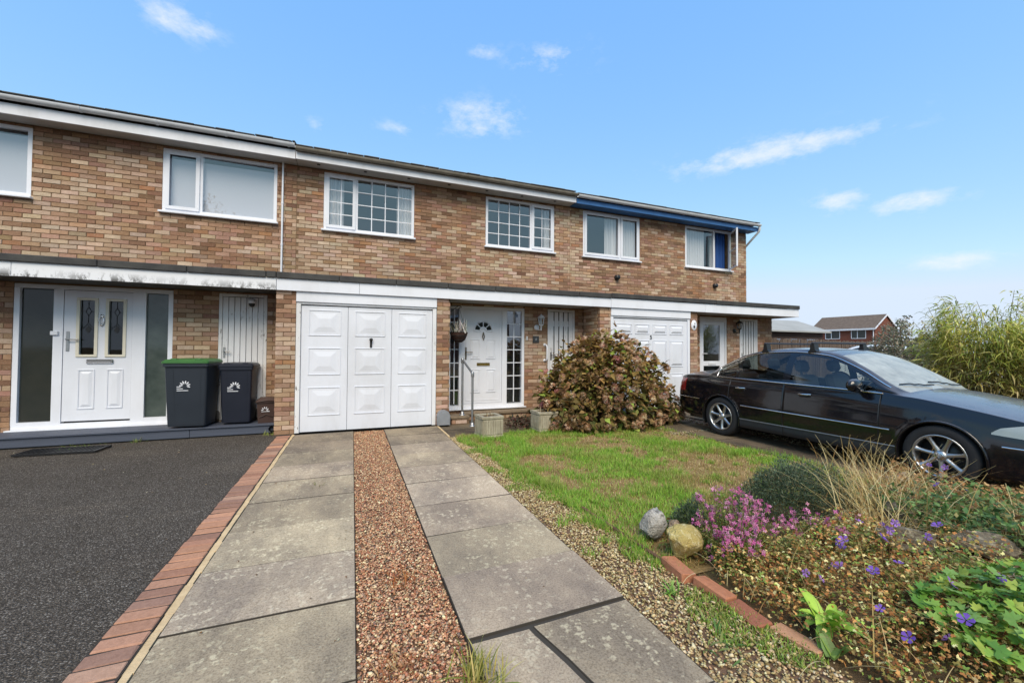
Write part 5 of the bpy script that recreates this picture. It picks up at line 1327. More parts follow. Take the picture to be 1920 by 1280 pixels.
            for a in aa: V += [((.855) * sg, y_ + RA * math.cos(a), WZ + RA * math.sin(a)), (.50 * sg, y_ + RA * math.cos(a), WZ + RA * math.sin(a))]
            wl_.add(V, [(2 * i, 2 * i + 1, 2 * i + 3, 2 * i + 2) for i in range(len(aa) - 1)]); cap = [(.50 * sg, y_ + RA * math.cos(a), WZ + RA * math.sin(a)) for a in aa]; wl_.add(cap, [tuple(range(len(cap)))]); wl_.build('wheel_arch', M['black'], car)
    # underside and cabin
    MB().box(-.76, .76, -2.1, 2.1, .21, .25).build('floor', M['black'], car)
    cab = MB(); cab.box(-.70, .70, -1.35, .95, .42, .48); cab.box(-.70, .70, .62, 1.0, .48, .88, .04); cab.box(-.70, .70, -1.75, -1.25, .5, .90, .03)
    cab.build('dashboard', M['seat'], car)
    for x_ in (-.36, .36):
        for y_, zz in ((.0, 0), (-.95, .0)):
            s_ = MB(); s_.M = Matrix.Translation((x_, y_, .48)); s_.box(-.24, .24, -.20, .30, .0, .14, .04)
            s_.M = Matrix.Translation((x_, y_ - .2, .55)) @ Matrix.Rotation(R(14), 4, 'X'); s_.box(-.23, .23, -.06, .06, 0, .52, .045); s_.box(-.13, .13, -.045, .045, .56, .74, .04); s_.tube([(-.05, 0, .5), (-.05, 0, .6)], .007, 6).tube([(.05, 0, .5), (.05, 0, .6)], .007, 6); s_.build('seat', M['seat'], car)
    sw = MB(); sw.M = Matrix.Translation((.36, .5, .87)) @ Matrix.Rotation(R(65), 4, 'X'); sw.tube([(.19 * math.cos(a), .19 * math.sin(a), 0) for a in np.linspace(0, 6.283, 25)], .016, 6); sw.box(-.17, .17, -.03, .03, -.02, .02, .01); sw.build('steering_wheel', M['black'], car)
    # wipers
    for xa, xb in ((.05, .60), (-.55, .0)):
        def wz(x, s):
            c = int(np.argmin(abs(S - s))); xs_ = G[k8:, c, 0][::-1]; return float(np.interp(abs(x), xs_, G[k8:, c, 2][::-1]))
        P = [(x, 2.2715 - (1.29 + .07 * (x - xa) / (xb - xa)), wz(x, 1.29 + .07 * (x - xa) / (xb - xa)) + .022) for x in np.linspace(xa, xb, 8)]
        MB().tube(P, .008, 6).build('wiper', M['black'], car)
    return car, G, S, dict(ksh=ksh, k7=k7, k8=k8)
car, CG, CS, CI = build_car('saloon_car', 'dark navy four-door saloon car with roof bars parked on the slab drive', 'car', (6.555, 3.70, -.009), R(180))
# roof bars, mounted on the roof: a thing of its own each
def roof_bar(sloc, label):
    b = thing('roof_bar', label, 'roof bar', (0, 0, 0), 'roof bars on the navy car'); ORIG.pop(b.name); b.location = (6.555, 3.70, -.009); b.rotation_euler = (0, 0, R(180))
    c = int(np.argmin(abs(CS - sloc))); y_ = 2.2715 - sloc; p = CG[CI['k7'], c]; zt = 1.515
    MB().box(-.60, .60, y_ - .016, y_ + .016, zt - .012, zt + .014, .006).build('bar', M['sill'], b)
    for sg in (1, -1):
        f = MB(); f.prism([(y_ - .055, p[2] + .002), (y_ + .055, p[2] + .002), (y_ + .058, p[2] + .022), (y_ + .034, p[2] + .05), (y_ + .022, zt - .011), (y_ - .022, zt - .011), (y_ - .034, p[2] + .05), (y_ - .058, p[2] + .022)], sg * (p[0] - .075), sg * (p[0] + .015), 'X'); f.build('foot', M['black'], b)
roof_bar(2.33, 'roof bar nearer the windscreen of the navy car'); roof_bar(3.03, 'roof bar nearer the boot of the navy car')
# second, white car behind
wc = copy_tree(car); wc.name = 'parked_car'; tag(wc, 'white car mostly hidden behind the navy car and grey shrub', 'car')
wc.location = (16.6, 7.9, .0); wc.rotation_euler = (0, 0, R(205)); wc.scale = (1, 1, 1.13)
def repaint(o):
    for ch in o.children:
        if ch.data and ch.data.materials and ch.data.materials[0] == M['paint']:
            ch.material_slots[0].link = 'OBJECT'; ch.material_slots[0].material = M['car_white']
        repaint(ch)
repaint(wc)

# ------------------------------------------------------------------ lawn
OV = np.array([(0, 0, 0), (-.5, .42, .10), (0, .45, 0), (.5, .42, .10), (0, 1, -.10)]); OVF = np.array([(0, 2, 1), (0, 3, 2), (1, 2, 4), (2, 3, 4)])
LN = np.array([(-.25, 0, 0), (.25, 0, 0), (-.5, .3, .05), (.5, .3, .05), (-.36, .65, .02), (.36, .65, .02), (0, 1, -.16)]); LNF = np.array([(0, 1, 3), (0, 3, 2), (2, 3, 5), (2, 5, 4), (4, 5, 6)])
GB = np.array([(-.5, 0, 0), (.5, 0, 0), (-.36, .5, .04), (.36, .5, .04), (0, 1, -.14)]); GBF = np.array([(0, 1, 3), (0, 3, 2), (2, 3, 4)])
t = NT('lawn_soil')
lc = t.ramp(t.noise(2.2, 7, .7), [(.3, L(110, 104, 58, .9)), (.48, L(168, 142, 96, .9)), (.6, L(190, 160, 114, .9)), (.75, L(120, 112, 64, .9))])
lc = t.mix(t.math('MULTIPLY', t.noise(60, 4, .7), .6), lc, L(84, 70, 46, .75))
M['lawnsoil'] = t.bsdf(lc, .95, 0, .1, 0, t.noise(70, 5, .7), .7, .015)
def lawn_left(y): return path_right(y) - .02
def lawn_right(y): return 5.26 - .06 + (7.38 - y) * math.tan(R(2.4))
poly = [(lawn_left(y), y) for y in np.linspace(2.0, 6.4, 12)] + [(lawn_right(y), y) for y in np.linspace(6.4, 1.9, 10)]
lawn = sheet('lawn', poly, -.020, M['lawnsoil']); lawn['label'] = 'patchy lawn of green grass and dry straw'
def grass(name, n_, xs, ys, keep, h, cols, label, parent=None, z=-.02, wdt=.0042):
    x, y = xs(n_), ys(n_); x = np.where(x < 1e8, x, 0)
    k = keep(x, y); x, y = x[k], y[k]; n_ = len(x); hh = h(x, y) * rng.uniform(.6, 1.35, n_)
    V, F, C = scatter(GB, GBF, np.column_stack([x, y, np.full(n_, z) if np.isscalar(z) else z(x, y)]), rots(rng.uniform(0, 6.28, n_), rng.normal(1.05, .35, n_), rng.uniform(-.5, .5, n_)), np.column_stack([np.full(n_, wdt), hh, hh]), cols(x, y))
    return stuff(np_mesh(name, V, F, M['leaf'], parent, C), label, 'grass')
def lx(n_): return rng.uniform(1.5, 5.7, n_)
def ly(n_): return 1.9 + 4.55 * rng.random(n_) ** 1.1
def lkeep(x, y):
    m_ = (x > lawn_left(y) - .06 + .12 * vnoise(x, y, 4, 5)) & (x < lawn_right(y) + .03) & (y > 2.0 + .25 * vnoise(x, y, 2, 8))
    dens = np.clip((vnoise(x, y, 1.6, 21) * .55 + vnoise(x, y, 4.2, 22) * .45 - .44) * 6.0, .04, 1)
    dens = np.where(y > 5.75 + .2 * vnoise(x, y, 3, 9), np.maximum(dens, .8), dens)
    dens = np.where((np.hypot((x - 3.1) / .75, (y - 5.2) / .35) < 1), dens * .35, dens)
    return m_ & (rng.random(len(x)) < dens)
def lcols(x, y):
    n_ = len(x); gmix = np.clip((vnoise(x, y, 1.3, 31) * .6 + vnoise(x, y, 5, 32) * .4 - .32) * 4.0, 0, 1)[:, None] * rng.uniform(.6, 1, (n_, 1))
    a = pick([L(120, 172, 48), L(146, 192, 62), L(98, 150, 42)], n_); b = pick([L(176, 158, 104), L(150, 134, 78), L(134, 140, 64)], n_)
    return (a * gmix + b * (1 - gmix)) * 1.25
grass('grass', 150000, lx, ly, lkeep, lambda x, y: .022 + .075 * vnoise(x, y, 2.5, 41) ** 2 + .03 * vnoise(x, y, 8, 42), lcols, 'short patchy grass blades on the lawn')
cx0, cy0 = rng.uniform(1.5, 5.5, 420), 2.0 + 4.4 * rng.random(420)
edge_n = 130; cy0[:edge_n] = rng.uniform(2.1, 6.3, edge_n); cx0[:edge_n] = path_right(cy0[:edge_n]) + rng.normal(0, .05, edge_n)
ti = rng.integers(0, 420, 26000)
grass('grass_clumps', 26000, lambda n_: cx0[ti] + rng.normal(0, .028, n_), lambda n_: cy0[ti] + rng.normal(0, .028, n_), lambda x, y: (x > 1.5) & (x < lawn_right(y)), lambda x, y: .035 + .05 * vnoise(x, y, 6, 44), lambda x, y: pick([L(128, 178, 52), L(152, 192, 70), L(104, 152, 48), L(186, 176, 104)], len(x)) * 1.05, 'taller clumps of grass standing in the lawn and along its edge', None, -.02, .0048)
def straw_keep(x, y): return (x > lawn_left(y)) & (x < lawn_right(y)) & (y > 2.05)
grass('dry_grass_thatch', 60000, lx, ly, straw_keep, lambda x, y: np.full(len(x), .028), lambda x, y: pick([L(196, 170, 116), L(166, 138, 90), L(214, 194, 146), L(140, 112, 72)], len(x)), 'short dry straw-coloured thatch among the green lawn grass', None, -.022, .005)
# weeds in the gravel path and along the slabs
def weeds_keep(x, y): return (vnoise(x, y, 3.2, 51) + .5 * np.clip((x - 1.5) / .4, 0, 1) * vnoise(x, y, 7, 52) > .66) & (x > 1.45) & (x < path_right(y) + .03)
grass('gravel_weeds', 30000, lambda n_: rng.uniform(1.44, 2.0, n_), lambda n_: rng.uniform(1.2, 6.4, n_), weeds_keep, lambda x, y: np.full(len(x), .028), lambda x, y: pick([L(150, 176, 70), L(112, 150, 56), L(170, 170, 100)], len(x)), 'small green weeds growing through the pale gravel path', None, -.012, .007)
def tuft(name, x, y, n_, h, spread, cols, label, z=-.01, wdt=.004, lean=1.0, mat='leaf_dry', cat='grass tuft', r0=.03):
    yaw = rng.uniform(0, 6.28, n_); rr = rng.normal(0, r0, (n_, 2))
    V, F, C = scatter(LN, LNF, np.column_stack([x + rr[:, 0], y + rr[:, 1], np.full(n_, z)]), rots(yaw, rng.normal(lean, spread, n_), rng.uniform(-.4, .4, n_)), np.column_stack([np.full(n_, wdt), h * rng.uniform(.5, 1.1, n_), h * np.ones(n_) * .7]), pick(cols, n_))
    return tag(np_mesh(name, V, F, M[mat], None, C), label, cat)
tuft('grass_tuft', .50, 1.66, 90, .17, .35, [L(196, 188, 120), L(168, 160, 84), L(120, 130, 60)], 'yellowing grass tuft against the edge of the right slab track', wdt=.007, r0=.045)
tuft('dried_tuft', .30, 2.55, 110, .075, .5, [L(178, 104, 52), L(160, 84, 44), L(190, 136, 84)], 'small rust-red dried tuft in the red gravel', lean=.6, wdt=.004, r0=.06)
tuft('dried_tuft', .22, 1.85, 120, .085, .45, [L(170, 110, 72), L(150, 92, 60), L(196, 160, 110)], 'larger brown dried tuft lying in the gravel nearer the camera', lean=.4, wdt=.004, r0=.06)
tuft('weed', -2.9, 7.58, 26, .09, .4, [L(120, 150, 70), L(160, 160, 100)], 'small weed at the foot of the deck below the white door', .0, .008, 1.0, 'leaf', 'weed')
tuft('weed', -3.55, 7.50, 40, .06, .4, [L(90, 120, 50), L(120, 140, 70)], 'low weed behind the black grating', .0, .009, .6, 'leaf', 'weed', .12)
tuft('weed', -1.22, 7.50, 36, .085, .4, [L(170, 176, 90), L(140, 150, 70)], 'yellow-green weed at the corner of the deck by the pipe', .0, .007, .9, 'leaf', 'weed', .05)
tuft('weed', -.30, 4.55, 14, .05, .3, [L(130, 120, 60), L(110, 120, 50)], 'tiny weed in a joint of the left slab track', .004, .005, .35, 'leaf', 'weed')
tuft('weed', 1.72, 1.86, 30, .09, .35, [L(120, 170, 70), L(150, 190, 90)], 'bright green weed in the gravel beside the brick edging', -.01, .009, .7, 'leaf', 'weed', .02)
tuft('weed', 1.66, 1.50, 34, .09, .35, [L(96, 130, 60), L(140, 150, 80)], 'sprawling green weed in the gravel nearest the camera', -.01, .012, .4, 'leaf', 'weed', .05)
# fallen leaves and grit on the hard surfaces
n_ = 170; fx_ = rng.uniform(-4.5, -1.1, n_); fy_ = rng.uniform(1.6, 7.4, n_)
fx_[:60] = rng.uniform(-.8, .0, 60); fy_[:60] = rng.uniform(1.7, 7.2, 60); fx_[60:90] = rng.uniform(.55, 1.4, 30)
V, F, C = scatter(OV, OVF, np.column_stack([fx_, fy_, np.full(n_, .010)]), rots(rng.uniform(0, 6.28, n_), rng.uniform(-.1, .3, n_), rng.uniform(-.3, .3, n_)), np.column_stack([rng.uniform(.006, .014, n_), rng.uniform(.012, .032, n_), np.full(n_, .02)]), pick([L(214, 204, 176), L(186, 160, 110), L(120, 90, 60)], n_))
stuff(np_mesh('leaf_litter', V, F, M['leaf_dry'], None, C), 'scattered small fallen leaves on the asphalt and slabs', 'leaves')

# ------------------------------------------------------------------ hydrangea-like shrub
hy = thing('hydrangea_bush', 'big domed shrub of rusty brown and olive leaves with faded pink heads', 'shrub', (4.5, 6.55, 0))
HC = np.array([4.42, 6.62, 0.0]); HR = np.array([1.50, .86, 1.60])
def dome(n_, lo=.62, top_bias=1.0, front=False):
    a = rng.uniform(0, 2 * math.pi, n_)
    if front: a = rng.uniform(math.pi * .93, 2.07 * math.pi, n_)
    h = rng.random(n_) ** top_bias
    lump = 1 + .15 * (vnoise(np.cos(a) * 3 + h * 4, np.sin(a) * 3, 1.6, 61) - .5) * 2 + .09 * (vnoise(a * 2, h * 6, 1.7, 62) - .5) * 2
    rad = (1 - h ** 2.1) ** .62; skew = 1 + .10 * np.cos(a)
    k = lo + (1 - lo) * rng.random(n_) ** .45
    P = np.column_stack([np.cos(a) * rad * skew, np.sin(a) * rad, h])
    nrm = np.column_stack([np.cos(a) / HR[0] * (.35 + rad), np.sin(a) / HR[1] * (.35 + rad), h / HR[2] * 1.6]); nrm /= np.linalg.norm(nrm, axis=1, keepdims=True)
    return HC + P * HR * (lump * k)[:, None], nrm, h, k
n_ = 6600; P, Nn, hh, kk = dome(n_, .55)
P[:, 2] = np.maximum(P[:, 2], .04)
yaw = np.arctan2(-Nn[:, 0], Nn[:, 1]) + rng.normal(0, .8, n_); pit = np.arcsin(np.clip(Nn[:, 2], -1, 1)) * .5 + rng.normal(-.25, .45, n_)
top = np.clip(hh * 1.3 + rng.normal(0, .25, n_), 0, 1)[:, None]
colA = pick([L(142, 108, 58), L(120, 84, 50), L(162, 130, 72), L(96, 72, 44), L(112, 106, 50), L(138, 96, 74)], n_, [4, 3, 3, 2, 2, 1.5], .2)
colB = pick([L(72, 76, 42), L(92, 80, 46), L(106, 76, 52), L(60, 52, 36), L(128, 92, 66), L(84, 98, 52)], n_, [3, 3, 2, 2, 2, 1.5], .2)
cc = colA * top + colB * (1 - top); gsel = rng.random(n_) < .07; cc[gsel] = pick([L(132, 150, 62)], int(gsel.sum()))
V, F, C = scatter(OV, OVF, P, rots(yaw, pit, rng.normal(0, .5, n_)), np.column_stack([rng.uniform(.055, .105, n_), rng.uniform(.085, .165, n_), np.full(n_, .13)]), (cc * .82 + cc.mean(1, keepdims=True) * .18) * np.array([1.40, 1.46, 1.08]), .05)
np_mesh('leaves', V, F, M['leaf_dry'], hy, C)
m_ = MB()
for k in range(46):
    a = random.uniform(0, 6.283); h = random.uniform(.3, 1.35); r_ = (1 - (h / 1.6) ** 2.1) ** .6 * random.uniform(.5, .9)
    b = Vector((4.45 + random.uniform(-.35, .35), 6.65 + random.uniform(-.2, .2), 0)); e = Vector((4.42 + 1.45 * r_ * math.cos(a), 6.62 + .8 * r_ * math.sin(a), h))
    m_.tube([b, b.lerp(e, .5) + Vector((0, 0, .12)), e], [.013, .009, .005], 5)
m_.build('stems', pm('brown_twig', L(84, 62, 46, .7), .9), hy)
# faded flower heads: clusters of four-petalled florets
FL = np.array([(0, 0, 0), (.5, .16, .1), (.62, .6, .0), (.16, .5, .1)])
FT = np.concatenate([np.column_stack([FL[:, 0] * math.cos(a) - FL[:, 1] * math.sin(a), FL[:, 0] * math.sin(a) + FL[:, 1] * math.cos(a), FL[:, 2]]) for a in (0, 1.571, 3.142, 4.712)])
FF = np.concatenate([np.array([(0, 1, 2), (0, 2, 3)]) + 4 * k for k in range(4)])
heads = []
for k in range(7):
    q = 34; a = rng.uniform(0, 6.28, q); zz = rng.uniform(-.15, 1, q); r_ = np.sqrt(1 - zz ** 2); D = np.column_stack([r_ * np.cos(a), r_ * np.sin(a), zz])
    colh = [[L(222, 194, 168), L(196, 156, 128), L(210, 176, 136)], [L(214, 176, 156), L(196, 140, 126), L(222, 196, 170)], [L(186, 154, 106), L(160, 124, 84), L(206, 180, 136)], [L(228, 206, 182), L(204, 166, 140), L(178, 134, 104)], [L(196, 122, 124), L(212, 158, 152), L(176, 108, 106)], [L(196, 168, 122), L(168, 130, 92), L(218, 192, 154)], [L(208, 178, 140), L(178, 138, 104), L(224, 204, 176)]][k]
    V, F, C = scatter(FT, FF, D * np.array([.058, .058, .042]), rots(np.arctan2(-D[:, 0], D[:, 1]), -(math.pi / 2 - np.arcsin(zz)), rng.uniform(0, 6, q)), np.full(q, .026), pick(colh, q, None, .15) * 1.15)
    heads.append(np_mesh('flower_head', V, F, M['petal'], hy, C))
P, Nn, hh, kk = dome(250, 1.0, 1.45, True)
for i in range(250):
    o = heads[i] if i < 7 else heads[4 if (P[i, 0] < 3.4 and random.random() < .4) else random.choice((0, 1, 2, 3, 5, 6))].copy()
    if i >= 7: COL.objects.link(o); o.parent = hy; o.matrix_parent_inverse = heads[0].matrix_parent_inverse
    o.location = (P[i, 0], P[i, 1], max(.10, P[i, 2])); o.rotation_euler = Vector(Nn[i] + np.array([0, 0, .35])).to_track_quat('Z', 'Y').to_euler(); s_ = random.uniform(.7, 1.25); o.scale = (s_, s_, s_)

# low plants under the shrub beside the planter
def mound_plant(name, label, cat, c, R3, n_, tmpl, fc, sz, cols, wts=None, mat='leaf', lo=.4, pitch=(.3, .5), ground=True, subname='foliage', group=None, up=0.35):
    p = thing(name, label, cat, (c[0], c[1], c[2]), group)
    a = rng.uniform(0, 6.28, n_); h = rng.random(n_) ** .8; rad = np.sqrt(1 - h ** 2); k = lo + (1 - lo) * rng.random(n_) ** .5
    lump = 1 + .22 * (vnoise(np.cos(a) * 2 + h * 2 + c[0], np.sin(a) * 2 + c[1], 1.5, 71) - .5) * 2
    Q = np.array(c) + np.column_stack([np.cos(a) * rad, np.sin(a) * rad, h]) * np.array(R3) * (k * lump)[:, None]
    V, F, C = scatter(tmpl, fc, Q, rots(np.arctan2(-np.cos(a), np.sin(a)) + rng.normal(0, .7, n_), h * up + rng.normal(pitch[0], pitch[1], n_), rng.normal(0, .5, n_)), np.column_stack([sz[0] * rng.uniform(.7, 1.25, n_), sz[1] * rng.uniform(.7, 1.25, n_), np.full(n_, sz[1])]), pick(cols, n_, wts, .18))
    np_mesh(subname, V, F, M[mat], p, C); return p
mound_plant('leafy_plant', 'dark reddish green plant between planter and brown shrub', 'plant', (2.78, 6.72, 0), (.28, .22, .22), 320, OV, OVF, (.03, .06), [L(52, 62, 36), L(96, 52, 44), L(72, 50, 38)])

# ------------------------------------------------------------------ rocks, edging
def icos(sub):
    V = [Vector(p).normalized() for p in ICO]; F = [tuple(f) for f in ICF]
    for _ in range(sub):
        cache = {}; NF = []
        def mid(a, b):
            k = (min(a, b), max(a, b))
            if k not in cache: cache[k] = len(V); V.append(((V[a] + V[b]) / 2).normalized())
            return cache[k]
        for a, b, c in F: ab, bc, ca_ = mid(a, b), mid(b, c), mid(c, a); NF += [(a, ab, ca_), (b, bc, ab), (c, ca_, bc), (ab, bc, ca_)]
        F = NF
    return np.array([tuple(v) for v in V]), np.array(F)
IV, IF_ = icos(3)
def rock(c, r3, rz, tilt, seed, mat, label, cuts=11):
    g = np.random.default_rng(seed); P = IV.copy()
    for k in range(cuts):
        nrm = g.normal(0, 1, 3); nrm /= np.linalg.norm(nrm); d = g.uniform(.55, .85); e = P @ nrm - d; P = P - np.clip(e, 0, None)[:, None] * nrm
    P *= (1 + .05 * (vnoise(P[:, 0] * 3 + P[:, 2] * 2, P[:, 1] * 3 - P[:, 2], 1.7, seed) - .5) * 2 + .10 * (vnoise(P[:, 0] * 6 - P[:, 2] * 5, P[:, 1] * 6 + P[:, 2] * 4, 1.3, seed + 1) - .5))[:, None]
    P = P * np.array(r3); o = np_mesh('rock', P, IF_, mat, None); o.location = c; o.rotation_euler = (tilt, tilt * .5, rz)
    return tag(o, label, 'rock', 'rocks of the rockery')
def stone_mat(name, a, b, c):
    t = NT(name); n1 = t.ramp(t.noise(9, 7, .7), [(.35, 0.0), (.65, 1.0)]); n2 = t.ramp(t.noise(28, 5, .7), [(.52, 0.0), (.62, 1.0)])
    return t.bsdf(t.mix(t.math('MULTIPLY', n2, .75), t.mix(n1, a, b), c), .92, 0, .2, 0, t.math('ADD', t.noise(18, 7, .75), t.noise(60, 3)), .9, .02)
ms1 = stone_mat('white_limestone', L(206, 202, 194, .85), L(168, 164, 156, .85), L(96, 92, 84, .8)); ms2 = stone_mat('yellow_sandstone', L(200, 182, 116, .85), L(176, 156, 96, .85), L(226, 214, 168, .85)); ms3 = stone_mat('grey_fieldstone', L(140, 130, 112, .8), L(96, 88, 76, .8), L(176, 168, 146, .85)); ms4 = stone_mat('bleached_stone', L(196, 176, 150, .85), L(160, 140, 116, .85), L(112, 94, 74, .8))
rock((2.10, 2.47, .10), (.12, .10, .145), .5, .5, 3, ms1, 'white-grey lichened rock standing at the corner of the lawn')
rock((2.10, 2.17, .09), (.15, .12, .12), .3, .1, 8, ms2, 'squarish yellow rock beside the white-grey rock')
rock((2.27, 2.42, .07), (.08, .07, .06), 1.2, .1, 11, ms4, 'small tan stone between the two corner rocks')
rock((3.22, 1.48, .235), (.19, .12, .075), -.25, .15, 15, ms3, 'rounded grey rock in the middle of the brown foliage')
rock((3.50, 1.27, .245), (.21, .11, .07), -.45, .2, 19, ms3, 'long grey rock sloping down towards the right edge of the bed')
rock((5.05, 2.36, .14), (.26, .09, .07), .1, .05, 23, ms4, 'flat bleached stone beside the front wheel of the car')
rock((3.35, .98, .18), (.30, .12, .06), -.3, .1, 27, ms4, 'flat pale stone above the green crane\'s-bill leaves')
rock((3.75, 1.78, .16), (.16, .11, .12), .6, .1, 33, ms3, 'grey stone half hidden under the dry grass')
ed = structure(MB().box(1.93, 1.945, .9, 2.2, -.06, -.03).build('brick_edging', M['gravelbed']), 'crooked row of red bricks edging the rockery')
ebm = [(1.935, 2.04, .002, -.14, .10), (1.975, 1.80, -.012, .10, .16), (1.965, 1.575, -.024, -.12, -.08), (2.03, 1.36, -.032, .16, .12)]
for k, (x, y, z, rz, ry) in enumerate(ebm):
    vs_, fs = cbox(0, 0, 0, .05, .1075, .0325, .006); vs_ = [(a + random.uniform(-.004, .004), b + random.uniform(-.004, .004), c + random.uniform(-.003, .003)) for a, b, c in vs_]
    o = MB().add(vs_, fs).build('brick', M['paver'], ed); o.location = (x, y, z); o.rotation_euler = (random.uniform(-.08, .08), ry, rz); c_ = random.choice([L(184, 126, 96), L(160, 104, 82), L(196, 150, 118)]); o.color = (*c_, 1)
o = MB().box(-.014, .014, -.5, .5, -.04, .035, .004).build('edging_board', pm('weathered_timber', L(120, 84, 62, .75), .9, col2=L(80, 58, 44, .75), vs_=9, amt=.8, stretch=(1, .2, 1))); o.location = (1.905, 2.63, -.018); o.rotation_euler = (0, .06, .02); tag(o, 'thin brown timber edging between gravel path and lawn', 'edging')

# ------------------------------------------------------------------ rockery plants
gzf = lambda x, y: float(mound(x, y)) - .03
# pink flowers
pk = thing('pink_flower_clump', 'loose clump of small pink flowers beside the corner rocks', 'flowering plant', (2.45, 2.05, 0))
SP = []
for lobe, (cx_, cy_, rx, ry, ht, ns) in enumerate(((2.50, 2.14, .27, .20, .42, 90), (2.31, 1.93, .13, .15, .32, 70), (2.86, 1.80, .22, .15, .22, 34))):
    for k in range(ns):
        a, r_ = random.uniform(0, 6.283), math.sqrt(random.random()); bx_, by_ = cx_ + r_ * rx * math.cos(a), cy_ + r_ * ry * math.sin(a); h = ht * (1 - .45 * r_) * random.uniform(.5, 1.2)
        SP.append((bx_, by_, gzf(bx_, by_), bx_ + random.gauss(0, .05), by_ + random.gauss(0, .05) - .02, gzf(bx_, by_) + h, lobe))
m_ = MB()
for s_ in SP: m_.tube([s_[:3], ((s_[0] + s_[3]) / 2, (s_[1] + s_[4]) / 2, s_[2] * .4 + s_[5] * .6), s_[3:6]], [.0035, .0028, .0018], 4, caps=False)
m_.build('stems', pm('green_stem', L(110, 120, 60, .7), .8), pk)
n_ = 5200; i = rng.integers(0, len(SP), n_); A = np.array([s_[:6] for s_ in SP]); u = rng.random(n_)[:, None] ** .8
Q = A[i, :3] * (1 - u) + A[i, 3:] * u + rng.normal(0, .014, (n_, 3))
V, F, C = scatter(OV, OVF, Q, rots(rng.uniform(0, 6.28, n_), rng.normal(.35, .5, n_), rng.normal(0, .5, n_)), np.column_stack([rng.uniform(.006, .010, n_), rng.uniform(.014, .028, n_), np.full(n_, .02)]), pick([L(130, 150, 70), L(96, 120, 58), L(158, 156, 84), L(140, 112, 66)], n_, [4, 3, 2, 2]))
np_mesh('foliage', V, F, M['leaf'], pk, C)
sel = [s_ for s_ in SP if random.random() < (.55 if s_[6] < 2 else .35)]
for k, s_ in enumerate(sel):
    q = random.randint(7, 13); loc = np.array(s_[3:6]) + rng.normal(0, .010, (q, 3)) * np.array([1, 1, 1.9])
    V, F, C = scatter(FT, FF, loc, rots(rng.uniform(0, 6.28, q), rng.normal(.7, .5, q), rng.uniform(0, 6, q)), rng.uniform(.013, .019, q), pick([L(232, 138, 192), L(214, 110, 172), L(238, 168, 206)], q, None, .08))
    np_mesh('flower_cluster', V, F, M['petal'], pk, C)
# dark evergreen mounds
hm = mound_plant('evergreen_mound', 'dense dark green low evergreen mound behind the pink flowers', 'shrub', (3.52, 2.36, 0.0), (.56, .40, .42), 15000, LN, LNF, (.006, .028), [L(84, 100, 76), L(104, 120, 90), L(62, 76, 58), L(122, 136, 104)], [4, 3, 2, 1], lo=.5, pitch=(.6, .5))
mound_plant('evergreen_tuft', 'small dark green tuft just left of the pink flowers', 'shrub', (2.44, 2.42, 0.0), (.20, .14, .24), 2600, LN, LNF, (.006, .028), [L(80, 98, 70), L(104, 122, 86), L(60, 74, 54)], lo=.4, pitch=(.6, .5))
mound_plant('yellow_green_plant', 'yellow-green low plant in front of the evergreen mound', 'plant', (3.05, 1.88, 0.02), (.34, .20, .16), 2600, OV, OVF, (.010, .024), [L(160, 166, 80), L(140, 140, 70), L(176, 150, 90), L(110, 124, 60)], lo=.3)
# dry grasses with arching stems
def drygrass(label, c, n_, h, spread, cols, wdt=.0045, lean=(1.2, .25), sub=True):
    p = thing('dry_grass', label, 'grass', (c[0], c[1], 0), 'dry grasses of the rockery'); m_ = MB(); V_, F_, C_ = [], [], []
    for k in range(n_):
        a = random.uniform(0, 6.283); b = Vector((c[0] + random.gauss(0, spread), c[1] + random.gauss(0, spread), c[2])); ln = h * random.uniform(.5, 1.2); el_ = random.gauss(*lean); d = Vector((math.cos(a), math.sin(a), 0)); sd_ = Vector((-d.y, d.x, 0)); col_ = np.clip(np.array(random.choice(cols)) * random.uniform(.8, 1.15), 0, .9)
        pts = []; q = b.copy(); e_ = el_
        for s_ in range(6): pts.append(q.copy()); q = q + (d * math.cos(e_) + Vector((0, 0, 1)) * math.sin(e_)) * ln / 5; e_ -= random.uniform(.10, .30)
        base = len(V_)
        for s_, q in enumerate(pts): w_ = wdt * (1 - s_ / 6.0) * .5 + .0006; V_ += [tuple(q - sd_ * w_), tuple(q + sd_ * w_)]; C_ += [col_, col_]
        for s_ in range(5): F_.append((base + 2 * s_, base + 2 * s_ + 1, base + 2 * s_ + 3, base + 2 * s_ + 2))
    np_mesh('blades', np.array(V_), np.array(F_), M['leaf_dry'], p, np.array(C_)); return p
straw = [L(206, 186, 128), L(186, 160, 100), L(220, 204, 156), L(170, 134, 84)]
drygrass('tall straw-coloured grass between evergreen mound and car', (4.05, 1.95, .06), 420, .55, .16, straw)
drygrass('sparse straw grass stems in front of the front wheel', (5.0, 2.65, .02), 60, .50, .22, straw, .004, (1.35, .15))
drygrass('arching straw grass over the grey rocks', (3.45, 1.72, .10), 260, .62, .14, straw, .0045, (.85, .35))
drygrass('straw grass tuft at the right edge of the bed', (4.05, 1.2, .18), 110, .40, .12, straw, .004, (1.0, .35))
drygrass('fine straw blades at the edge of the lawn', (4.35, 2.55, .0), 120, .30, .22, straw + [L(150, 150, 80)], .004, (1.2, .3))
drygrass('fallen grass stems across the brick edging', (2.3, 1.75, .03), 36, .34, .14, straw, .004, (.5, .3))
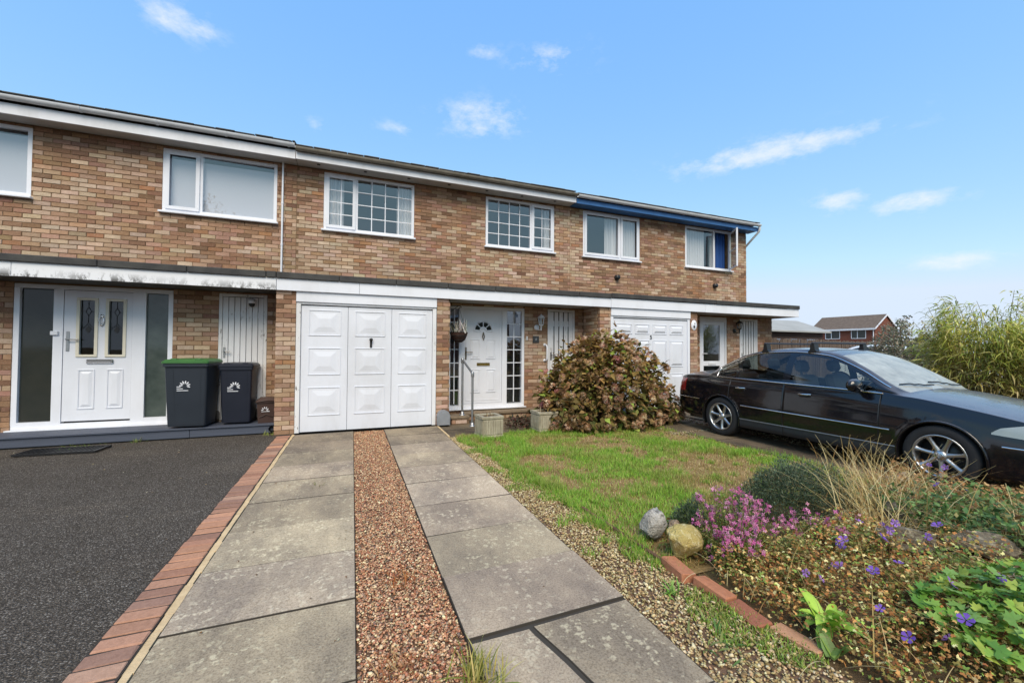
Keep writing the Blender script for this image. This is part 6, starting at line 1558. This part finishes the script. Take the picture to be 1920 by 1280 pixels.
# dried brown crane's-bill carpet
M['geranium_dry'] = M['leaf_dry']
def lobed(n_l=5, dip=.58):
    V = [(0, 0, 0)]; F = []
    for k in range(n_l * 2 + 1):
        a = -2.3 + 4.6 * k / (n_l * 2); r_ = 1.0 if k % 2 else dip; V.append((r_ * math.sin(a), .1 + r_ * math.cos(a) * .95, .10 * (1 if k % 2 else -.2)))
    for k in range(1, n_l * 2 + 1): F.append((0, k + 1, k))
    return np.array(V), np.array(F)
GV, GF = lobed(5, .7)
def carpet(name, label, cat, pts, size, cols, wts, zh, mat, n_sub='foliage', tm=(GV, GF)):
    p = thing(name, label, cat, (float(np.mean(pts[:, 0])), float(np.mean(pts[:, 1])), 0)); n_ = len(pts); z = mound(pts[:, 0], pts[:, 1]) - .02 + rng.random(n_) ** 1.1 * zh * (.45 + 1.3 * vnoise(pts[:, 0], pts[:, 1], 4.5, 91))
    V, F, C = scatter(tm[0], tm[1], np.column_stack([pts, z]), rots(rng.uniform(0, 6.28, n_), rng.normal(.35, .55, n_), rng.normal(0, .5, n_)), size * rng.uniform(.6, 1.3, n_), pick(cols, n_, wts, .2), .06)
    np_mesh(n_sub, V, F, M[mat], p, C); return p
def inpoly(n_, poly, sd_=0.0):
    P = np.array(poly); lo, hi = P.min(0), P.max(0); res = []
    while len(res) < n_:
        q = rng.uniform(lo, hi, (n_, 2)); c = np.zeros(n_, bool); j = len(P) - 1
        for i in range(len(P)):
            cond = ((P[i, 1] > q[:, 1]) != (P[j, 1] > q[:, 1])) & (q[:, 0] < (P[j, 0] - P[i, 0]) * (q[:, 1] - P[i, 1]) / (P[j, 1] - P[i, 1] + 1e-12) + P[i, 0]); c ^= cond; j = i
        res += q[c].tolist()
    return np.array(res[:n_])
def avoid(P): return P[(np.hypot(P[:, 0] - 2.2, P[:, 1] - 1.33) > .10) & (np.hypot(P[:, 0] - 3.22, P[:, 1] - 1.48) > .16) & (np.hypot(P[:, 0] - 3.5, P[:, 1] - 1.28) > .16) & (rng.random(len(P)) < .35 + .9 * vnoise(P[:, 0], P[:, 1], 5, 77))]
brn = [L(156, 104, 62), L(126, 80, 50), L(180, 132, 84), L(100, 66, 44), L(140, 120, 70), L(110, 104, 56)]
cb = carpet('dried_cranesbill', "brown dying crane's-bill foliage covering the near bed", 'plant', avoid(inpoly(17000, [(2.05, .75), (2.06, 1.9), (2.5, 2.0), (3.3, 1.75), (3.5, 1.2), (3.0, .85), (2.3, .6)])), .0098, np.array(brn + [L(214, 186, 132), L(130, 150, 74)]) * np.array([1.5, 1.62, 1.55]), [3, 2, 3, 1, 2.5, 2, 3, 2.5], .13, 'leaf_dry')
carpet('brown_ground_cover', 'brown seed-headed ground cover below the front wheel of the car', 'plant', inpoly(5200, [(4.35, 2.30), (5.3, 2.65), (6.3, 1.7), (5.6, .9), (4.6, 1.5)]), .018, [L(196, 150, 100), L(170, 128, 86), L(214, 176, 130), L(150, 118, 78), L(168, 152, 98)], None, .22, 'leaf_dry')
carpet('green_ground_cover', 'mixed green ground cover on the right of the bed', 'plant', inpoly(6200, [(3.7, 2.05), (4.4, 2.0), (5.2, 1.2), (4.4, .7), (3.75, .95), (3.5, 1.4)]), .021, [L(96, 132, 70), L(126, 156, 88), L(72, 104, 56), L(150, 146, 84), L(140, 104, 66)], [4, 3, 3, 2, 1], .20, 'leaf', tm=(OV * np.array([1.1, 2.0, 1]), OVF))
carpet('low_weed_patch', 'thin yellowish weeds over the soil by the yellow rock', 'plant', inpoly(900, [(2.02, 2.3), (2.3, 2.6), (2.9, 2.5), (2.7, 2.1), (2.2, 1.95)]), .014, [L(150, 140, 80), L(120, 130, 66), L(160, 120, 76)], None, .06, 'leaf')
# greener tufts standing in the brown foliage
for k, (x, y, r_, h, lab) in enumerate([(2.55, 1.72, .17, .17, 'olive seedling tuft just below the pink flowers'), (2.95, 1.62, .20, .15, 'pale green tuft in front of the rounded grey rock'), (2.36, 1.58, .14, .12, 'small olive tuft beside the brick edging'), (2.72, 1.25, .17, .14, 'yellowish tuft right of the light green rosette'), (3.12, 1.22, .16, .15, 'green tuft below the long grey rock'), (2.42, 1.12, .14, .12, 'brownish green tuft between rosette and crane\'s-bill')]):
    mound_plant('low_tuft', lab, 'plant', (x, y, gzf(x, y)), (r_, r_ * .85, h), 520, GV, GF, (.0105, .0115), [[L(150, 150, 84), L(176, 150, 96), L(128, 136, 70)], [L(150, 168, 92), L(122, 150, 76), L(190, 176, 120)], [L(140, 136, 76), L(168, 120, 74), L(120, 128, 66)]][k % 3], None, 'leaf', .25, group='low tufts of the bed')
drygrass('upright brown stalks among the brown foliage', (2.75, 1.5, .05), 260, .17, .30, [L(176, 140, 92), L(150, 108, 70), L(206, 180, 128)], .0038, (1.15, .35))
# straw stalks lying through the bed
drygrass('loose straw stalks lying over the brown foliage', (2.75, 1.45, .06), 210, .34, .30, straw, .0042, (.35, .35))
drygrass('loose straw stalks lying over the green ground cover', (4.3, 1.45, .16), 170, .42, .34, straw, .0042, (.5, .35))
# green crane's-bill, each big leaf its own part
gr_ = thing('cranesbill', "bright green crane's-bill leaves in the nearest corner of the bed", 'plant', (2.75, .95, 0))
lv = []
for k in range(5):
    GV2, GF2 = lobed(7, .70); GV2 = GV2 + rng.normal(0, .03, GV2.shape) * np.array([1, 1, 1.2]); cA = np.array([L(124, 168, 66), L(150, 188, 76), L(100, 148, 60), L(136, 174, 88), L(170, 190, 84)][k]); lv.append(np_mesh('leaf', GV2 * .037, GF2, M['leaf'], gr_, np.tile(cA, (len(GV2), 1)) * rng.uniform(.85, 1.1, (len(GV2), 1))))
gp_ = inpoly(560, [(2.30, .62), (2.42, 1.02), (2.62, 1.20), (3.05, 1.06), (3.6, .70), (3.3, .4), (2.5, .45)])
for k, (x, y) in enumerate(gp_):
    o = lv[k] if k < 5 else random.choice(lv).copy()
    if k >= 5: COL.objects.link(o); o.parent = gr_; o.matrix_parent_inverse = lv[0].matrix_parent_inverse
    dd = math.hypot((x - 2.9) / .6, (y - .8) / .4); o.location = (x, y, gzf(x, y) + .09 + max(0, .22 * (1 - dd * .7)) * random.uniform(.5, 1.1)); o.rotation_euler = (random.gauss(.25, .3), random.gauss(0, .3), random.uniform(0, 6.28)); s_ = random.uniform(.7, 1.35); o.scale = (s_, s_, s_)
m_ = MB()
for k, (x, y) in enumerate(gp_[::2]): m_.tube([(x * .8 + 2.85 * .2, y * .8 + .8 * .2, gzf(x, y)), (x, y, gzf(x, y) + .12)], .002, 4, caps=False)
m_.build('stalks', pm('leaf_stalk', L(120, 120, 60, .7), .8), gr_)['kind'] = 'stuff'
# rosette of a big-leaved weed
ro_ = thing('leafy_rosette', 'light green rosette of broad upright leaves near the slab path', 'plant', (2.18, 1.32, 0))
for k in range(17):
    n_s = 7; ln = random.uniform(.15, .27); wd_ = ln * .27; V, F = [], []; e_ = random.uniform(.7, 1.25) if k < 10 else random.uniform(.1, .6); y_, z_ = 0, 0; Cc = []
    c0 = np.array(L(176, 212, 84)) if k < 7 else np.array(L(140, 184, 80))
    for s_ in range(n_s):
        u = s_ / (n_s - 1); w_ = wd_ * (math.sin(math.pi * min(1, u * .86 + .12)) ** .8) * .5 * (1 if s_ < n_s - 1 else .1); V += [(-w_, y_, z_ + w_ * .5), (0, y_, z_), (w_, y_, z_ + w_ * .5)]; y_ += math.cos(e_) * ln / n_s; z_ += math.sin(e_) * ln / n_s; e_ -= .17; Cc += [c0 * (.9 + .2 * u), c0 * 1.15, c0 * (.9 + .2 * u)]
    for s_ in range(n_s - 1): F += [(3 * s_, 3 * s_ + 1, 3 * s_ + 4, 3 * s_ + 3), (3 * s_ + 1, 3 * s_ + 2, 3 * s_ + 5, 3 * s_ + 4)]
    o = np_mesh('leaf', np.array(V), np.array(F), M['leaf'], ro_, np.array(Cc), True); o.location = (2.2 + random.gauss(0, .02), 1.33 + random.gauss(0, .02), .03); o.rotation_euler = (0, 0, k * 2.4 + random.uniform(-.3, .3))
tuft('weed', 2.06, 1.22, 7, .11, .2, [L(150, 180, 90), L(120, 150, 80)], 'few pale green leaves between rosette and slab path', -.01, .035, .75, 'leaf', 'weed', .012)
# violet crane's-bill flowers, each on its stalk
PV, PF = [], []
for k in range(5):
    a = k * 1.2566; b = len(PV)
    for (r_, da, z_) in ((.06, 0, .0), (.5, -.42, .10), (.95, -.44, .30), (1.08, 0, .30), (.95, .44, .30), (.5, .42, .10)): PV.append((r_ * math.cos(a + da), r_ * math.sin(a + da), z_ + .06 * k % .1))
    PF += [(b, b + 1, b + 5), (b + 1, b + 2, b + 4), (b + 1, b + 4, b + 5), (b + 2, b + 3, b + 4)]
PV, PF = np.array(PV), np.array(PF)
vf = []
for k in range(3): vf.append(np_mesh('flower', PV * .024, PF, M['petal'], cb, np.tile(np.array([L(150, 110, 214), L(132, 96, 200), L(172, 130, 220)][k]), (len(PV), 1)) * rng.uniform(.85, 1.1, (len(PV), 1))))
spots = [(2.85, 1.72), (2.62, 1.52), (2.30, 1.50), (2.33, 1.44), (2.46, 1.46), (2.55, 1.46), (2.42, 1.40), (2.56, 1.32), (2.72, 1.55), (2.80, 1.40), (2.95, 1.44), (3.02, 1.50), (3.05, 1.46), (3.16, 1.36), (3.2, 1.33), (2.74, 1.30), (2.70, 1.08), (2.22, 1.02), (2.38, .96), (2.47, .94), (2.90, .98), (3.25, 1.0), (4.05, 1.68), (4.3, 1.62), (5.35, 2.28), (5.45, 2.2), (2.28, 1.15), (3.0, 1.62)]
m_ = MB()
for k, (x, y) in enumerate(spots):
    o = vf[k] if k < 3 else random.choice(vf).copy()
    if k >= 3: COL.objects.link(o); o.parent = cb; o.matrix_parent_inverse = vf[0].matrix_parent_inverse
    z = gzf(x, y) + random.uniform(.14, .22) + (.1 if x > 4 else 0); o.location = (x, y, z); o.rotation_euler = (random.gauss(.75, .4), random.gauss(-.3, .4), random.uniform(0, 6.28)); s_ = random.uniform(.8, 1.25); o.scale = (s_, s_, s_)
    m_.tube([(x + .03, y + .02, gzf(x, y)), (x + .01, y, z - .04), (x, y, z)], .0026, 4, caps=False)
m_.build('stalks', pm('flower_stalk', L(130, 110, 64, .7), .8), cb)['kind'] = 'stuff'

# ------------------------------------------------------------------ bamboo and shrub behind the car
def bamboo(c, n_c, R_, hmax, label, leaf_n):
    p = thing('bamboo', label, 'bamboo', (c[0], c[1], 0), 'bamboo clumps beside the car'); m_ = MB(); V_ = []
    tips = []
    for k in range(n_c):
        a, r_ = random.uniform(0, 6.283), math.sqrt(random.random()) * R_ * .55; b = Vector((c[0] + r_ * math.cos(a), c[1] + r_ * math.sin(a), 0)); h = hmax * random.uniform(.62, 1.05) * (1 - .25 * r_ / R_)
        out_ = Vector((math.cos(a + random.gauss(0, .5)), math.sin(a + random.gauss(0, .5)), 0)) * random.uniform(.15, .6) * R_ * .8
        P = [b, b + out_ * .18 + Vector((0, 0, h * .45)), b + out_ * .5 + Vector((0, 0, h * .8)), b + out_ + Vector((0, 0, h))]; m_.tube(P, [.010, .008, .006, .003], 5); tips.append(P)
    m_.build('canes', pm('bamboo_cane', L(150, 132, 78, .8), .6, col2=L(100, 92, 52, .8), vs_=5), p)
    i = rng.integers(0, n_c, leaf_n); u = .12 + .88 * rng.random(leaf_n) ** .75; T = np.array([[tuple(q) for q in P] for P in tips]); seg = np.minimum((u * 3).astype(int), 2); f_ = (u * 3 - seg)[:, None]
    Q = T[i, seg] * (1 - f_) + T[i, seg + 1] * f_ + rng.normal(0, .11, (leaf_n, 3)) * np.clip(1.25 - u, .25, 1)[:, None] * np.array([1.5, 1.5, .8])
    out_yaw = np.arctan2(-(Q[:, 0] - c[0]), Q[:, 1] - c[1]) + rng.normal(0, .8, leaf_n)
    low = np.clip(1.2 - u * 1.6 + rng.normal(0, .25, leaf_n), 0, 1)[:, None]
    A = pick([L(176, 186, 76), L(202, 196, 96), L(148, 166, 70), L(216, 208, 126)], leaf_n, [4, 3, 2, 1.5]); B = pick([L(186, 158, 104), L(150, 124, 76), L(130, 116, 64), L(206, 186, 134)], leaf_n)
    V, F, C = scatter(LN, LNF, Q, rots(out_yaw, rng.normal(-.25, .5, leaf_n), rng.normal(0, .5, leaf_n)), np.column_stack([rng.uniform(.012, .024, leaf_n), rng.uniform(.11, .26, leaf_n), np.full(leaf_n, .28)]), A * (1 - low) + B * low)
    np_mesh('leaves', V, F, M['leaf'], p, C)
bamboo((11.1, 3.9), 64, .85, 2.3, 'yellow-green bamboo clump behind the bonnet of the navy car', 5200)
bamboo((12.0, 4.0), 60, 1.3, 2.75, 'taller bamboo clump at the right edge of the picture', 4600)
bamboo((11.4, 2.6), 50, 1.2, 2.4, 'bamboo clump nearest the car bonnet, partly cut off by the picture edge', 3600)
gs = mound_plant('grey_shrub', 'grey-green twiggy shrub between far house and bamboo', 'shrub', (13.9, 6.15, 0), (1.45, 1.1, 2.0), 16000, OV, OVF, (.045, .085), [L(168, 172, 152), L(140, 146, 126), L(184, 172, 152), L(120, 128, 104), L(172, 154, 136)], None, 'leaf', .5)
m_ = MB()
for k in range(26):
    a = random.uniform(0, 6.28); b = Vector((13.9 + random.gauss(0, .2), 6.15 + random.gauss(0, .2), 0)); e = b + Vector((math.cos(a) * 1.1, math.sin(a) * .8, random.uniform(1.2, 2.2))); m_.tube([b, b.lerp(e, .5) + Vector((0, 0, .2)), e], [.02, .012, .004], 5)
m_.build('stems', pm('shrub_twig', L(96, 80, 66, .7), .9), gs)
mound_plant('dark_shrub', 'low dark shrub at the foot of the grey twiggy shrub', 'shrub', (12.1, 5.9, 0), (.9, .7, 1.15), 4200, OV, OVF, (.03, .06), [L(70, 84, 60), L(92, 104, 78), L(112, 100, 80)], None, 'leaf', .5)

# ------------------------------------------------------------------ fence, shed, far house
fn = thing('timber_fence', 'dark weathered timber fence beside the end house', 'fence', (13, 8.4, 0))
M['timber'] = pm('weathered_fence_timber', L(126, 108, 94, .8), .9, col2=L(78, 66, 58, .8), vs_=8, amt=.8, bump=.3, bs=40, stretch=(1, 1, .1))
fa, fb = Vector((11.2, 8.45, 0)), Vector((20.5, 9.6, 0)); fd = (fb - fa).normalized(); fl_ = (fb - fa).length; rz_ = math.atan2(fd.y, fd.x)
bd = None; k = 0; u = 0
while u < fl_:
    if bd is None: bd = MB().box(-.045, .045, -.01, .01, .06, 1.78, .003).build('fence_board', M['timber'], fn); o = bd; bd.matrix_parent_inverse = Matrix.Translation(-Vector((13, 8.4, 0)))
    else: o = bd.copy(); COL.objects.link(o); o.parent = fn; o.matrix_parent_inverse = bd.matrix_parent_inverse
    q = fa + fd * u; o.location = (q.x, q.y, random.uniform(-.03, .02)); o.rotation_euler = (0, random.gauss(0, .01), rz_); u += .115; k += 1
for z in (.4, 1.4):
    m_ = MB(); m_.M = Matrix.Translation(fa + Vector((0, 0, z))) @ Matrix.Rotation(rz_, 4, 'Z'); m_.box(0, fl_, .012, .05, -.04, .04); m_.build('rail', M['timber'], fn)
sh = thing('garden_shed', 'timber garden shed with pale felt roof behind the fence', 'shed', (15, 11, 0))
m_ = MB(); m_.box(12.9, 16.4, 10.0, 12.0, 0, 2.1); swl = m_.build('wall', pm('shed_timber', L(112, 88, 78, .75), .9, col2=L(80, 62, 54, .75), vs_=6, amt=.8, stretch=(.1, 1, 1)), sh)
for k in range(14): MB().box(12.88, 16.42, 9.975, 9.998, k * .15 + .004, k * .15 + .146, .004).build('board', swl.data.materials[0], swl)
for xw in (13.5, 14.5, 15.5): MB().box(xw, xw + .62, 9.955, 9.974, 1.55, 1.85).build('window', M['glass'], sh)
MB().prism([(9.75, 2.08), (9.75, 2.13), (11.0, 2.62), (12.25, 2.13), (12.25, 2.08), (11.0, 2.57)], 12.75, 16.55, 'X').build('roof', pm('pale_roof_felt', L(176, 178, 176, .85), .9, col2=L(140, 142, 140, .85), vs_=2), sh)

def simple_house(name, label, N0, gdir, ldir_, gw, ll, ze, zr_, wallm, roofm, wins, group=None, loc=None):
    """N0 corner; gable along gdir (width gw), eaves facade along ldir_ (length ll)"""
    g_, l_ = Vector((*gdir, 0)).normalized(), Vector((*ldir_, 0)).normalized(); N0 = Vector((*N0, 0)); Z = Vector((0, 0, 1))
    h = thing(name, label, 'house', tuple(N0), group); P = lambda a, b, z: tuple(N0 + g_ * a + l_ * b + Z * z)
    m_ = MB(); m_.add([P(0, 0, 0), P(0, ll, 0), P(gw, ll, 0), P(gw, 0, 0), P(0, 0, ze), P(0, ll, ze), P(gw, ll, ze), P(gw, 0, ze), P(gw / 2, 0, zr_), P(gw / 2, ll, zr_)], [(0, 1, 5, 4), (2, 3, 7, 6), (3, 0, 4, 8, 7), (1, 2, 6, 9, 5)]); m_.build('wall', wallm, h)
    o_, rs = .35, (zr_ - ze) / (gw / 2); m_ = MB()
    for s_ in (0, 1):
        a0, a1 = (-o_, gw / 2) if s_ == 0 else (gw + o_, gw / 2)
        m_.add([P(a0, -.15, ze - o_ * rs + .05), P(a0, ll + .15, ze - o_ * rs + .05), P(a1, ll + .15, zr_ + .05), P(a1, -.15, zr_ + .05), P(a0, -.15, ze - o_ * rs - .06), P(a0, ll + .15, ze - o_ * rs - .06), P(a1, ll + .15, zr_ - .06), P(a1, -.15, zr_ - .06)], [(0, 1, 2, 3), (7, 6, 5, 4), (0, 4, 5, 1), (0, 3, 7, 4), (1, 5, 6, 2)])
    m_.build('roof', roofm, h)
    m_ = MB()
    for a0 in (-o_, gw + o_): m_.add([P(a0, -.19, ze - o_ * rs - .16), P(a0, -.19, ze - o_ * rs + .06), P(gw / 2, -.19, zr_ + .06), P(gw / 2, -.19, zr_ - .18), P(a0, -.15, ze - o_ * rs - .16), P(a0, -.15, ze - o_ * rs + .06), P(gw / 2, -.15, zr_ + .06), P(gw / 2, -.15, zr_ - .18)], [(0, 1, 2, 3), (4, 7, 6, 5), (0, 4, 5, 1), (0, 3, 7, 4), (1, 5, 6, 2)])
    m_.build('bargeboard', M['pvc'], h)
    m_ = MB(); m_.add([P(-o_ - .02, -.15, ze - o_ * rs - .2), P(-o_ - .02, ll + .15, ze - o_ * rs - .2), P(-o_ - .02, ll + .15, ze - o_ * rs + .04), P(-o_ - .02, -.15, ze - o_ * rs + .04)], [(0, 1, 2, 3)]); m_.add([P(-o_, -.15, ze - o_ * rs - .2), P(-o_, ll, ze - o_ * rs - .2), P(0, ll, ze - o_ * rs - .2), P(0, -.15, ze - o_ * rs - .2)], [(0, 1, 2, 3)]); m_.build('fascia', M['pvc'], h)
    for (b0, b1, z0, z1, split) in wins:
        m_ = MB(); xs = [b0, b0 + .08, split - .04, split + .04, b1 - .08, b1]; zs_ = [z0, z0 + .08, z1 - .08, z1]
        for i in range(5):
            for k in range(3):
                if k == 1 and i in (1, 3): continue
                m_.add([P(-.05, xs[i], zs_[k]), P(-.05, xs[i + 1], zs_[k]), P(-.05, xs[i + 1], zs_[k + 1]), P(-.05, xs[i], zs_[k + 1])], [(0, 1, 2, 3)])
        m_.add([P(-.05, b0, z0), P(-.05, b1, z0), P(0, b1, z0), P(0, b0, z0)], [(0, 1, 2, 3)]); m_.add([P(-.05, b0, z1), P(-.05, b1, z1), P(0, b1, z1), P(0, b0, z1)], [(0, 1, 2, 3)])
        w_ = m_.build('window', M['pvc'], h)
        for (q0, q1) in ((xs[1], xs[2]), (xs[3], xs[4])): MB().add([P(-.02, q0, zs_[1]), P(-.02, q1, zs_[1]), P(-.02, q1, zs_[2]), P(-.02, q0, zs_[2])], [(0, 1, 2, 3)]).build('pane', M['obscure_dark'], w_)
    m_ = MB(); m_.tube([P(-.1, .15, ze - .2), P(-.1, .15, 0)], .06, 8); m_.build('downpipe', M['pvc'], h)
    return h
t = NT('far_red_brick'); bt = t.n('ShaderNodeTexBrick')
for k_, v_ in (('Color1', L(140, 78, 62, .8)), ('Color2', L(118, 64, 52, .8)), ('Mortar', L(130, 104, 92, .8))): bt.inputs[k_].default_value = (*v_, 1)
bt.inputs['Scale'].default_value = 1.0; bt.inputs['Brick Width'].default_value = .225; bt.inputs['Row Height'].default_value = .075; bt.inputs['Mortar Size'].default_value = .008
sx = t.n('ShaderNodeSeparateXYZ'); t.l(t.pos(), sx.inputs[0]); cb_ = t.n('ShaderNodeCombineXYZ'); t.l(t.math('ADD', sx.outputs['X'], sx.outputs['Y']), cb_.inputs['X']); t.l(sx.outputs['Z'], cb_.inputs['Y']); t.l(cb_.outputs[0], bt.inputs['Vector'])
M['far_brick'] = t.bsdf(bt.outputs['Color'], .9, 0, .2)
M['far_tile'] = pm('far_roof_tile', L(128, 112, 98, .8), .9, col2=L(92, 78, 68, .8), vs_=3.5, amt=.9, bump=.5, bs=8)
simple_house('brick_house', 'distant red brick house with a white-trimmed gable', (66.8, 33.9), (.995, .095), (-.095, .995), 6.3, 7.8, 4.9, 6.75, M['far_brick'], M['far_tile'], [(1.0, 2.75, 3.3, 4.6, 2.0), (4.1, 6.0, 3.3, 4.6, 5.2)])
# the other side of the road, seen only as reflections in the glass
for k, x0 in enumerate((-9.0, 3.6)):
    simple_house('brick_house', ['house across the road reflected in the glazed front door', 'house across the road reflected in the windows of the end house'][k], (x0, -27.0), (0, -1), (1, 0), 8.0, 12.0, 5.0, 7.2, M['far_brick'], M['far_tile'], [(1.5, 3.6, 3.3, 4.5, 2.5), (7.5, 9.6, 3.3, 4.5, 8.5), (1.5, 3.6, .9, 2.2, 2.5), (7.5, 9.6, .9, 2.2, 8.5)], 'houses across the road')
def tree(x, y, h, r_, label):
    p = thing('tree', label, 'tree', (x, y, 0), 'trees across the road'); m_ = MB(); m_.tube([(x, y, 0), (x + .1, y, h * .35), (x - .05, y + .1, h * .6)], [.2, .15, .09], 8); tips = []
    for k in range(14): a = k * 2.4; e = Vector((x + math.cos(a) * r_ * random.uniform(.35, .8), y + math.sin(a) * r_ * random.uniform(.35, .8), h * random.uniform(.55, .95))); m_.tube([(x, y, h * random.uniform(.3, .55)), tuple(e)], [.07, .02], 6); tips.append(tuple(e))
    m_.build('trunk', pm('bark', L(84, 70, 56, .7), .95), p); n_ = 2600; T = np.array(tips); i = rng.integers(0, len(T), n_); Q = T[i] + rng.normal(0, r_ * .2, (n_, 3))
    V, F, C = scatter(OV, OVF, Q, rots(rng.uniform(0, 6.28, n_), rng.normal(0, .7, n_), rng.normal(0, .7, n_)), np.column_stack([np.full(n_, .16), np.full(n_, .26), np.full(n_, .2)]), pick([L(80, 104, 50), L(60, 84, 42), L(104, 122, 64)], n_)); np_mesh('crown', V, F, M['leaf'], p, C)
tree(-6.6, -14, 10.0, 3.0, 'tree whose crown is reflected low in the left upper window')
tree(16, -16, 6.5, 2.4, 'tree across the road reflected in the end house glass')
